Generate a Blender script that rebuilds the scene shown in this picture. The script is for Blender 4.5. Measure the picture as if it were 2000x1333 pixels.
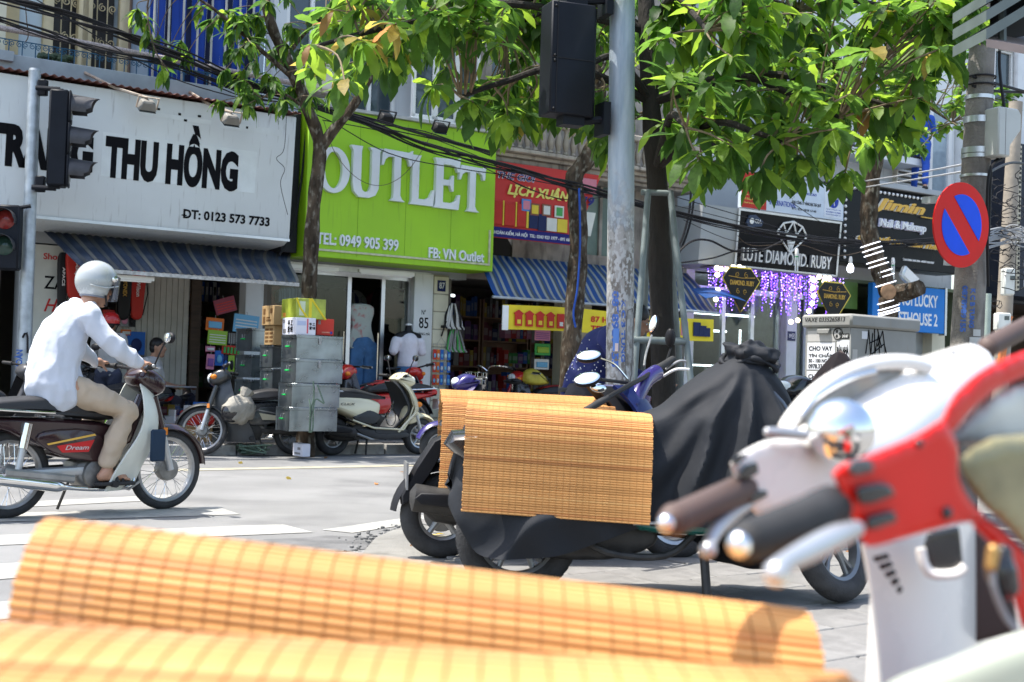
import bpy, bmesh, math, random
from mathutils import Vector, Matrix
for o in list(bpy.data.objects): bpy.data.objects.remove(o)
SC = bpy.context.scene
COL = SC.collection
V = Vector
PI = math.pi
rnd = random.Random(11)

# ---------------------------------------------------------------- camera, sky, sun, exposure
FPX = 2600.0; ROLL = .03; PITCH = math.atan(74/FPX); EYE = V((0, 0, 1.0))
fw = V((0, math.cos(PITCH), math.sin(PITCH))); _r0 = V((1, 0, 0)); _u0 = V((0, -math.sin(PITCH), math.cos(PITCH)))
rt = _r0*math.cos(ROLL)+_u0*math.sin(ROLL); upv = _u0*math.cos(ROLL)-_r0*math.sin(ROLL)
cam = bpy.data.objects.new('camera', bpy.data.cameras.new('camera')); COL.objects.link(cam)
cam.matrix_world = Matrix.Translation(EYE) @ Matrix((rt, upv, -fw)).transposed().to_4x4()
cam.data.sensor_width = 36; cam.data.lens = 36*FPX/2000; cam.data.clip_end = 2000; cam.data.clip_start = .05
cam.data.dof.use_dof = True; cam.data.dof.focus_distance = 9.5; cam.data.dof.aperture_fstop = 4.8
SC.camera = cam
SUN = V((-.37, -.03, .93)).normalized()
w = bpy.data.worlds.new('World'); SC.world = w; w.use_nodes = True
nt = w.node_tree; sky = nt.nodes.new('ShaderNodeTexSky'); sky.sky_type = 'NISHITA'; sky.sun_disc = False
sky.sun_elevation = math.asin(SUN.z); sky.sun_rotation = math.atan2(SUN.x, SUN.y); sky.dust_density = 2.5; sky.air_density = 1.2
bg = nt.nodes['Background']; bg.inputs['Strength'].default_value = .15
nt.links.new(sky.outputs[0], bg.inputs['Color'])
sl = bpy.data.lights.new('sun', 'SUN'); sl.energy = 3.5; sl.angle = math.radians(.55); sl.color = (1, .955, .88)
so = bpy.data.objects.new('sun', sl); COL.objects.link(so); so.rotation_euler = (-SUN).to_track_quat('-Z', 'Y').to_euler()
SC.view_settings.view_transform = 'Standard'; SC.view_settings.look = 'None'
SC.view_settings.exposure = 1.3; SC.view_settings.gamma = 1
SC.render.engine = 'CYCLES'; SC.cycles.use_denoising = True
SC.cycles.max_bounces = 8; SC.cycles.transparent_max_bounces = 12; SC.cycles.caustics_reflective = False; SC.cycles.caustics_refractive = False

# ---------------------------------------------------------------- places: photograph position + distance -> world
def ray(x, y): return fw+rt*((x-1000)/FPX)-upv*((y-666.5)/FPX)
def U(x, y, d): r = ray(x, y); return EYE+r*(d/r.y)
def G(x, y, z=0.): r = ray(x, y); return EYE+r*((z-EYE.z)/r.z)
TH = math.atan2(2600, 3700)
EX = V((math.cos(TH), math.sin(TH), 0)); NX = V((math.sin(TH), -math.cos(TH), 0))
OF = V((-4.74605, 17.09947, 0))
FAC = Matrix.Translation(OF) @ Matrix.Rotation(TH, 4, 'Z')      # street-front frame: x along, y into the house, z up
WORLD = Matrix.Identity(4)
def L(x, y, o=0.):
    """street-front coordinates (along, up) of a sight line on the plane o metres in front of the shop line"""
    r = ray(x, y); t = (OF+NX*o-EYE).dot(NX)/r.dot(NX); p = EYE+r*t
    return (p-OF).dot(EX), p.z
def W(a, o, z): return OF+EX*a+NX*o+V((0, 0, z))
def FR(loc, yaw=0, lean=0, pitch=0):
    return Matrix.Translation(loc) @ Matrix.Rotation(yaw, 4, 'Z') @ Matrix.Rotation(pitch, 4, 'Y') @ Matrix.Rotation(lean, 4, 'X')

# ---------------------------------------------------------------- materials
MATS = {}
def mat(name, col, rough=.55, metal=0., var=.12, scale=6., bump=0., bscale=None, coat=0., emit=0., dirt_or_reflection=None, stretch=None, trans=0., ior=1.45, spec=.5, alpha=1., tl=0., det=5., sheen=0.):
    if name in MATS: return MATS[name]
    m = bpy.data.materials.new(name); m.use_nodes = True; t = m.node_tree; N = t.nodes; K = t.links
    b = N['Principled BSDF']
    b.inputs['Roughness'].default_value = rough; b.inputs['Metallic'].default_value = metal
    b.inputs['Coat Weight'].default_value = coat; b.inputs['Coat Roughness'].default_value = .06
    b.inputs['Transmission Weight'].default_value = trans; b.inputs['IOR'].default_value = ior
    b.inputs['Specular IOR Level'].default_value = spec; b.inputs['Alpha'].default_value = alpha
    if sheen: b.inputs['Sheen Weight'].default_value = sheen
    c = (*col[:3], 1); out = None
    tc = N.new('ShaderNodeTexCoord'); mp = N.new('ShaderNodeMapping'); K.new(tc.outputs['Object'], mp.inputs[0])
    if stretch: mp.inputs['Scale'].default_value = stretch
    if var:
        n = N.new('ShaderNodeTexNoise'); n.inputs['Scale'].default_value = scale; n.inputs['Detail'].default_value = det; K.new(mp.outputs[0], n.inputs['Vector'])
        rp = N.new('ShaderNodeValToRGB'); rp.color_ramp.elements[0].position = .32; rp.color_ramp.elements[1].position = .68
        rp.color_ramp.elements[0].color = (*[max(0, x*(1-var)) for x in col[:3]], 1); rp.color_ramp.elements[1].color = (*[min(1, x*(1+var)) for x in col[:3]], 1)
        K.new(n.outputs['Fac'], rp.inputs[0]); out = rp.outputs[0]
        rr = N.new('ShaderNodeMapRange'); rr.inputs['To Min'].default_value = max(.02, rough-.1); rr.inputs['To Max'].default_value = min(1, rough+.12)
        K.new(n.outputs['Fac'], rr.inputs[0]); K.new(rr.outputs[0], b.inputs['Roughness'])
    if dirt_or_reflection:   # (colour, threshold, scale, stretch)
        n2 = N.new('ShaderNodeTexNoise'); n2.inputs['Scale'].default_value = dirt_or_reflection[2]; n2.inputs['Detail'].default_value = 8
        mp2 = N.new('ShaderNodeMapping'); K.new(tc.outputs['Object'], mp2.inputs[0])
        if len(dirt_or_reflection) > 3: mp2.inputs['Scale'].default_value = dirt_or_reflection[3]
        K.new(mp2.outputs[0], n2.inputs['Vector'])
        r2 = N.new('ShaderNodeValToRGB'); r2.color_ramp.elements[0].position = dirt_or_reflection[1]; r2.color_ramp.elements[1].position = min(1, dirt_or_reflection[1]+.22)
        r2.color_ramp.elements[0].color = (0, 0, 0, 1); r2.color_ramp.elements[1].color = (.85, .85, .85, 1)
        K.new(n2.outputs['Fac'], r2.inputs[0])
        mx = N.new('ShaderNodeMix'); mx.data_type = 'RGBA'; K.new(r2.outputs[0], mx.inputs['Factor'])
        if out: K.new(out, mx.inputs['A'])
        else: mx.inputs['A'].default_value = c
        mx.inputs['B'].default_value = (*dirt_or_reflection[0], 1); out = mx.outputs['Result']
    if out: K.new(out, b.inputs['Base Color'])
    else: b.inputs['Base Color'].default_value = c
    if bump:
        n3 = N.new('ShaderNodeTexNoise'); n3.inputs['Scale'].default_value = bscale or scale*4; n3.inputs['Detail'].default_value = 6; K.new(mp.outputs[0], n3.inputs['Vector'])
        bp = N.new('ShaderNodeBump'); bp.inputs['Strength'].default_value = bump; bp.inputs['Distance'].default_value = .02
        K.new(n3.outputs['Fac'], bp.inputs['Height']); K.new(bp.outputs[0], b.inputs['Normal'])
    if emit:
        m.cycles.emission_sampling = 'NONE'
        b.inputs['Emission Color'].default_value = c; b.inputs['Emission Strength'].default_value = emit
    if tl:
        ts = N.new('ShaderNodeBsdfTranslucent'); ms = N.new('ShaderNodeMixShader'); ms.inputs[0].default_value = tl
        hs = N.new('ShaderNodeHueSaturation'); hs.inputs['Value'].default_value = 1.9; hs.inputs['Hue'].default_value = .485
        if out: K.new(out, hs.inputs['Color'])
        else: hs.inputs['Color'].default_value = c
        K.new(hs.outputs[0], ts.inputs['Color']); K.new(b.outputs[0], ms.inputs[1]); K.new(ts.outputs[0], ms.inputs[2])
        K.new(ms.outputs[0], N['Material Output'].inputs['Surface'])
    MATS[name] = m; return m
def flat(name, col, rough=.5, **k): return mat(name, col, rough, var=k.pop('var', .06), spec=k.pop('spec', .22), **k)

# ---------------------------------------------------------------- mesh collector
def smooth_poly(p, k=3, closed=True):
    n = len(p); out = []
    rng = range(n) if closed else range(n-1)
    for i in rng:
        g = (lambda j: V(p[j % n])) if closed else (lambda j: V(p[max(0, min(n-1, j))]))
        a, b, c, d = g(i-1), g(i), g(i+1), g(i+2)
        for q in range(k):
            t = q/k
            out.append(.5*((2*b)+(c-a)*t+(2*a-5*b+4*c-d)*t*t+(3*b-a-3*c+d)*t*t*t))
    if not closed: out.append(V(p[-1]))
    return out
def catmull(p, k=6): return smooth_poly([V(q) for q in p], k, False)
OFFS = {}
class MB:
    def __init__(s): s.v = []; s.f = []; s.mi = []; s.m = 0; s.X = None
    def add(s, vs, fs):
        b = len(s.v); s.v += [V(q) if s.X is None else s.X @ V(q) for q in vs]
        for f in fs: s.f.append([b+i for i in f]); s.mi.append(s.m)
        return s
    def box(s, x0, x1, y0, y1, z0, z1):
        return s.add([(x, y, z) for z in (z0, z1) for y in (y0, y1) for x in (x0, x1)], [(0, 2, 3, 1), (4, 5, 7, 6), (0, 1, 5, 4), (2, 6, 7, 3), (0, 4, 6, 2), (1, 3, 7, 5)])
    def cbox(s, c, sz, M=None):
        h = [q/2 for q in sz]; b = len(s.v); s.box(-h[0], h[0], -h[1], h[1], -h[2], h[2])
        for i in range(b, len(s.v)):
            p = V(s.v[i]) if s.X is None else s.X.inverted() @ s.v[i]
            p = (M @ p if M is not None else p)+V(c); s.v[i] = p if s.X is None else s.X @ p
        return s
    def quad(s, a, b, c, d): return s.add([a, b, c, d], [(0, 1, 2, 3)])
    def tube(s, pts, r, n=8, caps=True, closed=False, sy=1.):
        P = [V(p) for p in pts]; m = len(P); R = r if isinstance(r, (list, tuple)) else [r]*m
        vs = []; nrm = None
        for i, p in enumerate(P):
            a = P[(i-1) % m] if (closed or i) else p; c = P[(i+1) % m] if (closed or i < m-1) else p
            t = (c-a); t = t.normalized() if t.length > 1e-9 else V((0, 0, 1))
            if nrm is None:
                q = V((0, 0, 1)) if abs(t.z) < .95 else V((0, 1, 0)); nrm = (q-t*q.dot(t)).normalized()
            else:
                nrm = nrm-t*nrm.dot(t); nrm = nrm.normalized() if nrm.length > 1e-6 else t.orthogonal().normalized()
            bi = t.cross(nrm)
            for k in range(n):
                an = 2*PI*k/n; vs.append(p+nrm*(R[i]*math.cos(an)*sy)+bi*(R[i]*math.sin(an)))
        fs = []
        for i in range(m if closed else m-1):
            j = (i+1) % m
            for k in range(n): fs.append((i*n+k, i*n+(k+1) % n, j*n+(k+1) % n, j*n+k))
        if caps and not closed: fs += [tuple(range(n-1, -1, -1)), tuple((m-1)*n+k for k in range(n))]
        return s.add(vs, fs)
    def rod(s, a, b, r, n=8): return s.tube([a, b], r, n)
    def lathe(s, prof, n=24, c=(0, 0, 0), axis='z', caps=True):
        vs = []; A = {'z': lambda r, z, a: (r*math.cos(a), r*math.sin(a), z), 'y': lambda r, z, a: (r*math.sin(a), z, r*math.cos(a)), 'x': lambda r, z, a: (z, r*math.cos(a), r*math.sin(a))}[axis]
        for r, z in prof:
            for k in range(n): vs.append(V(A(max(r, 1e-5), z, 2*PI*k/n))+V(c))
        fs = [(i*n+k, i*n+(k+1) % n, (i+1)*n+(k+1) % n, (i+1)*n+k) for i in range(len(prof)-1) for k in range(n)]
        if caps: fs += [tuple(range(n-1, -1, -1)), tuple((len(prof)-1)*n+k for k in range(n))]
        return s.add(vs, fs)
    def ring(s, R, r, n=32, m=10, c=(0, 0, 0), axis='y', sq=1.):
        vs = []; fs = []
        for i in range(n):
            a = 2*PI*i/n
            for j in range(m):
                b = 2*PI*j/m; rr = R+r*math.cos(b)*sq; h = r*math.sin(b)
                p = (rr*math.cos(a), h, rr*math.sin(a)) if axis == 'y' else (rr*math.cos(a), rr*math.sin(a), h) if axis == 'z' else (h, rr*math.cos(a), rr*math.sin(a))
                vs.append(V(p)+V(c))
        for i in range(n):
            for j in range(m): fs.append((i*m+j, i*m+(j+1) % m, ((i+1) % n)*m+(j+1) % m, ((i+1) % n)*m+j))
        return s.add(vs, fs)
    def prism(s, poly, y0, y1, plane='xz'):
        def to(p, d): return (p[0], d, p[1]) if plane == 'xz' else (p[0], p[1], d) if plane == 'xy' else (d, p[0], p[1])
        n = len(poly); vs = [to(p, y0) for p in poly]+[to(p, y1) for p in poly]
        return s.add(vs, [tuple(range(n)), tuple(range(2*n-1, n-1, -1))]+[(i, i+n, (i+1) % n+n, (i+1) % n) for i in range(n)])
    def puff(s, poly, w, ins=.02, k=3, y=0., lay=4, plane='xz', e=1., taper=None):
        """side outline extruded across, edges rounded; taper(u,v) narrows the half width"""
        p = smooth_poly([V((*q, 0)) for q in poly], k) if k > 1 else [V((*q, 0)) for q in poly]
        n = len(p); ar = sum(p[i].x*p[(i+1) % n].y-p[(i+1) % n].x*p[i].y for i in range(n)); sg = 1 if ar > 0 else -1
        nm = []
        for i in range(n):
            t = (p[(i+1) % n]-p[i-1]); t = t.normalized() if t.length > 1e-9 else V((1, 0, 0)); nm.append(V((-t.y, t.x, 0))*sg)
        vs = []
        L2 = 2*lay
        for j in range(L2+1):
            a = -PI/2+PI*j/L2; yy = math.sin(a); off = ins*(1-math.cos(a)**e)
            for i in range(n):
                q = p[i]+nm[i]*off; ww = w*(taper(q.x, q.y) if taper else 1.)
                yv = y+yy*ww
                vs.append((q.x, yv, q.y) if plane == 'xz' else (q.x, q.y, yv) if plane == 'xy' else (yv, q.x, q.y))
        fs = [(j*n+i, j*n+(i+1) % n, (j+1)*n+(i+1) % n, (j+1)*n+i) for j in range(L2) for i in range(n)]
        fs += [tuple(range(n-1, -1, -1)), tuple(L2*n+i for i in range(n))]
        return s.add(vs, fs)
    def grid(s, fn, nu, nv, flip=False):
        vs = [fn(i/nu, j/nv) for j in range(nv+1) for i in range(nu+1)]; q = nu+1
        fs = [(j*q+i, j*q+i+1, (j+1)*q+i+1, (j+1)*q+i) for j in range(nv) for i in range(nu)]
        if flip: fs = [f[::-1] for f in fs]
        return s.add(vs, fs)
    def sheet(s, fn, nu, nv, th, nrm=None):
        """a thin closed sheet: fn grid and its copy th metres behind"""
        P = [[V(fn(i/nu, j/nv)) for i in range(nu+1)] for j in range(nv+1)]; vs = []; bk = []
        for j in range(nv+1):
            for i in range(nu+1):
                a = P[j][min(nu, i+1)]-P[j][max(0, i-1)]; b = P[min(nv, j+1)][i]-P[max(0, j-1)][i]; c = a.cross(b); c = c.normalized() if c.length > 1e-12 else V((0, 0, 1))
                vs.append(P[j][i]); bk.append(P[j][i]-c*th)
        q = nu+1; n = len(vs); fs = []
        for j in range(nv):
            for i in range(nu):
                f = (j*q+i, j*q+i+1, (j+1)*q+i+1, (j+1)*q+i); fs += [f, tuple(n+k for k in f[::-1])]
        ed = [i for i in range(q)]+[j*q+nu for j in range(1, nv+1)]+[nv*q+i for i in range(nu-1, -1, -1)]+[j*q for j in range(nv-1, 0, -1)]
        for a, b in zip(ed, ed[1:]+ed[:1]): fs.append((b, a, n+a, n+b))
        return s.add(vs+bk, fs)
    def ball(s, c, r, nu=16, nv=10, M=None):
        r = (r, r, r) if isinstance(r, (int, float)) else r; vs = []
        for j in range(nv+1):
            a = -PI/2+PI*j/nv
            for i in range(nu):
                b = 2*PI*i/nu; p = V((r[0]*math.cos(a)*math.cos(b), r[1]*math.cos(a)*math.sin(b), r[2]*math.sin(a)))
                vs.append((M @ p if M is not None else p)+V(c))
        return s.add(vs, [(j*nu+i, j*nu+(i+1) % nu, (j+1)*nu+(i+1) % nu, (j+1)*nu+i) for j in range(nv) for i in range(nu)])
    def mesh(s, name, mats, smooth=38., bevel=0., off=None, seg=1):
        me = bpy.data.meshes.new(name); vs = s.v if off is None else [q-V(off) for q in s.v]
        me.from_pydata([tuple(q) for q in vs], [], s.f); me.validate()
        for m in (mats if isinstance(mats, (list, tuple)) else [mats]): me.materials.append(m)
        if any(s.mi) and len(me.polygons) == len(s.mi): me.polygons.foreach_set('material_index', s.mi)
        bm = bmesh.new(); bm.from_mesh(me)
        bmesh.ops.remove_doubles(bm, verts=bm.verts, dist=1e-5)
        bmesh.ops.recalc_face_normals(bm, faces=bm.faces)
        if bevel:
            ed = [e for e in bm.edges if len(e.link_faces) == 2 and e.calc_face_angle(0) > .6]
            bmesh.ops.bevel(bm, geom=ed, offset=bevel, segments=seg, profile=.6, affect='EDGES', clamp_overlap=True)
        bm.to_mesh(me); bm.free()
        if smooth: me.shade_smooth(); me.set_sharp_from_angle(angle=math.radians(smooth))
        return me
    def build(s, name, mats, parent=None, **k):
        o = bpy.data.objects.new(name, s.mesh(name, mats, **k)); COL.objects.link(o)
        if parent is not None:
            o.parent = parent
            if parent.name in OFFS: o.location = -OFFS[parent.name]
        return o
def thing(name, label, cat, frame=WORLD, base=(0, 0, 0), group=None):
    o = bpy.data.objects.new(name, None); COL.objects.link(o); o.empty_display_size = .1
    o.matrix_world = frame @ Matrix.Translation(V(base)); OFFS[o.name] = V(base)
    o['label'] = label; o['category'] = cat
    if group: o['group'] = group
    return o
def solo(mb, name, mats, label, cat, frame=WORLD, base=(0, 0, 0), group=None, kind=None, **k):
    o = bpy.data.objects.new(name, mb.mesh(name, mats, off=base, **k)); COL.objects.link(o); o.matrix_world = frame @ Matrix.Translation(V(base))
    if kind: o['kind'] = kind
    if label: o['label'] = label
    if cat: o['category'] = cat
    if group: o['group'] = group
    return o
def place(name, me, parent, loc=(0, 0, 0), M=None):
    o = bpy.data.objects.new(name, me); COL.objects.link(o); o.parent = parent
    off = -OFFS[parent.name] if parent.name in OFFS else V((0, 0, 0))
    o.matrix_basis = Matrix.Translation(off) @ (M if M is not None else Matrix.Translation(V(loc)))
    return o
def copy_tree(o, frame, label=None, group=None):
    c = o.copy(); COL.objects.link(c); c.matrix_world = frame
    if label: c['label'] = label
    if group: c['group'] = group
    def kids(src, dst):
        for ch in [q for q in src.children]:
            k = ch.copy(); COL.objects.link(k); k.parent = dst; k.matrix_basis = ch.matrix_basis.copy(); kids(ch, k)
    kids(o, c); return c
_tc = {}
def text_mesh(s, bold=0., shear=0., space=1., ext=.0, res=3):
    key = (s, bold, shear, space, ext)
    if key in _tc: return _tc[key]
    cu = bpy.data.curves.new('t', 'FONT'); cu.body = s; cu.size = 1; cu.offset = bold; cu.shear = shear; cu.space_character = space
    cu.extrude = ext; cu.resolution_u = res; cu.align_x = 'CENTER'; cu.space_line = .95
    ob = bpy.data.objects.new('t', cu); COL.objects.link(ob); bpy.context.view_layer.update()
    me = bpy.data.meshes.new_from_object(ob.evaluated_get(bpy.context.evaluated_depsgraph_get()))
    bpy.data.objects.remove(ob); vs = [v.co.copy() for v in me.vertices]; fs = [list(p.vertices) for p in me.polygons]
    bpy.data.meshes.remove(me); _tc[key] = (vs, fs); return vs, fs
def text(s, name, m, parent, x0, x1, z0, z1, y, th=.004, bold=0., shear=0., space=1., M=None, keep=False, at=None):
    """lettering fitted to a rectangle in the x-z plane, facing -y, th thick"""
    vs, fs = text_mesh(s, bold, shear, space, .5)
    if not vs: return None
    ax, bx = min(v.x for v in vs), max(v.x for v in vs); ay, by = min(v.y for v in vs), max(v.y for v in vs)
    sx = (x1-x0)/max(1e-6, bx-ax); sz = (z1-z0)/max(1e-6, by-ay)
    if keep: sx = sz = min(sx, sz)
    mb = MB(); mb.X = M
    mb.add([(x0+(v.x-ax)*sx, y-(v.z+.5)*th, z0+(v.y-ay)*sz) for v in vs], fs)
    return mb.build(name, m, parent, smooth=25)
def label_quad(mb, x0, x1, z0, z1, y): return mb.add([(x0, y, z0), (x1, y, z0), (x1, y, z1), (x0, y, z1)], [(0, 1, 2, 3)])
def structure(o): o['kind'] = 'structure'; return o
# ---------------------------------------------------------------- shared materials
ASPH = mat('asphalt', (.19, .19, .187), .88, var=.16, scale=.9, bump=.35, bscale=90, dirt_or_reflection=((.115, .115, .115), .52, 1.1), det=10)
PAINT = mat('road_paint', (.335, .33, .305), .7, var=.15, scale=5, dirt_or_reflection=((.22, .22, .215), .5, 14), bump=.2, bscale=80)
PALEP = mat('faded_line', (.36, .33, .24), .8, var=.2, scale=4, dirt_or_reflection=((.21, .21, .2), .48, 7))
CONC = mat('concrete', (.20, .195, .18), .85, var=.2, scale=3, bump=.4, bscale=40, dirt_or_reflection=((.12, .115, .1), .52, 6))
TILE = mat('paving_stone', (.19, .185, .175), .8, var=.25, scale=3.5, bump=.25, bscale=60, dirt_or_reflection=((.11, .105, .1), .52, 5))
KERB = mat('kerb_stone', (.36, .35, .33), .85, var=.2, scale=3, bump=.4, bscale=40, dirt_or_reflection=((.18, .17, .16), .55, 7))
WHITEW = mat('white_render', (.66, .68, .68), .8, var=.08, scale=2, bump=.1, dirt_or_reflection=((.36, .36, .34), .6, 4, (3, 3, .5)))
BLUEW = mat('pale_blue_render', (.48, .56, .60), .8, var=.08, scale=2, bump=.1, dirt_or_reflection=((.3, .33, .35), .6, 4, (3, 3, .5)))
CREAMW = mat('cream_render', (.60, .56, .42), .8, var=.1, scale=2, bump=.1, dirt_or_reflection=((.34, .31, .24), .6, 4, (3, 3, .5)))
OLDW = mat('weathered_render', (.33, .29, .25), .9, var=.3, scale=3, bump=.4, bscale=30, dirt_or_reflection=((.12, .10, .09), .5, 3, (3, 3, .7)))
GREYW = mat('grey_panel', (.36, .38, .39), .6, var=.08, scale=2)
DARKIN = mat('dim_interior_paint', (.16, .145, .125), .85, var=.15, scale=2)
DARKWOOD = mat('dark_wood', (.07, .045, .03), .6, var=.3, scale=4, stretch=(1, 1, 8))
BLACKP = flat('black_plastic', (.013, .013, .015), .5, spec=.25)
BLACKR = mat('black_rubber', (.025, .025, .026), .75, var=.25, scale=20)
ALU = mat('aluminium', (.62, .63, .64), .38, 1., var=.1, scale=8)
CHROME = mat('chrome', (.8, .8, .8), .1, 1., var=.04, scale=6)
GALV = mat('galvanised_steel', (.40, .44, .47), .5, .6, var=.2, scale=9, dirt_or_reflection=((.3, .31, .31), .6, 12))
RUST = mat('rusty_steel', (.42, .36, .30), .75, .2, var=.3, scale=10, dirt_or_reflection=((.22, .10, .05), .52, 15))
WHITEP = mat('white_paint', (.78, .78, .76), .4, var=.05, scale=3)
CREAMP = mat('cream_paint', (.72, .66, .46), .22, var=.04, scale=3, coat=.6)
def clear_glass(name, tint, refl=.10):
    m = bpy.data.materials.new(name); m.use_nodes = True; t = m.node_tree; N = t.nodes; N.remove(N['Principled BSDF'])
    a = N.new('ShaderNodeBsdfTransparent'); a.inputs[0].default_value = (*tint, 1); g = N.new('ShaderNodeBsdfGlossy'); g.inputs['Roughness'].default_value = .02
    fr = N.new('ShaderNodeFresnel'); fr.inputs[0].default_value = 1.25; ad = N.new('ShaderNodeMath'); ad.operation = 'ADD'; ad.inputs[1].default_value = refl-.08; ad.use_clamp = True
    x = N.new('ShaderNodeMixShader'); t.links.new(fr.outputs[0], ad.inputs[0]); t.links.new(ad.outputs[0], x.inputs[0]); t.links.new(a.outputs[0], x.inputs[1]); t.links.new(g.outputs[0], x.inputs[2])
    t.links.new(x.outputs[0], N['Material Output'].inputs['Surface']); MATS[name] = m; return m
GLASS = clear_glass('window_glass', (.86, .90, .89))
CLEARP = clear_glass('clear_plastic', (.93, .93, .93), .14)
DGLASS = mat('dark_window_glass', (.05, .07, .08), .06, var=0, spec=.8)
NAVYP = flat('navy_paint', (.012, .02, .09), .3, coat=.4)
BLUEP = flat('blue_paint', (.02, .07, .32), .5)
REDP = mat('red_paint', (.62, .03, .02), .28, var=.05, coat=.5)
YELP = flat('yellow_print', (.78, .62, .04), .6)
WHITEL = flat('white_lettering', (.80, .80, .78), .5)
BLACKL = flat('black_lettering', (.006, .006, .008), .6, spec=.1)
GOLD = flat('gold_lettering', (.70, .42, .08), .45)
REDL = flat('red_lettering', (.55, .03, .03), .55)
BLUEL = flat('blue_lettering', (.03, .06, .36), .55)
TUBELIT = mat('fluorescent_glow', (.85, .95, 1.), .4, var=0, emit=2.2)

# ---------------------------------------------------------------- ground
mb = MB(); S = 220
mb.grid(lambda u, v: (-S+2*S*u, -S+2*S*v, 0), 8, 8)
road = structure(solo(mb, 'road', ASPH, None, None, smooth=0)); road['label'] = 'sunlit grey asphalt street between the pavements'
def gpoly(name, pts, m, z, parent):
    P = [G(x, y, z) for x, y in pts]; b = MB(); n = 14
    b.grid(lambda u, v: (P[0].lerp(P[1], u)).lerp(P[3].lerp(P[2], u), v)+V((0, 0, 0)), n, 1)
    return b.build(name, m, parent, smooth=0)
for q in [[(40, 981), (330, 966), (350, 975), (40, 991)], [(-150, 1007), (425, 990), (470, 1005), (-150, 1024)], [(-150, 1051), (552, 1024), (612, 1040), (-150, 1071)],
          [(-150, 1110), (540, 1070), (600, 1089), (-150, 1142)], [(-150, 1190), (560, 1122), (640, 1142), (-150, 1226)]]:
    gpoly('crosswalk_stripe', q, PAINT, .004, road)
gpoly('stop_line', [(629, 1035), (900, 996), (900, 1009), (688, 1041)], PAINT, .004, road)
gpoly('edge_line', [(300, 917), (900, 906), (900, 909), (300, 921)], PALEP, .004, road)
DAMP = mat('dark_asphalt_patch', (.125, .125, .125), .85, var=.25, scale=6, bump=.4, bscale=70)
pc = G(655, 1062); b = MB(); rp_ = [(pc.x+(.62*math.cos(t)+.08*math.sin(3*t)+.05*math.sin(7*t+1))*1.0, pc.y+.30*math.sin(t)+.05*math.sin(5*t)+.42*math.cos(t)*.3) for t in [i*PI/24 for i in range(48)]]; b.add([(x, y, .003) for x, y in rp_], [tuple(range(48))]); b.build('asphalt_patch', DAMP, road, smooth=0)
# far pavement with kerb stones
mb = MB(); mb.box(-10, 30, -1.78, .25, -.2, .12)
pav = structure(solo(mb, 'far_pavement', TILE, None, None, FAC, smooth=0)); pav['label'] = 'shaded far pavement under the shop awnings'
kb = [MB().box(-.49+i*.002, .49, -.09, .09, -.1, .13+.004*i).mesh('kerb_stone', KERB, bevel=.012) for i in range(3)]
for i in range(26): place('kerb_stone', kb[i % 3], pav, M=Matrix.Translation((-6+i*1.0, -1.872+rnd.uniform(-.006, .006), rnd.uniform(-.006, .004))) @ Matrix.Rotation(rnd.uniform(-.008, .008), 4, 'Z'))
ft = MB().box(-.29, .29, -.29, .29, 0, .012).mesh('paving_tile', TILE, bevel=.004)
for i in range(20):
    for j in range(3): place('paving_tile', ft, pav, M=Matrix.Translation((-3.5+i*.6, -1.48+j*.6, .119+rnd.uniform(0, .004))))
# near pavement: flush island of stone tiles with a broken edge
edge = [G(722, 1089), G(735, 1066), G(770, 1052), G(800, 1040), G(850, 1028), G(930, 1012)]
dirE = V((math.cos(.62), math.sin(.62), 0))
pts = [p+V((rnd.uniform(-.02, .02), rnd.uniform(-.02, .02), 0)) for p in edge]+[edge[-1]+dirE*9, edge[-1]+dirE*9+V((9, -8, 0)), V((6, .2, 0)), V((.5, -2.5, 0)), V((-3, -2.0, 0)), G(560, 1330)]
mb = MB(); mb.prism([(p.x, p.y) for p in pts], -.05, .05, 'xy')
npav = structure(solo(mb, 'near_pavement', CONC, None, None, smooth=0)); npav['label'] = 'near pavement with worn grey tiles and a broken edge'
ta = math.radians(38); tM = [MB().box(-.193-.003*i, .193, -.193, .193+.002*i, 0, .02).mesh('paving_tile', [TILE], bevel=.005) for i in range(3)]
cnt = 0
tiles = []
for i in range(-14, 22):
    for j in range(-14, 22):
        c = V((1.2, 4.4, 0))+Matrix.Rotation(ta, 3, 'Z') @ V((i*.395+.2*(j % 2), j*.395, 0))
        px = 1000+FPX*c.x/max(.1, c.y)
        if c.y < 2.0 or c.y > 9 or px < 880 or px > 2150: continue
        tiles.append((c.length, c))
tiles.sort(key=lambda t: t[0])
for d, c in tiles[:290]:
    place('paving_tile', tM[rnd.randrange(3)], npav, M=Matrix.Translation((c.x, c.y, .0445+rnd.uniform(-.003, .004))) @ Matrix.Rotation(ta+rnd.uniform(-.006, .006), 4, 'Z') @ Matrix.Rotation(rnd.uniform(-.008, .008), 4, 'X'))
mb = MB()     # crumbled asphalt along the broken edge
for k in range(150):
    t = rnd.random()*4.99; a = edge[int(t)].lerp(edge[int(t)+1], t % 1)+V((rnd.gauss(-.05, .09), rnd.gauss(.04, .06), .02)); r = rnd.uniform(.004, .017)
    mb.ball(a, (r, r*rnd.uniform(.6, 1), r*.6), 5, 3)
solo(mb, 'crumbled_asphalt', mat('asphalt_crumb', (.14, .14, .135), .9, var=.3), 'crumbled dark asphalt bits along the broken pavement edge', 'rubble', kind='stuff', smooth=0)

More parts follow.
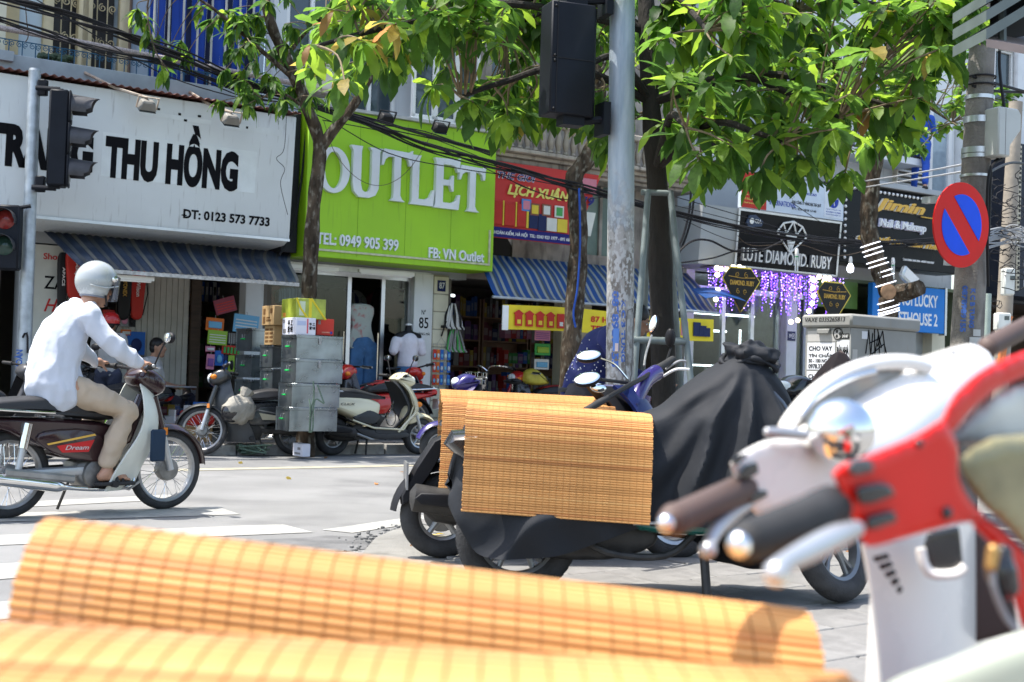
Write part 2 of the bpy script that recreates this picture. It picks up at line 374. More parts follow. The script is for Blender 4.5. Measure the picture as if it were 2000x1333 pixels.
# ---------------------------------------------------------------- shop houses
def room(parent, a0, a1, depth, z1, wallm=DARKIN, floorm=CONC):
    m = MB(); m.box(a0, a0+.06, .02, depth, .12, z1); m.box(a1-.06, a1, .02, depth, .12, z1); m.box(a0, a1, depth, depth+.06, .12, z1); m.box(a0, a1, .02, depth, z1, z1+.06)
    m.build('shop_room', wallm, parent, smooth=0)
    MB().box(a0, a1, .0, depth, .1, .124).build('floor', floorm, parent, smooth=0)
def walls(parent, name, m, a0, a1, z0, z1, y0, y1, holes=()):
    """a wall slab with rectangular openings (a0,a1,z0,z1)"""
    b = MB(); xs = sorted({a0, a1, *[h[0] for h in holes], *[h[1] for h in holes]}); zs = sorted({z0, z1, *[h[2] for h in holes], *[h[3] for h in holes]})
    for i in range(len(xs)-1):
        for j in range(len(zs)-1):
            cx, cz = (xs[i]+xs[i+1])/2, (zs[j]+zs[j+1])/2
            if any(h[0] < cx < h[1] and h[2] < cz < h[3] for h in holes): continue
            b.box(xs[i], xs[i+1], y0, y1, zs[j], zs[j+1])
    return b.build(name, m, parent, smooth=0)
def window(parent, a0, a1, z0, z1, y, fm, gm=DGLASS, mull=1, trans=0, fw_=.05, name='window'):
    b = MB(); t = fw_
    b.box(a0, a1, y-.05, y+.05, z0, z0+t); b.box(a0, a1, y-.05, y+.05, z1-t, z1); b.box(a0, a0+t, y-.05, y+.05, z0+t, z1-t); b.box(a1-t, a1, y-.05, y+.05, z0+t, z1-t)
    for i in range(mull): c = a0+(a1-a0)*(i+1)/(mull+1); b.box(c-t*.6, c+t*.6, y-.045, y+.045, z0+t, z1-t)
    for i in range(trans): c = z0+(z1-z0)*(i+1)/(trans+1); b.box(a0+t, a1-t, y-.04, y+.04, c-t*.4, c+t*.4)
    f = b.build(name, fm, parent, bevel=.004, smooth=0)
    for i in range(mull+1):
        p0 = a0+(a1-a0)*i/(mull+1); p1 = a0+(a1-a0)*(i+1)/(mull+1)
        MB().box(p0+t*.5, p1-t*.5, y, y+.008, z0+t*.5, z1-t*.5).build('pane', gm, f, smooth=0)
    return f
def scroll(mb, c, r, y, sg=1, turns=1.4, w_=.008):
    pts = []
    for i in range(18):
        t = i/17; a = sg*(PI/2+turns*2*PI*t); rr = r*(1-.75*t); pts.append((c[0]+rr*math.cos(a), y, c[1]+rr*math.sin(a)))
    mb.tube(pts, w_, 5)

# -- leftmost house: folding gate
h0 = thing('shop_house', 'narrow house front with brown folding gate at the far left edge', 'building', FAC, (-3.2, .1, 0))
walls(h0, 'wall', CREAMW, -6.5, -1.84, 2.45, 9.5, 0, .25); MB().box(-6.5, -3.4, 0, .25, 0, 2.45).build('pier', CREAMW, h0)
GATE = mat('brown_gate', (.23, .18, .12), .6, var=.25, scale=8)
for i in range(24): MB().box(-3.38+i*.064, -3.38+i*.064+.045, .02+.02*(i % 2), .06+.02*(i % 2), .14, 2.42).build('gate_slat', GATE, h0, smooth=0)
MB().box(-3.4, -1.84, .1, .12, .12, 2.45).build('gate_backing', mat('gate_dark', (.06, .045, .03), .8), h0)

# -- house with the white sign
h1 = thing('shop_house', 'pale blue shop house with scroll iron balcony and stationery shop below', 'building', FAC, (0, .2, 0))
walls(h1, 'wall', BLUEW, -1.84, 1.72, 2.5, 9.5, .4, .6, [(-1.18, -.82, 4.3, 6.6), (-.74, -.34, 4.3, 6.4)])
MB().box(-1.84, 1.72, 0, .4, 2.5, 4.35).build('front_beam', GREYW, h1)
MB().box(-1.84, 1.72, -.62, .4, 4.28, 4.40).build('balcony_floor', CONC, h1)
TANF = mat('tan_frame', (.50, .41, .24), .6, var=.12, scale=5)
for a0, a1, zt in [(-1.18, -.82, 6.6), (-.74, -.34, 6.4)]:
    f = MB().box(a0-.13, a0, .34, .46, 4.4, zt+.1).box(a1, a1+.13, .34, .46, 4.4, zt+.1).box(a0, a1, .34, .46, zt, zt+.1).build('balcony_door', TANF, h1, bevel=.006)
    MB().box(a0, a1, .58, .6, 4.4, zt).build('doorway_shade', mat('doorway_dark', (.03, .026, .024), .5), f)  # near-black sheet paints the darkness of the opening behind the grille
    g = MB()
    for i in range(1, 3): x = a0+(a1-a0)*i/3; g.rod((x, .44, 4.4), (x, .44, zt), .009, 6)
    for z in (4.75, 5.2, 5.65, 6.1):
        for i in range(3): scroll(g, (a0+(a1-a0)*(i+.5)/3, z), .055, .44, 1 if i % 2 else -1)
    g.build('grille', TANF, f)
MB().box(-1.84, -1.6, .34, .4, 4.4, 6.5).build('corner_trim', TANF, h1)
MB().rod((-.2, .36, 4.4), (-.2, .36, 9), .028).build('downpipe', mat('brown_pipe', (.14, .09, .06), .6), h1)
# shop room below
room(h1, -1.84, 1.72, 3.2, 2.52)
PANELZ = mat('cream_panel', (.62, .62, .55), .6, var=.06)
zp = MB().box(-1.40, -.92, .02, .06, .9, 2.48).build('name_panel', PANELZ, h1)
text('Shop t', 'lettering', REDL, zp, -1.28, -.98, 2.28, 2.38, .02, bold=.02)
text('ZA', 'lettering', BLACKL, zp, -1.26, -1.0, 1.94, 2.10, .02, bold=.01)
text('H', 'lettering', REDL, zp, -1.25, -1.08, 1.66, 1.82, .02, shear=.4, bold=.01)
MB().box(-1.22, -.95, .012, .018, 1.33, 1.55).build('navy_plate', NAVYP, zp); text('S', 'lettering', WHITEL, zp, -1.16, -1.06, 1.37, 1.5, .011, th=.002)
MB().box(-1.56, -1.40, .0, .22, .12, 2.5).build('pier', GREYW, h1, bevel=.006)
MB().box(1.40, 1.66, .0, .22, .12, 2.5).build('pier', WHITEW, h1, bevel=.006)
rk = MB(); rk.box(-.15, .84, .60, .64, .3, 2.5)
for i in range(12): rk.box(-.14+i*.082, -.14+i*.082+.07, .585, .60, .3, 2.5)
rk.build('slat_wall', mat('pale_slatwall', (.52, .50, .44), .6, var=.1), h1, smooth=0)
MB().box(.86, 1.0, .55, .62, .12, 2.5).build('dark_door', DARKWOOD, h1)

# -- house of the green sign
h2 = thing('shop_house', 'white shop house with bay windows above the lime green sign', 'building', FAC, (3.3, .2, 0))
walls(h2, 'wall', WHITEW, 1.75, 4.93, 4.4, 9.5, .2, .45, [(1.95, 2.75, 5.35, 6.6), (2.85, 3.7, 4.75, 6.4)])
MB().box(1.72, 4.93, 0, .22, 2.46, 4.42).build('front_beam', GREYW, h2)
window(h2, 1.95, 2.75, 5.35, 6.6, .25, WHITEP, mull=1)
window(h2, 2.85, 3.7, 4.75, 6.4, .22, WHITEP, mull=1, trans=0)
bb = MB().box(3.7, 4.88, -.32, .2, 4.62, 4.72).build('bay_window', WHITEP, h2, bevel=.01); MB().box(3.7, 4.88, -.32, .2, 6.5, 6.6).build('bay_head', WHITEP, bb, bevel=.01)
for a0, a1 in [(3.72, 4.1), (4.1, 4.48), (4.48, 4.86)]:
    fr = MB(); t = .05; y = -.28
    fr.box(a0, a1, y-.03, y+.03, 4.72, 4.72+t); fr.box(a0, a1, y-.03, y+.03, 6.5-t, 6.5); fr.box(a0, a0+t, y-.03, y+.03, 4.72, 6.5); fr.box(a1-t, a1, y-.03, y+.03, 4.72, 6.5)
    fr.build('casement', WHITEP, bb, bevel=.004); MB().box(a0+t, a1-t, y, y+.006, 4.75, 6.45).build('pane', DGLASS, bb)
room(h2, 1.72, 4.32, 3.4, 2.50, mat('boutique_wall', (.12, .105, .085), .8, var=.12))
MB().box(1.72, 4.3, -.02, .16, 2.44, 2.52).build('lintel', ALU, h2)
pl = MB().box(4.0, 4.32, -.06, .3, .12, 2.5).build('pier', WHITEW, h2, bevel=.008)
text('Nº', 'lettering', BLACKL, pl, 4.13, 4.20, 1.90, 1.97, -.06); text('85', 'lettering', BLACKL, pl, 4.09, 4.25, 1.70, 1.86, -.06, bold=.008); text('HÀNG MÃ', 'lettering', BLACKL, pl, 4.06, 4.28, 1.60, 1.645, -.06)
MB().box(4.13, 4.20, -.072, -.06, 1.36, 1.50).build('switch_plate', CREAMP, pl, bevel=.004)
# glass shop front: leaves with aluminium stiles
for i, (a0, a1) in enumerate([(1.76, 2.4), (2.4, 3.0), (3.0, 3.55), (3.55, 4.0)]):
    f = MB().box(a0, a0+.03, .06, .1, .12, 2.44).box(a1-.03, a1, .06, .1, .12, 2.44).box(a0+.03, a1-.03, .06, .1, .12, .2).box(a0+.03, a1-.03, .06, .1, 2.38, 2.44).build('glass_door', ALU, h2)
    if i != 2: MB().box(a0+.03, a1-.03, .075, .083, .2, 2.38).build('pane', GLASS, f)
    if i in (1, 2): MB().rod((a1-.1, .0, .8), (a1-.1, .0, 1.6), .014).build('handle', CHROME, f)
# cream block pier of number 87
p87 = MB()
for i in range(9): p87.box(4.345, 4.60, -.04, .24, .13+i*.262, .13+i*.262+.25)
h3 = thing('shop_house', 'weathered old shop house with stone cornice and baluster balcony', 'building', FAC, (6.9, .2, 0))
b87 = p87.build('block_pier', mat('cream_block', (.64, .61, .47), .6, var=.06), h3, bevel=.008)
MB().box(4.335, 4.605, -.03, .2, .12, 2.5).build('mortar', mat('mortar', (.3, .28, .22), .9), h3)
MB().box(4.40, 4.53, -.062, -.04, 2.26, 2.42).build('number_plate', NAVYP, b87); text('87', 'lettering', WHITEL, b87, 4.42, 4.51, 2.30, 2.39, -.0625, th=.002)
MB().box(4.48, 4.50, -.16, -.04, 1.72, 1.76).rod((4.49, -.05, 1.6), (4.49, -.17, 1.82), .012).build('bracket', BLACKP, b87)
# -- old house behind the red banner
walls(h3, 'wall', OLDW, 4.93, 9.3, 2.6, 8.5, .2, .45, [(5.0, 5.9, 2.75, 3.35), (7.2, 8.1, 3.0, 4.3), (5.4, 6.1, 5.1, 7), (6.9, 7.6, 5.1, 7)])
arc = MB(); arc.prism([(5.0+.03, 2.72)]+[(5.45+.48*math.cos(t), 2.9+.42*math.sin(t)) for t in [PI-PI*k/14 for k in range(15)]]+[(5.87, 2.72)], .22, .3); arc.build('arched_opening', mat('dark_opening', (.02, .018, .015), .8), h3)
window(h3, 7.2, 8.1, 3.0, 4.3, .25, OLDW, mat('greenish_glass', (.16, .22, .19), .2), mull=1)
window(h3, 5.4, 6.1, 5.1, 7, .3, OLDW, mull=1); window(h3, 6.9, 7.6, 5.1, 7, .3, OLDW, mull=1)
STONE = mat('grimy_stone', (.40, .35, .29), .85, var=.25, scale=3, bump=.4, dirt_or_reflection=((.13, .11, .10), .5, 4, (3, 3, .6)))
for i, (o, z0, z1) in enumerate([(.30, 4.18, 4.24), (.38, 4.24, 4.32), (.46, 4.32, 4.38), (.58, 4.38, 4.44)]): MB().box(4.95, 9.25, -o, .22, z0, z1).build('cornice', STONE, h3, bevel=.012)
bal = [(.02, 0), (.05, .02), (.03, .06), (.055, .14), (.06, .2), (.035, .3), (.03, .36), (.05, .4)]
bm_ = MB().lathe(bal, 10).mesh('baluster', STONE)
for i in range(29): place('baluster', bm_, h3, (5.05+i*.145, -.5, 4.44))
MB().box(4.95, 9.25, -.58, -.42, 4.84, 4.93).build('rail', STONE, h3, bevel=.015)
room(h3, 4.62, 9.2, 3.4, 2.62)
MB().box(6.75, 7.35, .0, .22, .12, 2.62).build('pier', CREAMW, h3, bevel=.008)
MB().box(4.93, 9.3, 0, .22, 2.5, 2.64).build('lintel', OLDW, h3)
# -- jeweller
h4 = thing('shop_house', 'grey jeweller shop house with glass front and lit display cases', 'building', FAC, (10.8, .2, 0))
walls(h4, 'wall', GREYW, 9.3, 12.35, 2.95, 9.5, .2, .45, [(9.7, 10.6, 5.0, 6.8), (11.1, 11.9, 5.0, 6.8)])
window(h4, 9.7, 10.6, 5, 6.8, .3, WHITEP, mull=1); window(h4, 11.1, 11.9, 5, 6.8, .3, WHITEP, mull=1)
room(h4, 9.3, 12.35, 3.2, 2.95, mat('jeweller_wall', (.42, .46, .47), .7, var=.08))
MB().box(9.32, 9.52, -.05, .2, .12, 2.95).build('pier', WHITEW, h4, bevel=.006)
pq = MB().box(11.72, 11.98, -.1, .2, .12, 2.95).build('pier', WHITEW, h4, bevel=.006)
MB().box(11.74, 11.93, -.115, -.1, 1.83, 2.0).build('number_plate', NAVYP, pq); text('89ᴬ', 'lettering', WHITEL, pq, 11.765, 11.905, 1.87, 1.96, -.1155, th=.002)
for i, (a0, a1) in enumerate([(9.55, 10.3), (10.3, 11.0), (11.0, 11.7), (12.0, 12.33)]):
    f = MB().box(a0, a0+.04, .04, .1, .12, 2.7).box(a1-.04, a1, .04, .1, .12, 2.7).box(a0+.04, a1-.04, .04, .1, 2.6, 2.7).box(a0+.04, a1-.04, .04, .1, .12, .25).build('glass_door', ALU, h4)
    MB().box(a0+.04, a1-.04, .065, .073, .25, 2.6).build('pane', GLASS, f)
# -- nail salon / guest house
h5 = thing('shop_house', 'white house with louvred shutter and ledge above the nail salon', 'building', FAC, (14.3, .2, 0))
walls(h5, 'wall', WHITEW, 12.35, 16.9, 3.0, 11, .3, .55, [(16.1, 16.8, 4.9, 6.9), (13.1, 13.8, 5.3, 7.4)])
lv = MB(); lv.box(15.0, 15.05, .2, .3, 4.75, 8.2); lv.box(15.88, 15.93, .2, .3, 4.75, 8.2); lvo = lv.build('shutter', mat('cream_metal', (.66, .60, .48), .5, var=.1), h5)
sm = MB().box(-.42, .42, -.035, .035, -.01, .01).mesh('louvre_slat', mat('louvre_paint', (.66, .64, .58), .5, var=.1))
for i in range(38): place('louvre_slat', sm, lvo, M=Matrix.Translation((15.465, .24, 4.8+i*.088)) @ Matrix.Rotation(.6, 4, 'X'))
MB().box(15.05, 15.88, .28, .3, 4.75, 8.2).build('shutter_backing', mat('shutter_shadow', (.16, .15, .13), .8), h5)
window(h5, 16.1, 16.8, 4.9, 6.9, .33, WHITEP, mat('pale_glass', (.3, .37, .42), .1), mull=0, fw_=.1); window(h5, 13.1, 13.8, 5.3, 7.4, .33, WHITEP, mull=1)
MB().box(12.4, 16.0, -.62, .3, 4.74, 4.84).build('ledge', GREYW, h5, bevel=.01)
rl = MB()
for i in range(24): rl.rod((12.5+i*.11, -.3, 5.5), (12.5+i*.11, -.3, 6.25), .012, 5)
rl.box(12.45, 15.05, -.33, -.27, 6.25, 6.3); rl.box(12.45, 15.05, -.33, -.27, 5.45, 5.5); rl.build('balcony_rail', mat('black_iron', (.02, .02, .022), .5), h5)
MB().box(12.4, 15.1, -.35, .3, 5.32, 5.45).build('balcony_floor', WHITEW, h5)
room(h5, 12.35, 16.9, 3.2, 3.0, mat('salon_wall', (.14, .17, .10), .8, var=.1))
MB().box(12.36, 12.46, -.04, .3, .12, 3.0).build('pier', GREYW, h5); MB().box(15.9, 16.3, -.02, .3, .12, 3.0).build('pier', CREAMW, h5)
MB().box(12.46, 13.7, .0, .04, 2.5, 3.0).build('green_panel', mat('green_panel', (.10, .19, .04), .5), h5)
MB().box(13.7, 15.9, .2, .24, .12, 2.2).build('shutter_door', mat('steel_shutter', (.34, .36, .36), .5, .3), h5)
# -- dark house at the right edge
h6 = thing('shop_house', 'white upper house with dark framed shop front at the right edge', 'building', FAC, (18.5, .2, 0))
walls(h6, 'wall', WHITEW, 16.95, 24, 4.6, 11, .1, .4, [(17.4, 18.6, 6.2, 8.2), (19.4, 20.6, 6.2, 8.2)])
window(h6, 17.4, 18.6, 6.2, 8.2, .2, WHITEP, mull=1); window(h6, 19.4, 20.6, 6.2, 8.2, .2, WHITEP, mull=1)
MB().box(16.95, 24, 0, .25, 2.9, 4.6).build('fascia', mat('charcoal_panel', (.03, .032, .037), .5), h6)
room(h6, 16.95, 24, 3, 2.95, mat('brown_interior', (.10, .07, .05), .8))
MB().box(16.95, 17.1, -.1, .25, .12, 4.6).build('pier', mat('dark_pier', (.05, .05, .055), .6), h6)
for a in (17.6, 18.4): MB().rod((a, -.06, 4.6), (a, -.06, 10), .05).build('downpipe', mat('pipe_grey', (.5, .5, .5), .6), h6)
# ---------------------------------------------------------------- signs, awnings and banners on the street front
SIGNW = mat('white_signboard', (.66, .70, .71), .5, var=.05, scale=1.5, dirt_or_reflection=((.34, .345, .34), .60, 5, (5, 5, .5)))
GREENS = mat('lime_signboard', (.30, .56, .012), .5, var=.07, scale=1.5, dirt_or_reflection=((.17, .33, .02), .6, 4, (6, 6, .35)))
REDB = mat('red_banner', (.56, .035, .03), .6, var=.08, scale=2); BLACKS = flat('black_signboard', (.005, .005, .007), .3, spec=.18)
# big white signboard
ws = thing('shop_sign', 'big white signboard with black capital lettering above the stationery shop', 'sign', FAC, (-.5, -.5, 2.68))
MB().prism([(-.15, 2.62), (-.72, 2.66), (-.86, 2.72), (-.95, 4.32), (-.15, 4.36)], -2.75, 1.60, 'yz').build('board', SIGNW, ws, bevel=.008)
MB().box(-2.75, 1.6, -.875, -.855, 2.70, 2.735).build('bottom_trim', ALU, ws)
LT = Matrix.Identity(4); LT[1][2] = -.0563; LT[1][3] = .0563*2.72      # lettering follows the board's outward lean
def wt(s, x0, x1, y0, y1, m=BLACKL, bold=.02, par=None, **k):
    (a0, z1), (a1, z0) = L(x0, y0, .9), L(x1, y1, .9); return text(s, 'lettering', m, par or ws, a0, a1, z0, z1, -.862, th=.005, bold=bold, M=LT, **k)
PATCH = flat('paper_patch', (.70, .74, .74), .6)
def wp(name, x0, y0, x1, y1, d=.001):
    (a0, z1), (a1, z0) = L(x0, y0, .9), L(x1, y1, .9); b = MB(); b.X = LT; b.box(a0, a1, -.862-d, -.858, z0, z1); return b.build(name, PATCH, ws)
wp('pasted_sheet', 200, 258, 498, 378); wp('pasted_strip', 275, 217, 410, 245); wp('pasted_strip', 428, 238, 548, 268)
for s_, x0, x1, kx in (('TRANG', -34, 181, 1), ('THU', 204, 308, 1), ('HỒNG', 324, 465, 1.53)):
    text(s_, 'lettering', BLACKL, ws, L(x0, 320, .9)[0], L(x1, 320, .9)[0], 3.262, 3.262+.50*kx, -.862, th=.005, bold=.058, M=LT)
wt('DT: 0123 573 7733', 360, 528, 408, 443, bold=.03)
(a0, z1), (a1, z0) = L(358, 419, .9), L(366, 422, .9); b = MB(); b.X = LT; b.box(a0-.01, a1, -.867, -.86, z0, z1); b.build('lettering', BLACKL, ws)
for x, y, w_ in [(303, 212, 7), (346, 222, 5), (384, 226, 6), (357, 234, 6), (478, 248, 4)]:
    (a0, z1), (a1, z0) = L(x, y, .9), L(x+w_, y+5, .9); b = MB(); b.X = LT; b.box(a0, a1, -.8655, -.86, z0, z1); b.build('letter_remnant', BLACKL, ws)
# rusty corrugated strip over the board and grey gutter
mb = MB(); n = 120
mb.sheet(lambda u, v: (-2.75+4.37*u, -1.04+.75*v, 4.365+.05*v+.012*math.sin(u*2*PI*44)), n*3, 1, .004)
solo(mb, 'corrugated_strip', mat('rusty_red_sheet', (.20, .085, .07), .7, var=.3, scale=6), 'narrow rusty red corrugated strip on top of the white signboard', 'roof sheet', FAC, (-.5, -.6, 4.36))
mb = MB(); mb.box(-2.7, 1.72, -.74, -.66, 4.40, 4.60); mb.box(-2.75, -1.93, -.80, -.74, 4.50, 4.62)
solo(mb, 'gutter', mat('grey_gutter', (.30, .35, .38), .6, var=.1), 'grey sheet metal gutter below the iron balcony rail', 'gutter', FAC, (-.5, -.7, 4.4), bevel=.006)
# balcony rail
br = thing('balcony_railing', 'blue scroll iron balcony railing with thick speckled handrail', 'railing', FAC, (-.5, -.66, 4.45))
MB().tube([(-2.8, -.68, 4.90), (-1.4, -.68, 4.89), (0, -.68, 4.86), (1.72, -.68, 4.82)], .034, 10).build('handrail', mat('speckled_rail', (.30, .26, .25), .85, var=.35, scale=60, det=2), br)
IRON = flat('blue_iron', (.03, .10, .17), .5)
for i in range(30):
    x = -2.72+i*.152; b = MB(); b.rod((x, -.66, 4.46), (x, -.66, 4.78), .007, 6); scroll(b, (x-.036, 4.74), .034, -.66, 1, 1.3, .005); scroll(b, (x+.036, 4.74), .034, -.66, -1, 1.3, .005); b.build('baluster', IRON, br)
MB().rod((-2.8, -.66, 4.785), (1.72, -.66, 4.77), .007, 6).build('scroll_bar', IRON, br)
# blue tarpaulin behind poles
tp = thing('tarpaulin', 'blue striped tarpaulin hung behind vertical poles on the balcony', 'tarpaulin', FAC, (.5, -.4, 4.45))
TARP = flat('blue_tarp', (.014, .05, .30), .55); TARPD = flat('dark_tarp_stripe', (.01, .015, .05), .5)
mb = MB()
for i in range(16):
    mb.m = 1 if i % 3 == 2 else 0
    mb.sheet(lambda u, v, i=i: (-.22+(i+u)*.092, -.46+.018*math.sin((i+u)*2.3)+.02*math.sin(v*5+i), 4.42+2.4*v), 4, 10, .003)
mb.build('sheet', [TARP, TARPD], tp)
for i in range(8): MB().rod((-.18+i*.19, -.50, 4.42), (-.18+i*.19, -.50, 6.9), .016).build('pole', mat('pale_pole', (.42, .42, .40), .6, var=.2), tp)
# round dark hole + cactus pot on the balcony
mb = MB()
for k in range(90):
    a = rnd.uniform(0, 2*PI); r = rnd.uniform(0, .22); mb.ball((-1.3+r*math.cos(a), -.2+.5*r*math.sin(a), 4.68+rnd.uniform(-.12, .1)), rnd.uniform(.03, .06), 6, 4)
solo(mb, 'pot_plant', mat('dark_leaf', (.035, .06, .03), .7, var=.4, scale=20), 'dark bushy pot plant behind the balcony railing', 'plant', FAC, (-1.3, -.2, 4.4))
mb = MB(); mb.prism([(-1.15, 4.41), (-.72, 4.41), (-1.12, 4.64)], -.3, -.28); solo(mb, 'board', mat('plywood', (.55, .34, .13), .7), 'sloping brown board leaning behind the balcony railing', 'board', FAC, (-1, -.3, 4.4))
# flood lamps
def flood(x0, y0, x1, y1, label, m=RUST, o0=.75, o1=1.25, arm=True):
    (a0, z0), (a1, z1) = L(x0, y0, o0), L(x1, y1, o1); t = thing('flood_lamp', label, 'lamp', FAC, (a1, -o1, z1))
    if arm: MB().tube([(a0, -o0, z0), ((a0+a1)/2, -(o0+o1)/2, (z0+z1)/2-.01), (a1, -o1, z1+.05)], .018, 6).build('arm', m, t)
    h = MB(); h.X = Matrix.Translation((a1, -o1, z1-.03)) @ Matrix.Rotation(.6, 4, 'X'); h.prism([(-.11, -.06), (.11, -.06), (.075, .05), (-.075, .05)], -.06, .06); h.build('housing', mat('lamp_grey', (.25, .24, .22), .6, var=.2) if arm else BLACKP, t, bevel=.01)
    g = MB(); g.X = h.X; g.box(-.1, .1, -.075, .045, -.07, -.062); g.build('lens', DGLASS, t)
    k = MB(); k.X = h.X; k.box(-.13, -.115, -.01, .01, -.05, .09); k.box(.115, .13, -.01, .01, -.05, .09); k.box(-.13, .13, -.01, .01, .09, .1); k.build('bracket', m, t)
flood(165, 142, 288, 200, 'rusty flood lamp on a long arm, left one above the white signboard')
flood(370, 180, 452, 228, 'rusty flood lamp on a short arm, right one above the white signboard')
flood(735, 200, 755, 226, 'small black flood lamp on the left of the lime sign top', BLACKP, .75, .95, False)
flood(840, 210, 860, 245, 'small black flood lamp on the right of the lime sign top', BLACKP, .75, .95, False)

# lime green signboard
gs = thing('shop_sign', 'lime green signboard with raised white capital letters', 'sign', FAC, (3.4, -.4, 2.56))
MB().box(1.90, 4.93, -.70, -.05, 2.55, 4.56).build('board', GREENS, gs, bevel=.01)
for i in range(3): x = 2.68+i*.75; MB().box(x, x+.004, -.703, -.699, 2.6, 4.5).build('panel_seam', flat('seam', (.16, .30, .02), .6), gs)
MB().box(1.98, 4.86, -.725, -.70, 2.635, 2.662).box(4.835, 4.86, -.725, -.70, 2.665, 3.15).build('edge_trim', mat('beige_trim', (.50, .50, .33), .6, var=.2, scale=12), gs)
MB().box(1.9, 4.93, -.76, -.05, 4.56, 4.60).build('top_cap', mat('grimy_white', (.42, .42, .40), .7, var=.25, scale=5), gs)
OL = mat('raised_letter_white', (.66, .70, .72), .4, var=.06, scale=2, dirt_or_reflection=((.40, .42, .40), .62, 6, (4, 4, .8)))
GLY = {
 'U': [(0, 1), (0, .97), (.07, .9), (.07, .25), (.12, .1), (.27, 0), (.6, 0), (.8, .06), (.9, .2), (.92, .93), (1, 1), (.58, 1), (.66, .93), (.66, .25), (.6, .14), (.48, .1), (.38, .14), (.33, .25), (.33, .9), (.36, 1)],
 'T': [(0, .68), (.02, .9), (.08, 1), (.9, .98), (1, 1.03), (.97, .72), (.90, .72), (.86, .83), (.76, .88), (.62, .88), (.62, .12), (.68, .04), (.78, 0), (.30, 0), (.38, .05), (.40, .12), (.40, .86), (.24, .86), (.12, .8), (.06, .68)],
 'L': [(0, 1), (.42, 1), (.36, .93), (.34, .85), (.34, .12), (.62, .12), (.8, .18), (.93, .33), (1, .33), (.95, 0), (0, 0), (.06, .08), (.06, .92)],
 'E': [(0, 1), (.86, 1.02), (.98, 1.05), (.95, .76), (.88, .76), (.82, .86), (.66, .89), (.34, .89), (.34, .58), (.6, .58), (.68, .68), (.74, .68), (.74, .36), (.68, .36), (.6, .47), (.34, .47), (.34, .12), (.66, .12), (.84, .18), (.93, .3), (1, .3), (.95, 0), (0, 0), (.06, .08), (.06, .92)]}
for ch, x0, x1, y0, y1 in [('O', 621, 681, 283, 381), ('U', 686, 744, 283, 390), ('T', 746, 803, 290, 397), ('L', 803, 847, 302, 404), ('E', 849, 897, 308, 411), ('T', 897, 946, 322, 417)]:
    (a0, z1), (a1, z0) = L(x0, y0, .75), L(x1, y1, .75)
    if z1-z0 > 0:
        b = MB()
        if ch == 'O':
            n = 40; vs = []; 
            for dy in (-.70, -.765):
                for s_ in (1, 0):
                    for k in range(n):
                        t = 2*PI*k/n; rx, rz = (.5, .5) if s_ else (.27, .40); vs.append((a0+(a1-a0)*(.5+rx*math.cos(t)), dy, z0+(z1-z0)*(.5+rz*math.sin(t))))
            fs = []
            for k in range(n):
                j = (k+1) % n; fs += [(2*n+k, 2*n+j, 3*n+j, 3*n+k), (k, j, 2*n+j, 2*n+k), (n+k, n+j, 3*n+j, 3*n+k), (k, n+k, n+j, j)]
            b.add(vs, fs)
        else: b.prism([(a0+(a1-a0)*x, z0+(z1-z0)*z) for x, z in GLY[ch]], -.765, -.70)
        b.build('raised_letter', OL, gs, smooth=30)
def gt(s, x0, x1, y0, y1, par, o, m, bold=.012, th=.012, sh=0., **k):
    (a0, z1), (a1, z0) = L(x0, y0, o), L(x1, y1, o)
    zc = (z0+z1)/2
    return text(s, 'lettering', m, par, a0, a1, z0, z1, -o, th=th, bold=bold, shear=sh, **k)
(a0, z1), (a1, z0) = L(617, 455, .7), L(776, 493, .7); text('TEL: 0949 905 399', 'lettering', OL, gs, a0, a1, 2.72, 2.88, -.70, th=.03, bold=.02)
a0, a1 = L(836, 490, .7)[0], L(946, 500, .7)[0]; text('FB: VN Outlet', 'lettering', OL, gs, a0, a1-.02, 2.67, 2.82, -.70, th=.03, bold=.02)
mb = MB(); mb.box(1.66, 1.88, -.5, 0, 2.6, 4.5); solo(mb, 'gap_shade_panel', mat('gap_shade', (.02, .02, .022), .8), 'dark panel standing in for the shade in the gap between the white and lime signs', 'panel', FAC, (1.77, -.2, 2.6))  # near-black box paints the shade of the open gap between the signs
# air conditioner on the white house
ac = thing('air_conditioner', 'beige air conditioner unit with round fan grille above the lime sign', 'air conditioner', FAC, (2.2, -.1, 4.88))
ACW = mat('aged_beige', (.56, .53, .44), .5, var=.1)
MB().box(1.92, 2.55, -.30, -.02, 4.90, 5.36).build('casing', ACW, ac, bevel=.015)
g = MB(); [g.ring(.03+i*.026, .004, 28, 5, (2.15, -.315, 5.14)) for i in range(7)]
for i in range(28): a = i*2*PI/28; g.tube([(2.15+.03*math.cos(a), -.318, 5.14+.03*math.sin(a)), (2.15+.11*math.cos(a+.25), -.318, 5.14+.11*math.sin(a+.25)), (2.15+.19*math.cos(a+.35), -.318, 5.14+.19*math.sin(a+.35))], .004, 4)
g.build('fan_grille', ACW, ac); MB().lathe([(.19, -.304), (.19, -.301)], 28, (2.15, 0, 5.14), 'y').build('fan_recess', mat('dark_recess', (.05, .05, .05), .7), ac)
MB().box(1.95, 2.5, -.28, .1, 4.86, 4.90).build('shelf_bracket', RUST, ac)

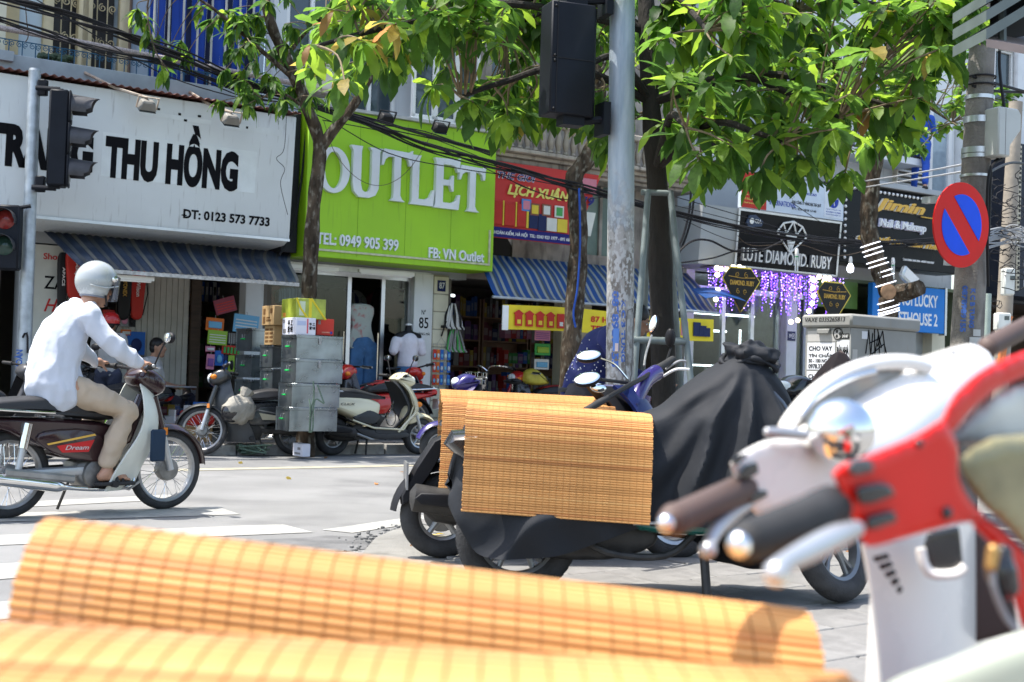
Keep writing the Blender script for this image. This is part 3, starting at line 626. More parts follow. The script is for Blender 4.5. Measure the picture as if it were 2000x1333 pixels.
# red calendar banner
rb = thing('banner', 'red shop banner with yellow and navy lettering and pictures of calendars', 'banner', FAC, (6, -.5, 3.08))
MB().sheet(lambda u, v: (5.02+(1.52+.52*v)*u, -.5+.01*math.sin(u*9), 3.08+1.14*v), 16, 8, .006).build('sheet', REDB, rb)
def rp(name, x0, y0, x1, y1, m, sk=.0):
    (a0, z1), (a1, z0) = L(x0, y0, .52), L(x1, y1, .52); b = MB(); b.prism([(a0, z0), (a1, z0), (a1+sk, z1), (a0+sk, z1)], -.526, -.516); return b.build(name, m, rb)
MB().prism([(5.02, 3.09), (6.52, 3.09), (6.58, 3.24), (5.02, 3.24)], -.523, -.516).build('blue_band', flat('band_blue', (.02, .02, .16), .6), rb)
def rtxt(s, x0, x1, z0, z1, m, **k): a0, a1 = L(x0, 400, .52)[0], L(x1, 400, .52)[0]; return text(s, 'lettering', m, rb, a0, a1, z0, z1, -.524, th=.004, **k)
NAVL = flat('navy_lettering', (.03, .03, .17), .6); YLL = flat('yellow_lettering', (.74, .66, .16), .6)
rtxt('THẾ GIỚI', 969, 1044, 3.96, 4.12, WHITEL, shear=.25, bold=.05); text('THẾ GIỚI', 'lettering', NAVL, rb, L(970, 400, .52)[0], L(1043, 400, .52)[0], 3.965, 4.115, -.5285, th=.002, shear=.25, bold=.02)
rtxt('LỊCH XUÂN', 990, 1111, 3.70, 3.93, YLL, shear=.3, bold=.04)
rtxt('2019', 1112, 1160, 3.72, 3.86, NAVL, shear=.3, bold=.04)
rtxt('HOÀN KIẾM, HÀ NỘI  TEL: 0243 923 1977 - 091 664 2', 966, 1122, 3.12, 3.21, WHITEL, bold=.015, shear=.1)
prints = [flat('print_red', (.5, .04, .03), .6), flat('print_yellow', (.72, .55, .06), .6), flat('print_navy', (.02, .03, .09), .6), flat('print_white', (.68, .68, .62), .6), flat('print_green', (.08, .35, .10), .6), flat('print_brown', (.24, .10, .06), .6), flat('print_pink', (.62, .22, .28), .6), flat('print_blue', (.08, .25, .55), .6)]
x = 5.04
for i, (w_, z0, z1, m) in enumerate([(.16, 3.28, 3.62, 0), (.03, 3.27, 3.64, 1), (.20, 3.28, 3.60, 0), (.03, 3.27, 3.64, 1), (.17, 3.28, 3.62, 0), (.05, 3.27, 3.64, 1), (.17, 3.27, 3.56, 2), (.16, 3.25, 3.50, 2), (.20, 3.26, 3.46, 3), (.20, 3.26, 3.46, 1)]):
    MB().box(x, x+w_-.012, -.528-.0005*i, -.516, z0, z1).build('printed_item', prints[m], rb); x += w_
for i, (a, z, m1, m2) in enumerate([(5.62, 3.60, 7, 6), (5.78, 3.55, 5, 1), (6.0, 3.56, 5, 3), (6.24, 3.56, 3, 4)]):
    MB().box(a-.085, a+.085, -.531-.0005*i, -.516, z-.08, z+.1).build('printed_item', prints[m1], rb); MB().box(a-.06, a+.06, -.535, -.53, z-.055, z+.075).build('printed_item', prints[m2], rb)
MB().prism([(6.62, 3.25), (6.86, 3.25), (6.95, 3.62), (6.7, 3.62)], -.53, -.516).build('printed_item', prints[3], rb)
MB().box(6.62, 6.95, -.53, -.516, 3.9, 4.14).build('printed_item', prints[6], rb)

# striped awnings
def awning(name, label, a0, a1, prof, m, strips, base, sag=.03, droop=0, rib=0.):
    b = MB(); P = [V((p[0], p[1], 0)) for p in prof]; C_ = smooth_poly(P, 5, False); n = len(C_)-1; k = len(strips)
    for i in range(k):
        b.m = strips[i]
        def fn(u, v, i=i):
            c = C_[int(round(v*n))]; s_ = (i+u)/k; da = (a1[0]-a0[0]) ; lo, hi = a0[0]+(a0[1]-a0[0])*v, a1[0]+(a1[1]-a1[0])*v
            return (lo+(hi-lo)*s_, -c.x, c.y-sag*math.sin(PI*v)*(1+.6*math.sin(s_*17+1))+rib*math.cos(s_*2*PI*k/2)+droop*v*v*math.sin(s_*PI*2.5))
        b.sheet(fn, 2, n, .004)
    return solo(b, name, m, label, 'awning', FAC, base)
AW = [mat('awning_blue', (.022, .038, .072), .6, var=.25, scale=3, dirt_or_reflection=((.10, .11, .13), .5, 3)), mat('awning_grey', (.07, .075, .08), .6, var=.2), mat('awning_line', (.15, .145, .13), .6, var=.15)]
st = []
for i in range(9): st += [0, 0, 0, 1, 0, 0, 0, 2]
awning('awning', 'dark blue ribbed sheet awning over the stationery shop', (-1.36, -1.25), (1.98, 1.52), [(.22, 2.62), (.6, 2.46), (1.35, 2.14)], AW, st, (.3, -.7, 2.1), .01, 0, .006)
mb = MB(); mb.box(-1.25, 1.52, -1.365, -1.34, 2.09, 2.135); solo(mb, 'awning_bar', mat('awning_bar', (.45, .44, .42), .5, .3, var=.3, scale=30), 'pale metal bar along the lip of the dark blue awning', 'bar', FAC, (.1, -1.35, 2.1))
AW3 = [flat('awning_bright_blue', (.014, .06, .20), .5), flat('awning_stripe', (.24, .26, .25), .6), flat('awning_slate', (.06, .08, .10), .6)]
st = [0, 0, 1, 2, 0, 1]*16
awning('awning', 'bright blue awning with diagonal pale stripes over the calendar shop', (4.98, 4.66), (9.30, 8.98), [(.1, 2.86), (.55, 2.62), (.95, 2.30), (1.2, 2.16)], AW3, st, (7, -.7, 2.15), .05)
mb = MB(); mb.rod((4.6, -1.2, 2.15), (9.0, -1.2, 2.15), .02); solo(mb, 'awning_pole', GALV, 'steel roller pole along the lip of the bright blue awning', 'pole', FAC, (7, -1.2, 2.15))
# yellow banner below it
yb = thing('banner', 'yellow banner with red envelope pictures hanging under the striped awning', 'banner', FAC, (6.8, -1.2, 1.7))
MB().sheet(lambda u, v: (4.78+4.1*u, -1.21+.012*math.sin(u*14), 1.70+.02*math.sin(u*6)+.35*v), 24, 3, .005).build('sheet', YELP, yb)
MB().box(4.76, 4.86, -1.235, -1.218, 1.69, 2.04).build('white_margin', WHITEL, yb)
(za, zb) = (1.76, 1.97)
for i in range(6):
    a = 4.98+i*.19; nb = MB(); nb.prism([(a, za), (a+.12, za), (a+.12, zb-.05), (a+.145, zb-.03), (a+.06, zb+.02), (a-.025, zb-.03), (a, zb-.05)] if i < 4 else [(a-.01, za), (a+.14, za), (a+.14, zb), (a-.01, zb)], -1.24, -1.22); e_ = nb.build('printed_envelope', prints[0], yb)
    MB().box(a+.03, a+.09, -1.244, -1.239, za+.03, za+.09).build('printed_envelope', prints[1 if i != 4 else 3], yb)
text('87 HÀNG MÃ', 'lettering', REDL, yb, 6.36, 7.35, 1.88, 1.99, -1.225, bold=.02); text('TEL: 0243 923 1977', 'lettering', REDL, yb, 6.36, 7.75, 1.74, 1.83, -1.225, bold=.02); text('VÕ', 'lettering', REDL, yb, 7.78, 7.98, 1.88, 1.98, -1.225, bold=.02)
for i, (a, z1) in enumerate([(8.42, 1.98), (8.54, 1.93), (8.62, 1.90)]): MB().box(a, a+.15, -1.236-.003*i, -1.22, 1.76, z1).build('printed_wallet', prints[2], yb)
MB().box(8.16, 8.3, -1.235, -1.22, 1.76, 1.98).build('printed_item', prints[6], yb); MB().box(8.02, 8.12, -1.235, -1.22, 1.76, 1.98).build('printed_item', prints[3], yb)
mb = MB(); mb.sheet(lambda u, v: (8.6+.9*u, -.95-.35*v, 2.52-.16*v+.05*math.sin(PI*u)), 8, 4, .005); solo(mb, 'parasol_flap', AW3[0], 'plain blue canvas flap at the right end of the striped awning', 'canvas', FAC, (9, -1, 2.4))

# jeweller's signboard
js = thing('shop_sign', 'black glossy signboard with white diamond outline and raised capitals', 'sign', FAC, (10.9, -.5, 3.0))
MB().prism([(-.05, 2.97), (-.78, 2.97), (-.86, 3.93), (-.05, 3.93)], 8.9, 12.2, 'yz').build('box', GREYW, js)
JT = Matrix.Identity(4); JT[1][2] = -.0833; JT[1][3] = .0833*2.97
def jb(n, m, f, **k): b = MB(); b.X = JT; f(b); return b.build(n, m, js, **k)
jb('face', BLACKS, lambda b: b.box(9.72, 12.16, -.80, -.77, 3.0, 3.9))
jb('frame', ALU, lambda b: [b.box(9.68, 12.2, -.815, -.77, 2.965, 3.0), b.box(9.68, 12.2, -.815, -.77, 3.9, 3.935), b.box(9.68, 9.72, -.815, -.77, 3.0, 3.9), b.box(12.16, 12.2, -.815, -.77, 3.0, 3.9)])
for dy, m, th in [(-.80, flat('letter_side', (.25, .26, .28), .5), .05), (-.85, WHITEL, .004)]:
    text('LUTE DIAMOND. RUBY', 'lettering', m, js, 9.82, 11.98, 3.08, 3.30, dy, th=th, bold=.012, M=JT)
def dia(b):
    c = (10.95, 3.56); A = [(-.36, .06), (-.22, .22), (.02, .27), (.25, .2), (.38, .04), (.0, -.27)]
    P = [(c[0]+x, -.83, c[1]+z) for x, z in A]; T = lambda i, j: b.tube([P[i], P[j]], .016, 5)
    for i in range(6): T(i, (i+1) % 6)
    T(0, 4); Q = [(c[0]-.13, -.83, c[1]+.05), (c[0]+.12, -.83, c[1]+.045)]
    for q in Q: b.tube([q, P[5]], .014, 5); b.tube([q, P[2]], .014, 5)
    b.tube([Q[0], P[1]], .014, 5); b.tube([Q[1], P[3]], .014, 5)
    b.prism([(c[0]-.1, c[1]+.04), (c[0]+.1, c[1]+.04), (c[0], c[1]-.2)], -.835, -.82)
jb('diamond_outline', WHITEL, dia)
jb('emblem_plate', flat('emblem_navy', (.05, .07, .12), .4), lambda b: b.prism([(9.86, 3.70), (9.92, 3.84), (10.06, 3.86), (10.25, 3.76), (10.22, 3.68), (10.05, 3.66), (9.96, 3.62)], -.83, -.80))
jb('emblem_disc', WHITEL, lambda b: b.lathe([(.05, -.836), (.05, -.83)], 16, (9.98, 0, 3.75), 'y')); text('GIA', 'lettering', WHITEL, js, 10.05, 10.20, 3.72, 3.79, -.832, th=.003, M=JT)
# white advertising panel above
wa = thing('advert_board', 'white advertising board with red poster above the black diamond sign', 'sign', FAC, (10.9, -.6, 3.95))
MB().box(9.7, 12.2, -.92, -.84, 3.95, 4.55).build('board', flat('pale_blue_board', (.58, .65, .74), .5), wa)
MB().box(9.70, 10.28, -.925, -.92, 3.955, 4.55).build('poster', prints[0], wa); [text(s_, 'lettering', YLL, wa, 9.76, 10.22, z, z+.035, -.925, th=.002, bold=.01) for s_, z in [('Trụ sở: 360B Hàng Mã - Hoàn Kiếm', 4.16), ('ĐT: 024.38285740 - Fax: 04.38283040', 4.09), ('Email: kimhoan@hn.vnn.vn', 4.02)]]
text('INTERNATIONAL', 'lettering', BLUEL, wa, 10.36, 11.0, 4.06, 4.15, -.92, bold=.01); text('KHU CÔNG TY VÀNG BẠC ĐÁ QUÝ', 'lettering', BLACKL, wa, 10.9, 11.62, 4.12, 4.2, -.92, bold=.01); text('CHẤT LƯỢNG CAO', 'lettering', BLUEL, wa, 10.9, 11.5, 4.3, 4.38, -.92, bold=.01); text('ĐT: 024 3828 5740', 'lettering', BLACKL, wa, 10.9, 11.5, 4.03, 4.07, -.92)
MB().box(11.70, 12.16, -.926, -.92, 3.98, 4.54).build('notice', flat('notice_white', (.66, .70, .76), .5), wa); text('HUPACO', 'lettering', REDL, wa, 11.78, 12.08, 4.44, 4.5, -.926, th=.002, bold=.02)
MB().lathe([(.13, -.93), (.13, -.926)], 24, (11.93, 0, 4.28), 'y').build('globe_mark', BLUEL, wa); MB().tube([(11.83, -.932, 4.22), (11.93, -.932, 4.30), (12.03, -.932, 4.32)], .008, 5).tube([(11.93, -.932, 4.30), (11.95, -.932, 4.19)], .008, 5).build('globe_mark', WHITEL, wa)
[text(s_, 'lettering', BLUEL, wa, 11.75, 12.12, z, z+.025, -.926, th=.002) for s_, z in [('Trụ sở: 57 Hàng Mã - HN', 4.11), ('ĐT: 04.3828574 - Fax: 3828304', 4.065), ('Email: hupaco@hn.vn', 4.02)]]
# hanging diamond plates
GOLDE = mat('gold_edge', (.75, .55, .08), .35, .3, var=.1)
for x, y, lab in [(1447, 564, 'black diamond shaped hanging plate with gold edge, left of the pair'), (1628, 590, 'black diamond shaped hanging plate with gold edge, above the cabinet')]:
    a, z = L(x, y, 1.1); t = thing('hanging_sign', lab, 'sign', FAC, (a, -1.1, z))
    poly = [(-.44, .16), (-.26, .35), (.22, .35), (.44, .14), (0, -.40)]; sc = .95
    P = [(a+px*sc, z+pz*sc) for px, pz in poly]; MB().prism(P, -1.115, -1.085).build('plate', flat('plate_black', (.012, .011, .010), .4), t)
    MB().tube([(p[0], -1.1, p[1]) for p in P], .018, 6, closed=True).build('gold_edge', GOLDE, t)
    text('DIAMOND. RUBY', 'lettering', GOLD, t, a-.26, a+.28, z+.05, z+.13, -1.116, th=.004, bold=.01)
    s_ = MB(); [scroll(s_, (a+q*.10, z+.22), .05, -1.12, q, 1.2, .0035) for q in (-1, 1)]; [scroll(s_, (a+q*.08, z-.05), .045, -1.12, -q, 1.2, .0035) for q in (-1, 1)]; s_.tube([(a-.3, -1.12, z+.19), (a, -1.12, z+.17), (a+.3, -1.12, z+.19)], .005, 4); s_.build('scrollwork', GOLD, t)
    MB().tube([(a-.2, -1.1, z+.33), (a, -1.1, z+.55), (a+.15, -1.1, z+.33)], .004, 4).build('cord', BLACKP, t)
# curtain of violet fairy lights
fl = thing('fairy_lights', 'violet fairy light curtain hanging over the jeweller shop front', 'string lights', FAC, (10.9, -.9, 2.2))
VIO = mat('violet_bulb', (.20, .07, 1.), .4, var=0, emit=2.2); VIO2 = mat('pale_violet_bulb', (.42, .28, 1.), .4, var=0, emit=2.6)
b1, wr = MB(), MB()
for i in range(112):
    a = 9.25+i*.027+rnd.uniform(-.01, .01); o = rnd.uniform(.55, 1.0); z1 = 2.93; ln = rnd.choice([.35, .5, .62, .75])+rnd.uniform(-.05, .05)
    if 10.05 < a < 10.55 or a > 12.1: ln *= .9
    n = int(ln/.052); wr.rod((a, -o, z1), (a, -o, z1-ln), .003, 3)
    for k in range(n): b1.m = 1 if rnd.random() < .3 else 0; b1.ball((a+rnd.uniform(-.018, .018), -o-.004, z1-k*.052-rnd.uniform(0, .03)), rnd.uniform(.008, .012), 6, 4)
q = b1.build('bulbs', [VIO, VIO2], fl); q['kind'] = 'stuff'; q = wr.build('wires', mat('violet_wire', (.10, .07, .16), .6), fl); q['kind'] = 'stuff'
MB().grid(lambda u, v: (9.2+3.1*u, -1.0+.5*v, 2.95), 1, 1).box(9.2, 12.3, -1.0, -.5, 2.935, 2.95).build('lattice', flat('lattice_grey', (.16, .14, .17), .7), fl)
WB = mat('warm_bulb', (1., .86, .58), .4, var=0, emit=2.5); bme = MB().ball((0, 0, 0), .042, 12, 8).mesh('globe_bulb', WB)
for x, y in [(1400, 524), (1408, 526), (1420, 527), (1432, 522), (1436, 528), (1444, 522), (1452, 526), (1401, 537), (1402, 567), (1398, 585), (1587, 546), (1590, 548), (1600, 541), (1612, 543), (1620, 544), (1610, 550), (1588, 562), (1589, 578), (1586, 593), (1580, 608), (1558, 626), (1545, 629)]:
    a, z = L(x, y, 1.02); place('globe_bulb', bme, fl, (a, -1.02, z))
# lit interior tubes and display counters of the jeweller
for a0, a1, z, y in [(9.75, 11.4, 2.25, .4), (9.8, 11.2, 1.98, .9)]:
    mb = MB(); mb.rod((a0, y, z), (a1, y, z), .02); solo(mb, 'tube_light', TUBELIT, 'lit white tube %s inside the jeweller shop' % ('near the door head' if y < .5 else 'above the display case'), 'tube light', FAC, ((a0+a1)/2, y, z))
dc = thing('display_case', 'white lit display case inside the jeweller shop', 'display case', FAC, (10.4, .9, .12))
MB().box(9.9, 11.3, .75, 1.3, .12, 1.0).build('cabinet', WHITEP, dc); MB().box(9.9, 11.3, .75, 1.3, 1.0, 1.35).build('glass_box', GLASS, dc); MB().box(9.95, 11.25, .80, .83, 1.33, 1.36).build('light_strip', TUBELIT, dc); MB().box(9.95, 10.9, .72, .745, .7, .95).build('name_strip', BLACKP, dc); text('PEARL', 'lettering', WHITEL, dc, 10.0, 10.5, .78, .88, .72)
dw = thing('wall_display', 'pale wall display with rows of necklaces inside the jeweller shop', 'display', FAC, (10.3, 1.8, 1.4))
MB().box(9.75, 11.2, 1.75, 1.8, 1.3, 2.0).build('back', flat('display_white', (.7, .75, .78), .5), dw)
for i in range(8): MB().ring(.05, .008, 16, 6, (9.85+i*.17, 1.74, 1.75+.03*(i % 2))).build('necklace', GOLDE if i % 3 else CHROME, dw)
for i, x in enumerate((9.62, 10.98)):
    mb = MB(); mb.rod((x, .32, .5), (x, .32, 2.0), .018); solo(mb, 'tube_light', TUBELIT, 'upright lit tube at the %s side of the jeweller shop' % ('left' if i == 0 else 'right'), 'tube light', FAC, (x, .32, .5))
# hanging lamps
def bulb(x, y, o, label, cfl=True, top=50):
    a, z = L(x, y, o); t = thing('hanging_bulb', label, 'lamp', FAC, (a, -o, z))
    MB().rod((a, -o, z+.12), (a+.02, -o+.02, z+.12+top*.01), .004, 4).build('cord', BLACKP, t)
    MB().lathe([(.03, .02), (.035, .06), (.03, .12), (.02, .15)], 12, (a, -o, z)).build('cap', WHITEP, t)
    b = MB()
    if cfl:
        for i in range(4): c = i*PI/2; b.rod((a+.025*math.cos(c), -o+.025*math.sin(c), z+.02), (a+.025*math.cos(c), -o+.025*math.sin(c), z-.24), .012, 6)
        b.build('tubes', flat('cfl_white', (.72, .76, .72), .4), t); MB().lathe([(.036, .0), (.036, .02)], 12, (a, -o, z)).build('green_ring', flat('cfl_green', (.05, .3, .12), .5), t)
    else: b.lathe([(.03, .02), (.055, -.03), (.06, -.08), (.045, -.12), (.0, -.14)], 14, (a, -o, z)); b.build('globe', mat('led_glow', (.8, .88, 1.), .4, var=0, emit=3.), t)
bulb(1556, 503, 1.2, 'white tube bulb hanging in front of the black diamond sign'); bulb(1744, 520, 1.0, 'white tube bulb hanging beside the striped lit trunk'); bulb(1661, 518, 1.1, 'lit round bulb hanging between jeweller and nail salon', False)
# nail salon signboard
ns = thing('shop_sign', 'black nail salon signboard with gold script and bulb border', 'sign', FAC, (14, -.5, 3.3))
MB().box(12.5, 15.95, -.60, -.05, 3.28, 4.68).build('board', BLACKS, ns, bevel=.01)
def nt_(s, x0, x1, y0, y1, m, dy=0., **k): (a0, z1), (a1, z0) = L(x0, y0, .62), L(x1, y1, .62); return text(s, 'lettering', m, ns, a0, a1, z0, z1, -.60-dy, th=.03, **k)
WGL = flat('warm_white_letter', (.72, .70, .62), .5)
for dx, m, dy in [(0, WGL, 0), (2, GOLD, .03)]:
    nt_('Jimin', 1703+dx, 1802+dx, 385, 428, m, dy, shear=.35, bold=.03); nt_('Gội - Nối Mi - Phun Thêu', 1672+dx, 1832+dx, 456, 492, m, dy, shear=.3, bold=.03)
(a0, z0), (a1, z1) = L(1800, 424, .65), L(1824, 428, .65); MB().tube([(a0, -.64, z0), (a1, -.64, z0)], .012, 5).build('swash', GOLD, ns)
nt_('Nail & Makeup', 1716, 1806, 426, 460, flat('lilac_letter', (.62, .62, .80), .5), 0, bold=.05, shear=.15); nt_('Nail & Makeup', 1717, 1806, 427, 459, WHITEL, .03, bold=.015, shear=.15)
nt_('Tel: 0965 166 288 - 0987 240 517', 1764, 1824, 505, 516, WHITEL, bold=.01)
sb_ = MB().ball((0, 0, 0), .028, 10, 6).mesh('border_bulb', flat('bulb_white', (.78, .78, .76), .3))
for i in range(12): place('border_bulb', sb_, ns, (12.6, -.62, 3.36+i*.115))
for i in range(28): place('border_bulb', sb_, ns, (12.6+i*.118, -.62, 4.63))
# blue guest house board
bs = thing('shop_sign', 'blue guest house board with white capitals below the nail salon sign', 'sign', FAC, (14.8, -.1, 2.1))
MB().box(13.75, 15.88, -.32, -.2, 2.13, 3.0).build('board', flat('guest_blue', (.02, .19, .56), .45), bs, bevel=.008); MB().box(15.88, 15.94, -.33, -.19, 2.1, 3.03).build('edge_trim', ALU, bs)
text('HANOI LUCKY', 'lettering', WHITEL, bs, 14.2, 15.66, 2.62, 2.86, -.32, bold=.02); text('GUESTHOUSE 2', 'lettering', WHITEL, bs, 14.05, 15.66, 2.26, 2.50, -.32, bold=.02)
sl_ = thing('flood_lamp', 'silver reflector flood lamp pointing down by the striped lit trunk', 'lamp', FAC, L(1772, 545, .9)[:1]+(-.9, L(1772, 545, .9)[1]))
a, z = L(1772, 543, .9); X = Matrix.Translation((a, -.9, z)) @ Matrix.Rotation(.5, 4, 'Y'); b = MB(); b.X = X; b.prism([(-.24, -.12), (.22, -.12), (.22, .12), (-.24, .12)], -.1, .02); b.build('housing', mat('lamp_silver', (.6, .66, .66), .3, .4, var=.1), sl_, bevel=.03); b = MB(); b.X = X; b.box(-.2, .18, -.11, -.1, -.09, .09); b.build('lens', WHITEP, sl_); b = MB(); b.X = X; b.rod((0, 0, .1), (.02, .2, .3), .012); b.build('bracket', BLACKP, sl_)
# dark vertical board at the right edge
ds = thing('shop_sign', 'dark vertical signboard with light dotted frame at the right edge', 'sign', FAC, (18, -.6, 3))
MB().box(17.1, 19.2, -.85, -.1, 2.95, 6.0).build('board', flat('slate_board', (.02, .024, .035), .5), ds); MB().box(17.38, 17.48, -.87, -.85, 3.05, 5.95).build('dotted_frame', flat('frame_cream', (.55, .50, .38), .5), ds)
for i in range(30): MB().box(17.41, 17.45, -.885, -.87, 3.1+i*.095, 3.15+i*.095).build('frame_bulb', BLACKP, ds)
for i, c in enumerate('CNQB'): text(c, 'lettering', WHITEL, ds, 17.66, 17.84, 3.75-i*.2, 3.9-i*.2, -.85, bold=.02)
# fluorescent fittings below awning and beam
for i, (x0, y0, x1, y1, o, lab) in enumerate([(210, 543, 300, 545, 1.25, 'white tube fitting under the dark blue awning, left one'), (370, 545, 520, 547, 1.2, 'white tube fitting under the dark blue awning, right one'), (535, 516, 660, 527, .3, 'tube fitting above the boutique door, left one'), (700, 530, 808, 537, .3, 'tube fitting above the boutique door, right one')]):
    (a0, z0), (a1, z1) = L(x0, y0, o), L(x1, y1, o); mb = MB(); mb.box(a0, a1, -o-.03, -o+.03, z1-.03, z1+.02); mb.rod((a0+.03, -o, z1-.04), (a1-.03, -o, z1-.04), .014); solo(mb, 'tube_light', WHITEP, lab, 'tube light', FAC, ((a0+a1)/2, -o, z1))
mb = MB(); mb.rod((4.75, .9, 2.28), (5.3, .9, 2.28), .02); solo(mb, 'tube_light', TUBELIT, 'lit tube inside the calendar shop near its left wall', 'tube light', FAC, (5, .9, 2.28))
# ---------------------------------------------------------------- poles, traffic lights, cabinet
def to_ground(p, q): t = (0-p.z)/(q.z-p.z); return p+(q-p)*t
SIGB = mat('signal_black', (.009, .011, .016), .55, var=.2, scale=5, spec=.2); VIS = mat('visor_black', (.045, .045, .05), .55, var=.3, scale=10)
def frame_at(p, xdir, up=V((0, 0, 1))):
    x = V(xdir).normalized(); z = (V(up)-x*V(up).dot(x)).normalized(); y = z.cross(x); return Matrix.Translation(p) @ Matrix((x, y, z)).transposed().to_4x4()
# left pole
pt, pb = U(68, 140, 15), U(46, 745, 15); pg = to_ground(pt, pb)
lp = thing('signal_pole', 'pale galvanised traffic signal pole behind the rider at the left', 'pole', WORLD, pg)
MB().tube([pg, pg.lerp(pt, .5), pt], [.078, .073, .066], 20).build('shaft', GALV, lp); MB().lathe([(.068, 0), (.06, .03), (.0, .04)], 20, pt).build('cap', GALV, lp)
MB().lathe([(.17, 0), (.17, .03), (.10, .06), (.082, .1)], 20, pg).build('base_collar', GALV, lp)
for x, y in ((84, 172), (79, 360)): p = U(x, y, 14.97); MB().box(p.x-.05, p.x+.05, p.y-.04, p.y+.04, p.z-.09, p.z+.09).build('clamp', SIGB, lp, bevel=.01)
bt = text('HOÀN', 'stencil', flat('stencil_blue', (.05, .13, .40), .7), lp, 0, .22, 0, .09, 0, th=.002, bold=.03, M=Matrix.Translation(U(43, 722, 14.92)) @ Matrix.Rotation(-PI/2, 4, 'Y'))
MB().tube([U(44+dx, y, 14.92) for dx, y in [(0, 660), (4, 652), (8, 650), (10, 660), (10, 690)]], .012, 6).build('cable_hole', BLACKP, lp)
# its signal, heads turned right
c = U(117, 272, 14.9); sg = thing('traffic_light', 'black three lamp traffic light seen from the side, left pole', 'traffic light', frame_at(c, (.97, .25, 0)), (0, 0, -.53))
MB().box(-.12, .09, -.13, .13, -.54, .54).build('housing', SIGB, sg, bevel=.02)
for i in range(3):
    z = .36-i*.36; MB().box(.09, .115, -.16, .16, z-.175, z+.175).build('door_frame', SIGB, sg, bevel=.02)
    v = MB(); n = 18
    def vf(u, w_, z=z): a = PI*(-.12+1.24*u); ln = .115+w_*(.30 if .1 < u < .9 else .22)*(1-.28*abs(math.cos(a))); return (ln, -math.cos(a)*(.15-.015*w_), z+math.sin(a)*(.15-.02*w_)-.01*w_)
    v.sheet(vf, n, 4, .004); v.build('visor', VIS, sg)
    MB().lathe([(.14, .116), (.12, .125), (.0, .135)], 20, (0, 0, z), 'x').build('lens', mat('dark_lens', (.04, .03, .02), .15), sg)
for z in (.56, -.56): MB().tube([(-.02, 0, z), (-.28, .02, z+.0)], .028, 8).box(-.1, .02, -.05, .05, min(z, z*.95), max(z, z*.95)).build('bracket', SIGB, sg)
# second signal facing the camera at the frame edge
c = U(17, 458, 14.8); s2 = thing('traffic_light', 'black traffic light with dull red lens facing us at the left edge', 'traffic light', frame_at(c, (1, .15, 0)), (0, 0, -.5))
MB().box(-.17, .13, -.1, .1, -.4, .32).build('housing', SIGB, s2, bevel=.02)
for i, (z, col) in enumerate([(.15, (.2, .022, .02)), (-.14, (.02, .05, .04))]):
    MB().lathe([(.105, -.105), (.09, -.12), (.0, -.135)], 24, (-.02, 0, z), 'y').build('lens', mat('lens%d' % i, col, .12, var=.2, scale=30), s2)
    v = MB(); v.sheet(lambda u, w_, z=z: (-.02+math.cos(PI*(-.1+1.2*u))*.118, -.1-w_*.17*(1 if .1 < u < .9 else .6), z+math.sin(PI*(-.1+1.2*u))*.118), 16, 2, .004); v.build('visor', VIS, s2)
MB().tube([(.1, 0, .3), (.22, .02, .33)], .022, 8).build('bracket', SIGB, s2)
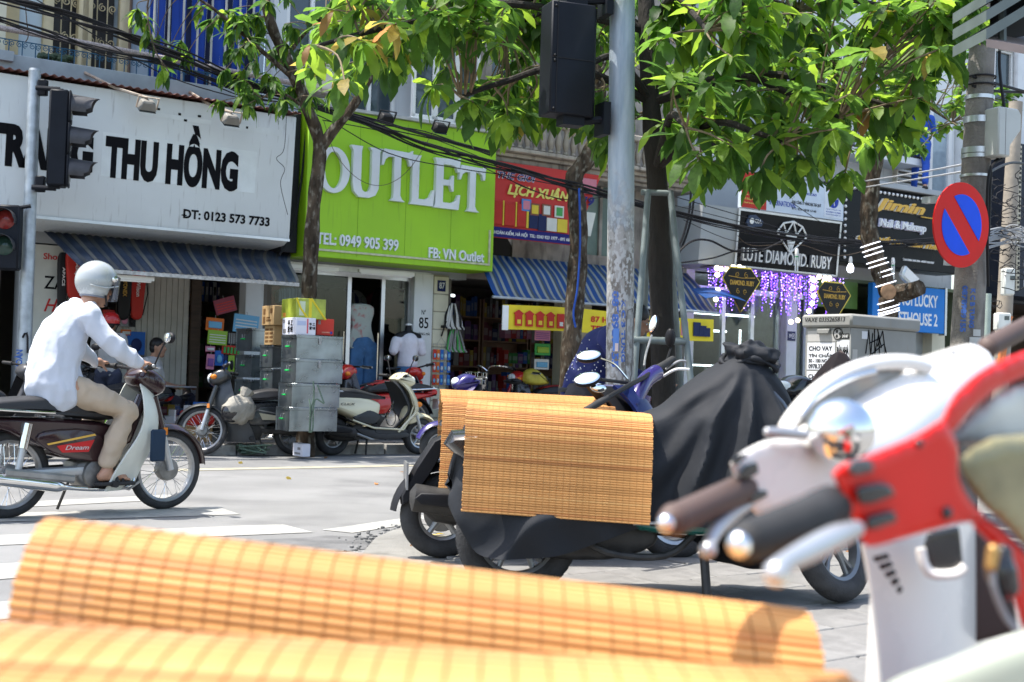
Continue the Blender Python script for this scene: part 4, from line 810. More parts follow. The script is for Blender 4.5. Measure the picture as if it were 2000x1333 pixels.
# centre pole
WORN = bpy.data.materials.new('worn_pole_paint'); WORN.use_nodes = True
def _worn():
    t = WORN.node_tree; N = t.nodes; K = t.links; b = N['Principled BSDF']; b.inputs['Roughness'].default_value = .55
    tc = N.new('ShaderNodeTexCoord'); sep = N.new('ShaderNodeSeparateXYZ'); K.new(tc.outputs['Object'], sep.inputs[0])
    def noise(sc, st=None):
        n = N.new('ShaderNodeTexNoise'); n.inputs['Scale'].default_value = sc; n.inputs['Detail'].default_value = 9
        if st: mp = N.new('ShaderNodeMapping'); mp.inputs['Scale'].default_value = st; K.new(tc.outputs['Object'], mp.inputs[0]); K.new(mp.outputs[0], n.inputs['Vector'])
        else: K.new(tc.outputs['Object'], n.inputs['Vector'])
        return n
    def ramp(src, a, b_, c0, c1):
        r = N.new('ShaderNodeValToRGB'); r.color_ramp.elements[0].position = a; r.color_ramp.elements[1].position = b_; r.color_ramp.elements[0].color = (*c0, 1); r.color_ramp.elements[1].color = (*c1, 1); K.new(src, r.inputs[0]); return r.outputs[0]
    n1 = noise(7, (3, 3, .35)); n2 = noise(20, (1, 1, .6)); n3 = noise(46, (1, 1, .6))
    gal = ramp(n1.outputs['Fac'], .3, .75, (.22, .28, .34), (.42, .48, .53))
    low = ramp(n2.outputs['Fac'], .44, .55, (.15, .135, .12), (.30, .295, .285)); low2 = ramp(n3.outputs['Fac'], .5, .58, (0, 0, 0), (1, 1, 1))
    m0 = N.new('ShaderNodeMix'); m0.data_type = 'RGBA'; K.new(low2, m0.inputs['Factor']); K.new(low, m0.inputs['A']); m0.inputs['B'].default_value = (.40, .405, .405, 1)
    ma = N.new('ShaderNodeMath'); ma.operation = 'MULTIPLY_ADD'; K.new(n2.outputs['Fac'], ma.inputs[0]); ma.inputs[1].default_value = -.9; K.new(sep.outputs['Z'], ma.inputs[2])
    f = ramp(ma.outputs[0], .0, 1., (1, 1, 1), (0, 0, 0))
    mr = N.new('ShaderNodeMapRange'); mr.inputs['From Min'].default_value = 1.45; mr.inputs['From Max'].default_value = 1.75; mr.inputs['To Min'].default_value = 1; mr.inputs['To Max'].default_value = 0; K.new(ma.outputs[0], mr.inputs[0])
    m1 = N.new('ShaderNodeMix'); m1.data_type = 'RGBA'; K.new(mr.outputs[0], m1.inputs['Factor']); K.new(gal, m1.inputs['A']); K.new(m0.outputs['Result'], m1.inputs['B'])
    K.new(m1.outputs['Result'], b.inputs['Base Color']); b.inputs['Metallic'].default_value = .15
    bp = N.new('ShaderNodeBump'); bp.inputs['Strength'].default_value = .35; bp.inputs['Distance'].default_value = .01; K.new(n3.outputs['Fac'], bp.inputs['Height']); K.new(bp.outputs[0], b.inputs['Normal'])
_worn()
D0 = 8.2; pt, pb = U(1216, -60, D0), U(1210, 810, D0); pg = to_ground(pt, pb)
cp = thing('signal_pole', 'thick galvanised pole with peeling lower half and blue stencilled numbers', 'pole', WORLD, pg)
MB().tube([pg, pg.lerp(pt, .35), pt], [.091, .086, .077], 32).build('shaft', WORN, cp)
MB().lathe([(.2, 0), (.2, .03), (.12, .06), (.095, .12)], 24, pg).build('base_collar', GALV, cp)
STB = mat('stencil_blue_worn', (.05, .13, .42), .7, var=.3, scale=30, dirt_or_reflection=((.28, .29, .32), .66, 22))
def wrap_text(s, parent, z_top, z_bot, ang0, width, r, axis_fn, m, name='lettering'):
    """lettering running down a round pole"""
    vs, fs = text_mesh(s, .045, 0, 1., 0); ax, bx = min(v.x for v in vs), max(v.x for v in vs); ay, by = min(v.y for v in vs), max(v.y for v in vs); b = MB(); out = []
    for v in vs:
        z = z_top+(z_bot-z_top)*(v.x-ax)/(bx-ax); a = ang0+(((v.y-ay)/(by-ay))-.5)*width; c = axis_fn(z); out.append((c.x+r(z)*math.sin(a), c.y-r(z)*math.cos(a), z))
    b.add(out, fs); return b.build(name, m, parent, smooth=0)
axf = lambda z: pg.lerp(pt, z/pt.z); rf = lambda z: .0925-.010*z/2
zt, zb = U(1200, 570, D0).z, U(1200, 718, D0).z
wrap_text('0878989155', cp, zt, zb, -.45, .55, rf, axf, STB); wrap_text('K C B TUNG', cp, U(0+1220, 588, D0).z, U(1220, 708, D0).z, .15, .3, rf, axf, STB)
wrap_text('0912406', cp, U(1220, 752, D0).z, U(1220, 815, D0).z, .72, .3, rf, axf, STB)
z = U(1200, 665, D0).z
b = MB(); b.grid(lambda u, v: (axf(z).x+.0945*math.sin(-.55+.4*u), axf(z).y-.0945*math.cos(-.55+.4*u), z-.07+.14*v), 6, 2); b.build('sticker', flat('sticker_blue', (.10, .22, .55), .5), cp)
b = MB(); b.grid(lambda u, v: (axf(z).x+.0955*math.sin(-.4+.22*u), axf(z).y-.0955*math.cos(-.4+.22*u), z-.07+.05*v), 4, 1); b.build('sticker', flat('sticker_white', (.6, .5, .48), .5), cp)
hp = [(.1, 700), (.32, 690), (.5, 720)]; b = MB()
b.tube([(axf(1.2).x+.094*math.sin(a), axf(1.2).y-.094*math.cos(a), U(1220, y, D0).z) for a, y in [(.3, 620), (.38, 608), (.7, 604), (.86, 612), (.86, 730), (.7, 748), (.4, 738), (.3, 720), (.3, 640)]], .003, 5, closed=True); b.build('access_door', flat('joint', (.12, .12, .12), .7), cp)
c = U(1115, 119, 8.05); s3 = thing('traffic_light', 'large dark signal box seen from behind on the centre pole', 'traffic light', frame_at(c, (.93, .36, 0)), (0, 0, -.35))
MB().prism([(-.165, -.08), (.12, -.08), (.165, .0), (.165, .1), (-.165, .1)], -.345, .335, 'xy').build('housing', SIGB, s3, bevel=.008)
MB().box(-.16, .119, -.0835, -.08, -.012, -.006).build('seam', BLACKP, s3)
for z in (.30, .0, -.03, -.32): MB().ball((-.14, -.085, z), .009, 8, 5).build('screw', BLACKP, s3)
MB().box(-.128, -.122, -.084, -.08, -.34, .33).build('hinge_line', BLACKP, s3)
for z in (-.37, .37): MB().box(-.06, .08, -.05, .06, z-.03, z+.03).tube([(.05, 0, z), (.24, -.02, z+.03)], .024, 8).box(.2, .245, -.07, .07, z-.07, z+.13).build('bracket', SIGB, s3)
# tree stake frame
stk = thing('tree_stake', 'galvanised pipe frame propping the dark tree trunk', 'stake', WORLD, G(1290, 1000, 0) if False else V((1.0, 9.0, 0)))
DGALV = mat('weathered_pipe', (.17, .20, .20), .55, .4, var=.2, scale=9)
def leg(p, q, r=.021): a = U(*p); b_ = U(*q); g = to_ground(a, b_); MB().tube([g, a], r, 12).build('pipe', DGALV, stk)
leg((1266, 372, 8.7), (1242, 690, 8.45)); leg((1309, 374, 8.7), (1346, 715, 8.5)); leg((1302, 374, 9.1), (1326, 700, 9.4)); leg((1268, 372, 9.1), (1256, 690, 9.4))
MB().tube([U(1252, 376, 8.7), U(1314, 378, 8.7)], .02, 10).build('top_bar', DGALV, stk); MB().tube([U(1236, 664, 8.46), U(1338, 668, 8.52)], .024, 10).build('cross_bar', DGALV, stk); MB().tube([U(1338, 668, 8.52), U(1324, 664, 9.35)], .022, 10).build('cross_bar', DGALV, stk)
# concrete pole with no-stopping sign
D1 = 10.4; pt, pb = U(1926, -60, D1), U(1884, 760, D1); pg = to_ground(pt, pb)
cpole = thing('utility_pole', 'stout concrete utility pole with steel bands on the right', 'pole', WORLD, pg)
CPM = mat('pole_concrete', (.20, .185, .165), .9, var=.25, scale=5, bump=.5, bscale=50, dirt_or_reflection=((.10, .09, .08), .52, 8, (2, 2, .6)))
MB().tube([pg, pg.lerp(pt, .5), pt], [.14, .118, .09], 28).build('shaft', CPM, cpole)
axf = lambda z: pg.lerp(pt, z/pt.z); rr_ = lambda z: .142-.05*z/pt.z
for y, h in ((192, .03), (236, .05), (296, .045), (307, .03), (345, .02)):
    z = U(1905, y, D1).z; c = axf(z); MB().lathe([(rr_(z)+.003, -h/2), (rr_(z)+.009, -h/2), (rr_(z)+.009, h/2), (rr_(z)+.003, h/2)], 28, (c.x, c.y, z), caps=False).build('steel_band', ALU, cpole)
for y in (152, 168, 90): z = U(1905, y, D1).z; c = axf(z); MB().ring(rr_(z)+.012, .008, 28, 6, (c.x, c.y, z), 'z').build('wire_loop', BLACKP, cpole)
wrap_text('0878989155', cpole, U(1880, 560, D1).z, U(1880, 650, D1).z, -.62, .36, lambda z: rr_(z)+.003, axf, STB); wrap_text('K C B TUNG', cpole, U(1880, 566, D1).z, U(1880, 642, D1).z, -.12, .3, lambda z: rr_(z)+.003, axf, STB)
for y0, y1, a0, a1 in ((645, 658, .0, .5), (660, 676, -.2, .6)):
    za, zb_ = U(1895, y0, D1).z, U(1895, y1, D1).z; b = MB(); b.grid(lambda u, v: (axf(za).x+(rr_(za)+.004)*math.sin(a0+(a1-a0)*u), axf(za).y-(rr_(za)+.004)*math.cos(a0+(a1-a0)*u), zb_+(za-zb_)*v), 5, 1); b.build('pasted_notice', flat('notice_grey', (.5, .5, .48), .7), cpole)
c = U(1877, 440, 9.9); npk = thing('road_sign', 'round blue no parking sign with red rim and red slash', 'sign', frame_at(c, (.83, .55, 0), (.06, 0, 1)), (0, 0, 0))
NR = flat('sign_red', (.66, .016, .014), .45); NB = flat('sign_blue', (.008, .085, .78), .45)
MB().lathe([(.318, -.006), (.318, .006)], 48, (0, 0, 0), 'y').build('plate', NR, npk); 
for sg_ in (1, -1):
    P = []
    for k in range(25): t = math.radians(-72+144*k/24); P.append((.228*math.cos(t), .228*math.sin(t)))
    ca, sa = math.cos(math.radians(45)), math.sin(math.radians(45)); Q = [((x*ca-z*sa), (x*sa+z*ca)) for x, z in P] if sg_ == 1 else [(-(x*ca-z*sa), -(x*sa+z*ca)) for x, z in P]
    MB().prism(Q, -.0095, -.006).build('blue_field', NB, npk)
MB().box(-.03, .03, .006, .12, -.3, -.25).box(-.03, .03, .006, .35, .18, .23).build('bracket', GALV, npk)
c = U(1950, 262, 10.3); mbx = thing('meter_box', 'pale grey meter box strapped to the concrete pole', 'meter box', frame_at(c, (.9, .43, 0)), (0, 0, -.19))
MB().prism([(-.10, -.19), (.03, -.19), (.03, -.1), (.14, .03), (.14, .15), (.11, .19), (-.10, .19)], -.1, .1).build('case', mat('meter_grey', (.46, .48, .46), .5, var=.06), mbx, bevel=.012); MB().box(.141, .144, -.07, .07, .05, .15).build('window', DGLASS, mbx); MB().tube([(0, 0, -.19), (-.05, .02, -.26), (-.06, .02, -.8)], .012, 6).build('lead', BLACKP, mbx)
MB().box(-.03, -.025, -.101, .101, -.18, .18).build('lid_joint', flat('joint_grey', (.2, .2, .2), .6), mbx)
# second, farther utility pole
D2 = 17; pt, pb = U(1984, 200, D2), U(1958, 680, D2); pg2 = to_ground(pt, pb)
p2 = thing('utility_pole', 'thinner concrete pole tangled in wires at the right edge', 'pole', WORLD, pg2); MB().tube([pg2, pt], [.11, .085], 16).build('shaft', mat('pole_concrete_pale', (.30, .26, .21), .9, var=.2, scale=4, bump=.3), p2)
for x, y, w_, h_ in ((1968, 551, .13, .34), (1957, 629, .17, .22)):
    c = U(x, y, 16.7); b = thing('meter_box', 'white meter box %s on the thinner pole' % ('with slanting lid, upper one' if h_ > .3 else 'with dark display, lower one'), 'meter box', WORLD, c-V((0, 0, h_/2)))
    MB().box(c.x-w_/2, c.x+w_/2, c.y-.08, c.y+.08, c.z-h_/2, c.z+h_/2).build('case', mat('meter_white', (.60, .62, .58), .5), b, bevel=.015)
    MB().box(c.x+.0, c.x+.06, c.y-.084, c.y-.08, c.z+.02, c.z+.07).build('display', DGLASS, b)
b = MB(); p, q = U(1969, 628, 16.8), U(1956, 720, 16.8); b.tube([U(1974, 618, 16.8), p, q], .035, 10); b.tube([U(1958, 640, 16.8), U(1952, 720, 16.8)], .03, 10); solo(b, 'conduit', mat('orange_conduit', (.60, .19, .06), .6), 'orange plastic conduit beside the thinner pole', 'pipe', WORLD, q)
b = MB(); b.tube([U(1929, 574, 16), U(1925, 700, 16)], .045, 10); solo(b, 'conduit', mat('green_conduit', (.30, .36, .31), .6), 'grey green conduit between the two concrete poles', 'pipe', WORLD, U(1925, 700, 16))
# electrical cabinet
ca_ = V((661/2600*12, 12.0, 0)); XL = V((-.376, .35, 0)); XR = V((.78, .60, 0))
XR = XR.normalized()*.98; XLn = V((-XR.y, XR.x, 0)).normalized(); XL = XLn*.52
cab = thing('electrical_cabinet', 'grey street cabinet pasted with loan notices and scrawled graffiti', 'cabinet', FR(ca_, math.atan2(XR.y, XR.x)), (.49, .26, 0))
CABM = mat('cabinet_grey', (.25, .25, .235), .6, var=.12, scale=3, dirt_or_reflection=((.24, .21, .17), .58, 5, (2, 2, .6)))
MB().box(0, .98, 0, .52, .1, 1.56).build('body', CABM, cab, bevel=.008); MB().box(-.03, 1.01, -.03, .55, 1.56, 1.68).build('roof', CABM, cab, bevel=.02); MB().box(.02, .96, .02, .5, 0, .1).build('plinth', CONC, cab)
PAP = flat('notice_paper', (.66, .67, .70), .7); DEC = flat('torn_paper', (.44, .43, .41), .8)
# left face lies at x = 0, reading along -y : map (u right, z) -> y = .52-u
LF = Matrix(((0, 1, 0, 0), (-1, 0, 0, .52), (0, 0, 1, 0), (0, 0, 0, 1)))
def lpaper(u0, u1, z0, z1, m=PAP, d=.003): b = MB(); b.X = LF; b.box(u0, u1, -d, .0, z0, z1); return b.build('pasted_notice', m, cab)
def ltext(s, u0, u1, z0, z1, m=BLACKL, d=.003, bold=.012): return text(s, 'lettering', m, cab, u0, u1, z0, z1, -d, th=.002, bold=bold, M=LF)
lpaper(.03, .35, 1.17, 1.42); lpaper(.03, .35, .90, 1.155); lpaper(.03, .40, 1.43, 1.53, DEC, .002)
for s_, z in (('CHO VAY', 1.345), ('TÍN CHẤP', 1.285), ('50 - 100 NGÀY', 1.235), ('0978.331.789', 1.18), ('CHO VAY', 1.085), ('TÍN CHẤP', 1.025), ('50 - 100 NGÀY', .97), ('0978.331.789', .915)): ltext(s_, .05, .32, z, z+.042, bold=.02)
lpaper(.37, .51, 1.2, 1.44, PAP, .002); ltext('BÁN NHÀ', .375, .505, 1.31, 1.40, bold=.03); ltext('A7 - 0912', .375, .505, 1.24, 1.27); lpaper(.42, .51, 1.455, 1.50, BLACKL, .002); ltext('DOUBT', .43, .50, 1.465, 1.49, WHITEL, .003)
b = MB(); b.X = LF; b.ring(.055, .007, 24, 4, (.45, -.004, 1.53)) if False else b.ring(.05, .006, 24, 4, (.38, -.004, 1.50)); [b.ball((.38+.024*math.cos(i*2.1), -.003, 1.50+.024*math.sin(i*2.1)), (.015, .002, .015), 8, 5) for i in range(3)]; b.build('round_sticker', flat('sticker_ink', (.04, .04, .04), .6), cab)
b = MB(); b.X = LF; b.box(.16, .30, -.035, 0, 1.50, 1.545); b.build('handle', CABM, cab, bevel=.006)
text('VAXE 0335265813', 'lettering', BLACKL, cab, .02, .48, 1.61, 1.65, -.03, th=.002, M=LF, shear=.2)
gr_ = MB(); [gr_.tube([(.22+x*.012, -.004, 1.28+z*.012) for x, z in P], .0055, 4) for P in ([(0, 4), (3, 22), (6, 3), (8, 20)], [(4, 12), (16, 16)], [(10, 24), (11, 4), (15, 20), (17, 2)], [(13, 25), (19, 9)], [(14, 10), (20, 22), (24, 6), (19, 2)], [(2, 1), (22, 12)])]; gr_.build('graffiti', BLACKL, cab)
pts = [(.62+.06*(1-t)*math.cos(t*12), -.004, 1.25+.06*(1-t)*math.sin(t*12)) for t in [i/24 for i in range(24)]]; MB().tube([(.5, -.004, 1.40), (.54, -.004, 1.3)]+pts, .005, 4).build('graffiti', BLACKL, cab)
for x0, x1, z0, z1, m in [(.16, .24, 1.46, 1.53, PAP), (.12, .33, 1.05, 1.24, DEC), (.03, .10, 1.2, 1.36, DEC), (.2, .34, .9, 1.04, PAP), (.66, .82, 1.0, 1.18, PAP), (.4, .5, 1.0, 1.12, DEC)]: MB().box(x0, x1, -.003, 0, z0, z1).build('pasted_notice', m, cab)
for i in range(4): MB().box(.68, .80, -.0045, -.003, 1.03+i*.03, 1.045+i*.03).build('printed_line', BLACKL, cab)
# louvred canopy at the upper right
lc = thing('louvred_canopy', 'grey green louvred metal canopy corner at the top right', 'canopy', WORLD, U(1965, 60, 6.5))
GL = mat('louvre_metal', (.11, .135, .13), .5, .2, var=.12); p = lambda x, y, d=6.5: U(x, y, d)
for i, (y0, y1) in enumerate([(-40, -78), (8, -30), (42, -6), (78, 30)]):
    a, b_ = p(1926, y0), p(2120, y1-70); n_ = V((0, 0, .055)); MB().add([a, b_, b_+V((0, .5, .035)), a+V((0, .5, .035)), a+n_, b_+n_, b_+n_+V((0, .5, .035)), a+n_+V((0, .5, .035))], [(0, 1, 5, 4), (0, 3, 2, 1), (4, 5, 6, 7), (3, 7, 6, 2), (0, 4, 7, 3), (1, 2, 6, 5)]).build('slat', GL, lc)
a, b_, c_, d_ = p(1926, 92), p(2130, 130), p(2130, 60, 8.5), p(1945, 70, 8.5); h = V((0, 0, .04))
MB().add([a, b_, c_, d_, a+h, b_+h, c_+h, d_+h], [(0, 3, 2, 1), (4, 5, 6, 7), (0, 1, 5, 4), (1, 2, 6, 5), (2, 3, 7, 6), (3, 0, 4, 7)]).build('soffit', mat('soffit_brown', (.24, .19, .17), .7), lc)
MB().tube([U(1958, 98, 6.6), U(1956, -200, 6.6)], .02, 6).build('corner_post', GL, lc)
a, b_ = p(1935, 84, 6.8), p(2130, 40, 6.8); MB().add([a, b_, b_+V((0, 0, 1.2)), a+V((0, 0, .9)), a+V((0, .02, 0)), b_+V((0, .02, 0)), b_+V((0, .02, 1.2)), a+V((0, .02, .9))], [(0, 1, 2, 3), (4, 7, 6, 5), (0, 4, 5, 1), (3, 2, 6, 7), (0, 3, 7, 4), (1, 5, 6, 2)]).build('backing', mat('canopy_dark', (.03, .032, .032), .7), lc)
# ---------------------------------------------------------------- motorbikes and scooters
TYRE = mat('tyre_rubber', (.035, .035, .036), .8, var=.35, scale=15, bump=.3, bscale=120); STEEL = mat('dull_steel', (.34, .34, .34), .42, .75, var=.2, scale=10); ENG = mat('engine_alloy', (.22, .215, .205), .5, .6, var=.3, scale=14)
DKENG = mat('dark_engine', (.04, .038, .036), .6, .3, var=.35, scale=14); SEATB = mat('seat_vinyl', (.022, .022, .024), .5, var=.15, scale=8); BLK = mat('gloss_black', (.015, .015, .017), .22, var=.05, coat=.5)
SILV = mat('silver_alloy', (.48, .49, .50), .35, .6, var=.1); LENS = mat('headlamp_lens', (.72, .76, .78), .08, var=.08, scale=20, spec=.9); AMBER = mat('amber_lens', (.75, .22, .02), .2); REDLN = mat('tail_lens', (.5, .015, .012), .15)
MIRG = mat('mirror_glass', (.85, .88, .9), .03, 1., var=0)
def steer_mat(hx, hz, rake, ang): ax = V((-math.sin(rake), 0, math.cos(rake))); return Matrix.Translation((hx, 0, hz)) @ Matrix.Rotation(ang, 4, ax) @ Matrix.Translation((-hx, 0, -hz))
def wheel(parent, x, R, tr, style, X=None, label=None, spk=36, rimm=None, tw=1.0):
    b = MB(); b.X = X; c = (x, 0, R); b.ring(R-tr, tr, 40, 12, c, 'y')
    t = b.build('wheel', TYRE, parent)
    for k in range(1):
        g = MB(); g.X = X
        n = 44
        for i in range(n): a = 2*PI*i/n; p = V((x+math.cos(a)*(R-.0035), 0, R+math.sin(a)*(R-.0035))); M = Matrix.Rotation(-a, 3, 'Y'); g.cbox(p, (.004, tr*.5, .02), M)
        g.build('tread', TYRE, t)
    rm = rimm or STEEL; rr = R-tr*1.75
    r = MB(); r.X = X; r.lathe([(rr-.018, -.022), (rr, -.03), (rr+.006, -.026), (rr+.002, 0), (rr+.006, .026), (rr, .03), (rr-.018, .022), (rr-.02, 0), (rr-.018, -.022)], 40, c, 'y', caps=False); r.build('rim', rm, t)
    s = MB(); s.X = X
    if style == 'wire':
        for i in range(spk):
            a = 2*PI*i/spk; sd = 1 if i % 2 else -1; ah = a+(.5 if (i//2) % 2 else -.5); s.tube([V(c)+V((.055*math.cos(ah), sd*.03, .055*math.sin(ah))), V(c)+V(((rr-.015)*math.cos(a), 0, (rr-.015)*math.sin(a)))], .0022, 4)
        s.build('spokes', CHROME, t); h = MB(); h.X = X; h.lathe([(.02, -.055), (.06, -.045), (.068, -.03), (.068, .03), (.06, .045), (.02, .055)], 24, c, 'y'); h.build('hub', ENG, t)
    else:
        n = 5
        for i in range(n):
            a = 2*PI*i/n+.3
            for da in ((-.12, .12) if style == 'twin' else (0,)):
                p0 = V(c)+V((.03*math.cos(a+da*3), 0, .03*math.sin(a+da*3))); p1 = V(c)+V((rr*.55*math.cos(a+da*.8), 0, rr*.55*math.sin(a+da*.8))); p2 = V(c)+V(((rr-.008)*math.cos(a+da*1.3), 0, (rr-.008)*math.sin(a+da*1.3)))
                s.tube([p0, p1, p2], [.024, .015, .017] if style != 'twin' else [.018, .012, .012], 8)
        s.build('spokes', rm, t); h = MB(); h.X = X; h.lathe([(.015, -.05), (.045, -.045), (.05, .045), (.015, .05)], 20, c, 'y'); h.build('hub', ENG, t)
        d = MB(); d.X = X; d.lathe([(.04, .055), (.095, .055), (.095, .059), (.04, .059)], 28, c, 'y'); d.build('brake_disc', STEEL, t)
    return t
def fender(parent, x, z, R, a0, a1, w_, m, X=None, name='front_fender'):
    b = MB(); b.X = X
    b.sheet(lambda u, v: (x+(R-(v-.5)**2*.10)*math.cos(math.radians(a0+(a1-a0)*u)), (v-.5)*w_*(1-.35*abs(u-.5)*1.2), z+(R-(v-.5)**2*.16)*math.sin(math.radians(a0+(a1-a0)*u))), 18, 8, .004); return b.build(name, m, parent)
def mirror(parent, p0, p1, X, ang=0., m=BLACKP, sz=(.062, .04)):
    s = MB(); s.X = X; p0, p1 = V(p0), V(p1); s.tube(catmull([p0, p0.lerp(p1, .6)+V((.0, 0, .02)), p1], 4), .006, 6); o = s.build('mirror', m, parent)
    Mr = Matrix.Rotation(ang, 3, 'Z'); h = MB(); h.X = X; h.ball(p1+V((.012, 0, 0)), (.028, sz[0], sz[1]), 18, 10, Mr); h.build('mirror_shell', m, o)
    g = MB(); g.X = X; g.ball(p1+Mr @ V((-.012, 0, 0)), (.008, sz[0]*.9, sz[1]*.88), 18, 8, Mr); g.build('mirror_glass', MIRG, o); return o
def handlebar(parent, X, x, z, w_, rise, back, gm=BLACKR, lever=True, bar=BLACKP):
    for sd in (-1, 1):
        e = V((x-back, sd*w_, z+rise)); r = V((x-back*.45, sd*(w_-.125), z+rise*.8)); b = MB(); b.X = X; b.tube(catmull([(x, 0, z), (x, sd*.08, z+rise*.4), r, e], 4), .012, 8); o = b.build('handlebar', bar, parent)
        g = MB(); g.X = X; g.tube([r, r.lerp(e, .12), r.lerp(e, .14), e], [.023, .023, .018, .018], 12); g.build('grip', gm, o)
        k = MB(); k.X = X; k.ball(e, (.014, .012, .014), 8, 6); k.build('bar_end', STEEL, o)
        if lever: l = MB(); l.X = X; l.tube([r+V((.03, -sd*.01, -.005)), r.lerp(e, .5)+V((.055, 0, -.012)), e+V((.045, 0, -.014))], [.008, .006, .008], 6); l.build('lever', STEEL, o)
def underbone(name, label, frame, body, shield, accent, wb=1.17, steer=0., group=None, rack=True, lamp=True, sticker=None, base_fender=None, mir=(1, 1), plate=False, panel_text=None, mirrors=True):
    t = thing(name, label, 'motorbike', frame, (0, 0, 0), group); h = wb/2; R = .285
    X = steer_mat(h-.12, .86, .45, steer)
    wheel(t, -h, R, .036, 'wire'); wheel(t, h, R, .033, 'wire', X)
    for sd in (-1, 1):
        f = MB(); f.X = X; f.tube([(h-.16, sd*.075, .80), (h-.07, sd*.075, .52)], .03, 10); fo = f.build('fork_leg', base_fender or body, t); f = MB(); f.X = X; f.tube([(h-.07, sd*.075, .53), (h+.0, sd*.07, .285)], [.022, .026], 10); f.build('slider', SILV, fo)
        a = MB(); a.X = X; a.cbox((h-.075, sd*.105, .56), (.03, .015, .05)); a.build('reflector', AMBER, fo)
        s = MB(); s.tube([(-h+.06, sd*.13, .62), (-h+.03, sd*.13, .46)], .032, 12); so_ = s.build('shock', CHROME, t); s = MB(); s.tube([(-h+.03, sd*.13, .47), (-h, sd*.13, .29)], .022, 10); s.build('damper', SILV, so_)
    b = MB(); b.X = X; b.lathe([(.02, -.062), (.075, -.055), (.08, -.035), (.08, .0)], 24, (h, 0, R), 'y'); b.build('drum_brake', ENG, t)
    fender(t, h, R, .325, 5, 150, .12, base_fender or body, X); fender(t, -h, R, .33, 30, 165, .15, BLACKP, None, 'rear_fender')
    MB().puff([(-h-.27, .69), (-h-.22, .765), (-.4, .80), (-.12, .79), (.08, .73), (.16, .655), (.02, .635), (-.4, .675), (-h-.2, .675)], .13, .035, 3, taper=lambda x, z: 1-.45*max(0, x+.05)).build('seat', SEATB, t)
    MB().puff([(-h-.30, .655), (-.35, .655), (.12, .61), (.22, .50), (.1, .46), (-.12, .43), (-.4, .45), (-h-.05, .56), (-h-.28, .60)], .125, .03, 3, taper=lambda x, z: 1-.35*max(0, x)-.25*max(0, -x-.5)).build('rear_body', body, t)
    for sd in (-1, 1):
        p = MB().puff([(-.08, .575), (-.40, .57), (-.46, .50), (-.28, .40), (.02, .36), (.06, .44)], .02, .012, 3, y=sd*.125).build('side_panel', body, t)
        if sticker: MB().prism([(-.06, .51), (-.33, .472), (-.29, .428), (-.10, .43)], sd*.147-.002, sd*.147+.002).build('decal', sticker[0], p); MB().prism([(-.06, .55), (-.40, .488), (-.39, .478), (-.05, .538)], sd*.1475-.002, sd*.1475+.002).build('decal', sticker[1], p)
        if panel_text: text(panel_text, 'lettering', WHITEL, p, -.27, -.1, .445, .475, -.15, th=.002, shear=.3, bold=.01)
    MB().puff([(-h-.36, .69), (-h-.28, .72), (-h-.18, .66), (-h-.2, .60), (-h-.34, .62)], .07, .02, 3).build('tail_lamp', REDLN, t)
    # leg shield wrapping the front of the frame
    FL = [(h-.20, .90), (h-.155, .78), (h-.13, .62), (h-.17, .46), (h-.25, .31), (h-.31, .17)]; C_ = smooth_poly([V((*q, 0)) for q in FL], 4, False); n = len(C_)-1
    def ls(u, v):
        c = C_[int(round(v*n))]; q = 2*u-1; w_ = .07+.19*math.sin(min(1, v*1.6)*PI/2)-.06*max(0, v-.6)/.4; return (c.x-.31*abs(q)**2.0*(.35+.65*min(1, v*1.6))+.03, q*w_, c.y)
    MB().sheet(ls, 20, n, .012).build('leg_shield', shield, t)
    MB().tube([(h-.2, 0, .80), (h-.33, 0, .5), (.16, 0, .46), (-.1, 0, .52)], .045, 10).build('frame_spine', body, t)
    MB().tube([(h-.18, 0, .92), (h-.14, 0, .70)], .04, 12).build('steering_head', DKENG, t)
    b = MB(); b.X = X; b.puff([(h-.32, .93), (h-.27, 1.0), (h-.17, 1.0), (h-.07, .93), (h-.07, .84), (h-.15, .80), (h-.28, .86)], .12, .05, 3, taper=lambda x, z: 1.0); hs = b.build('headset', base_fender or body, t)
    if lamp:
        b = MB(); b.X = X; b.ball((h-.085, 0, .90), (.045, .085, .06), 18, 10); b.build('headlight', LENS, hs)
        for sd in (-1, 1): b = MB(); b.X = X; b.ball((h-.13, sd*.12, .90), (.04, .035, .03), 12, 8); b.build('indicator', AMBER, hs)
    handlebar(t, X, h-.24, .97, .345, .045, .10)
    if mirrors:
        for sd, on in ((-1, mir[0]), (1, mir[1])):
            if on: mirror(t, (h-.25, sd*.2, 1.0), (h-.24, sd*.36, 1.21), X, sd*.15)
    # engine, exhaust, pegs
    e = MB().puff([(-.16, .36), (.02, .39), (.2, .36), (.3, .33), (.31, .25), (.12, .22), (-.02, .17), (-.14, .22)], .10, .03, 3).build('engine', ENG, t)
    for sd in (-1, 1): MB().lathe([(.095, sd*.10), (.09, sd*.125), (.06, sd*.135), (.0, sd*.137)], 24, (-.02, 0, .28), 'y').build('crank_cover', ENG if sd < 0 else DKENG, e)
    for i in range(6): MB().box(.17+i*.022, .178+i*.022, -.07, .07, .235, .345).build('cooling_fin', ENG, e)
    MB().tube(catmull([(.28, -.08, .26), (.22, -.13, .19), (0, -.15, .18), (-.25, -.155, .20), (-.4, -.16, .225), (-.85, -.17, .29)], 4), [.018]*13+[.030, .040, .044, .044, .044, .044, .042, .038], 12).build('exhaust', CHROME, t)
    MB().tube([(-.22, -.19, .255), (-.7, -.205, .315)], .012, 6, sy=2.2).build('heat_guard', STEEL, t)
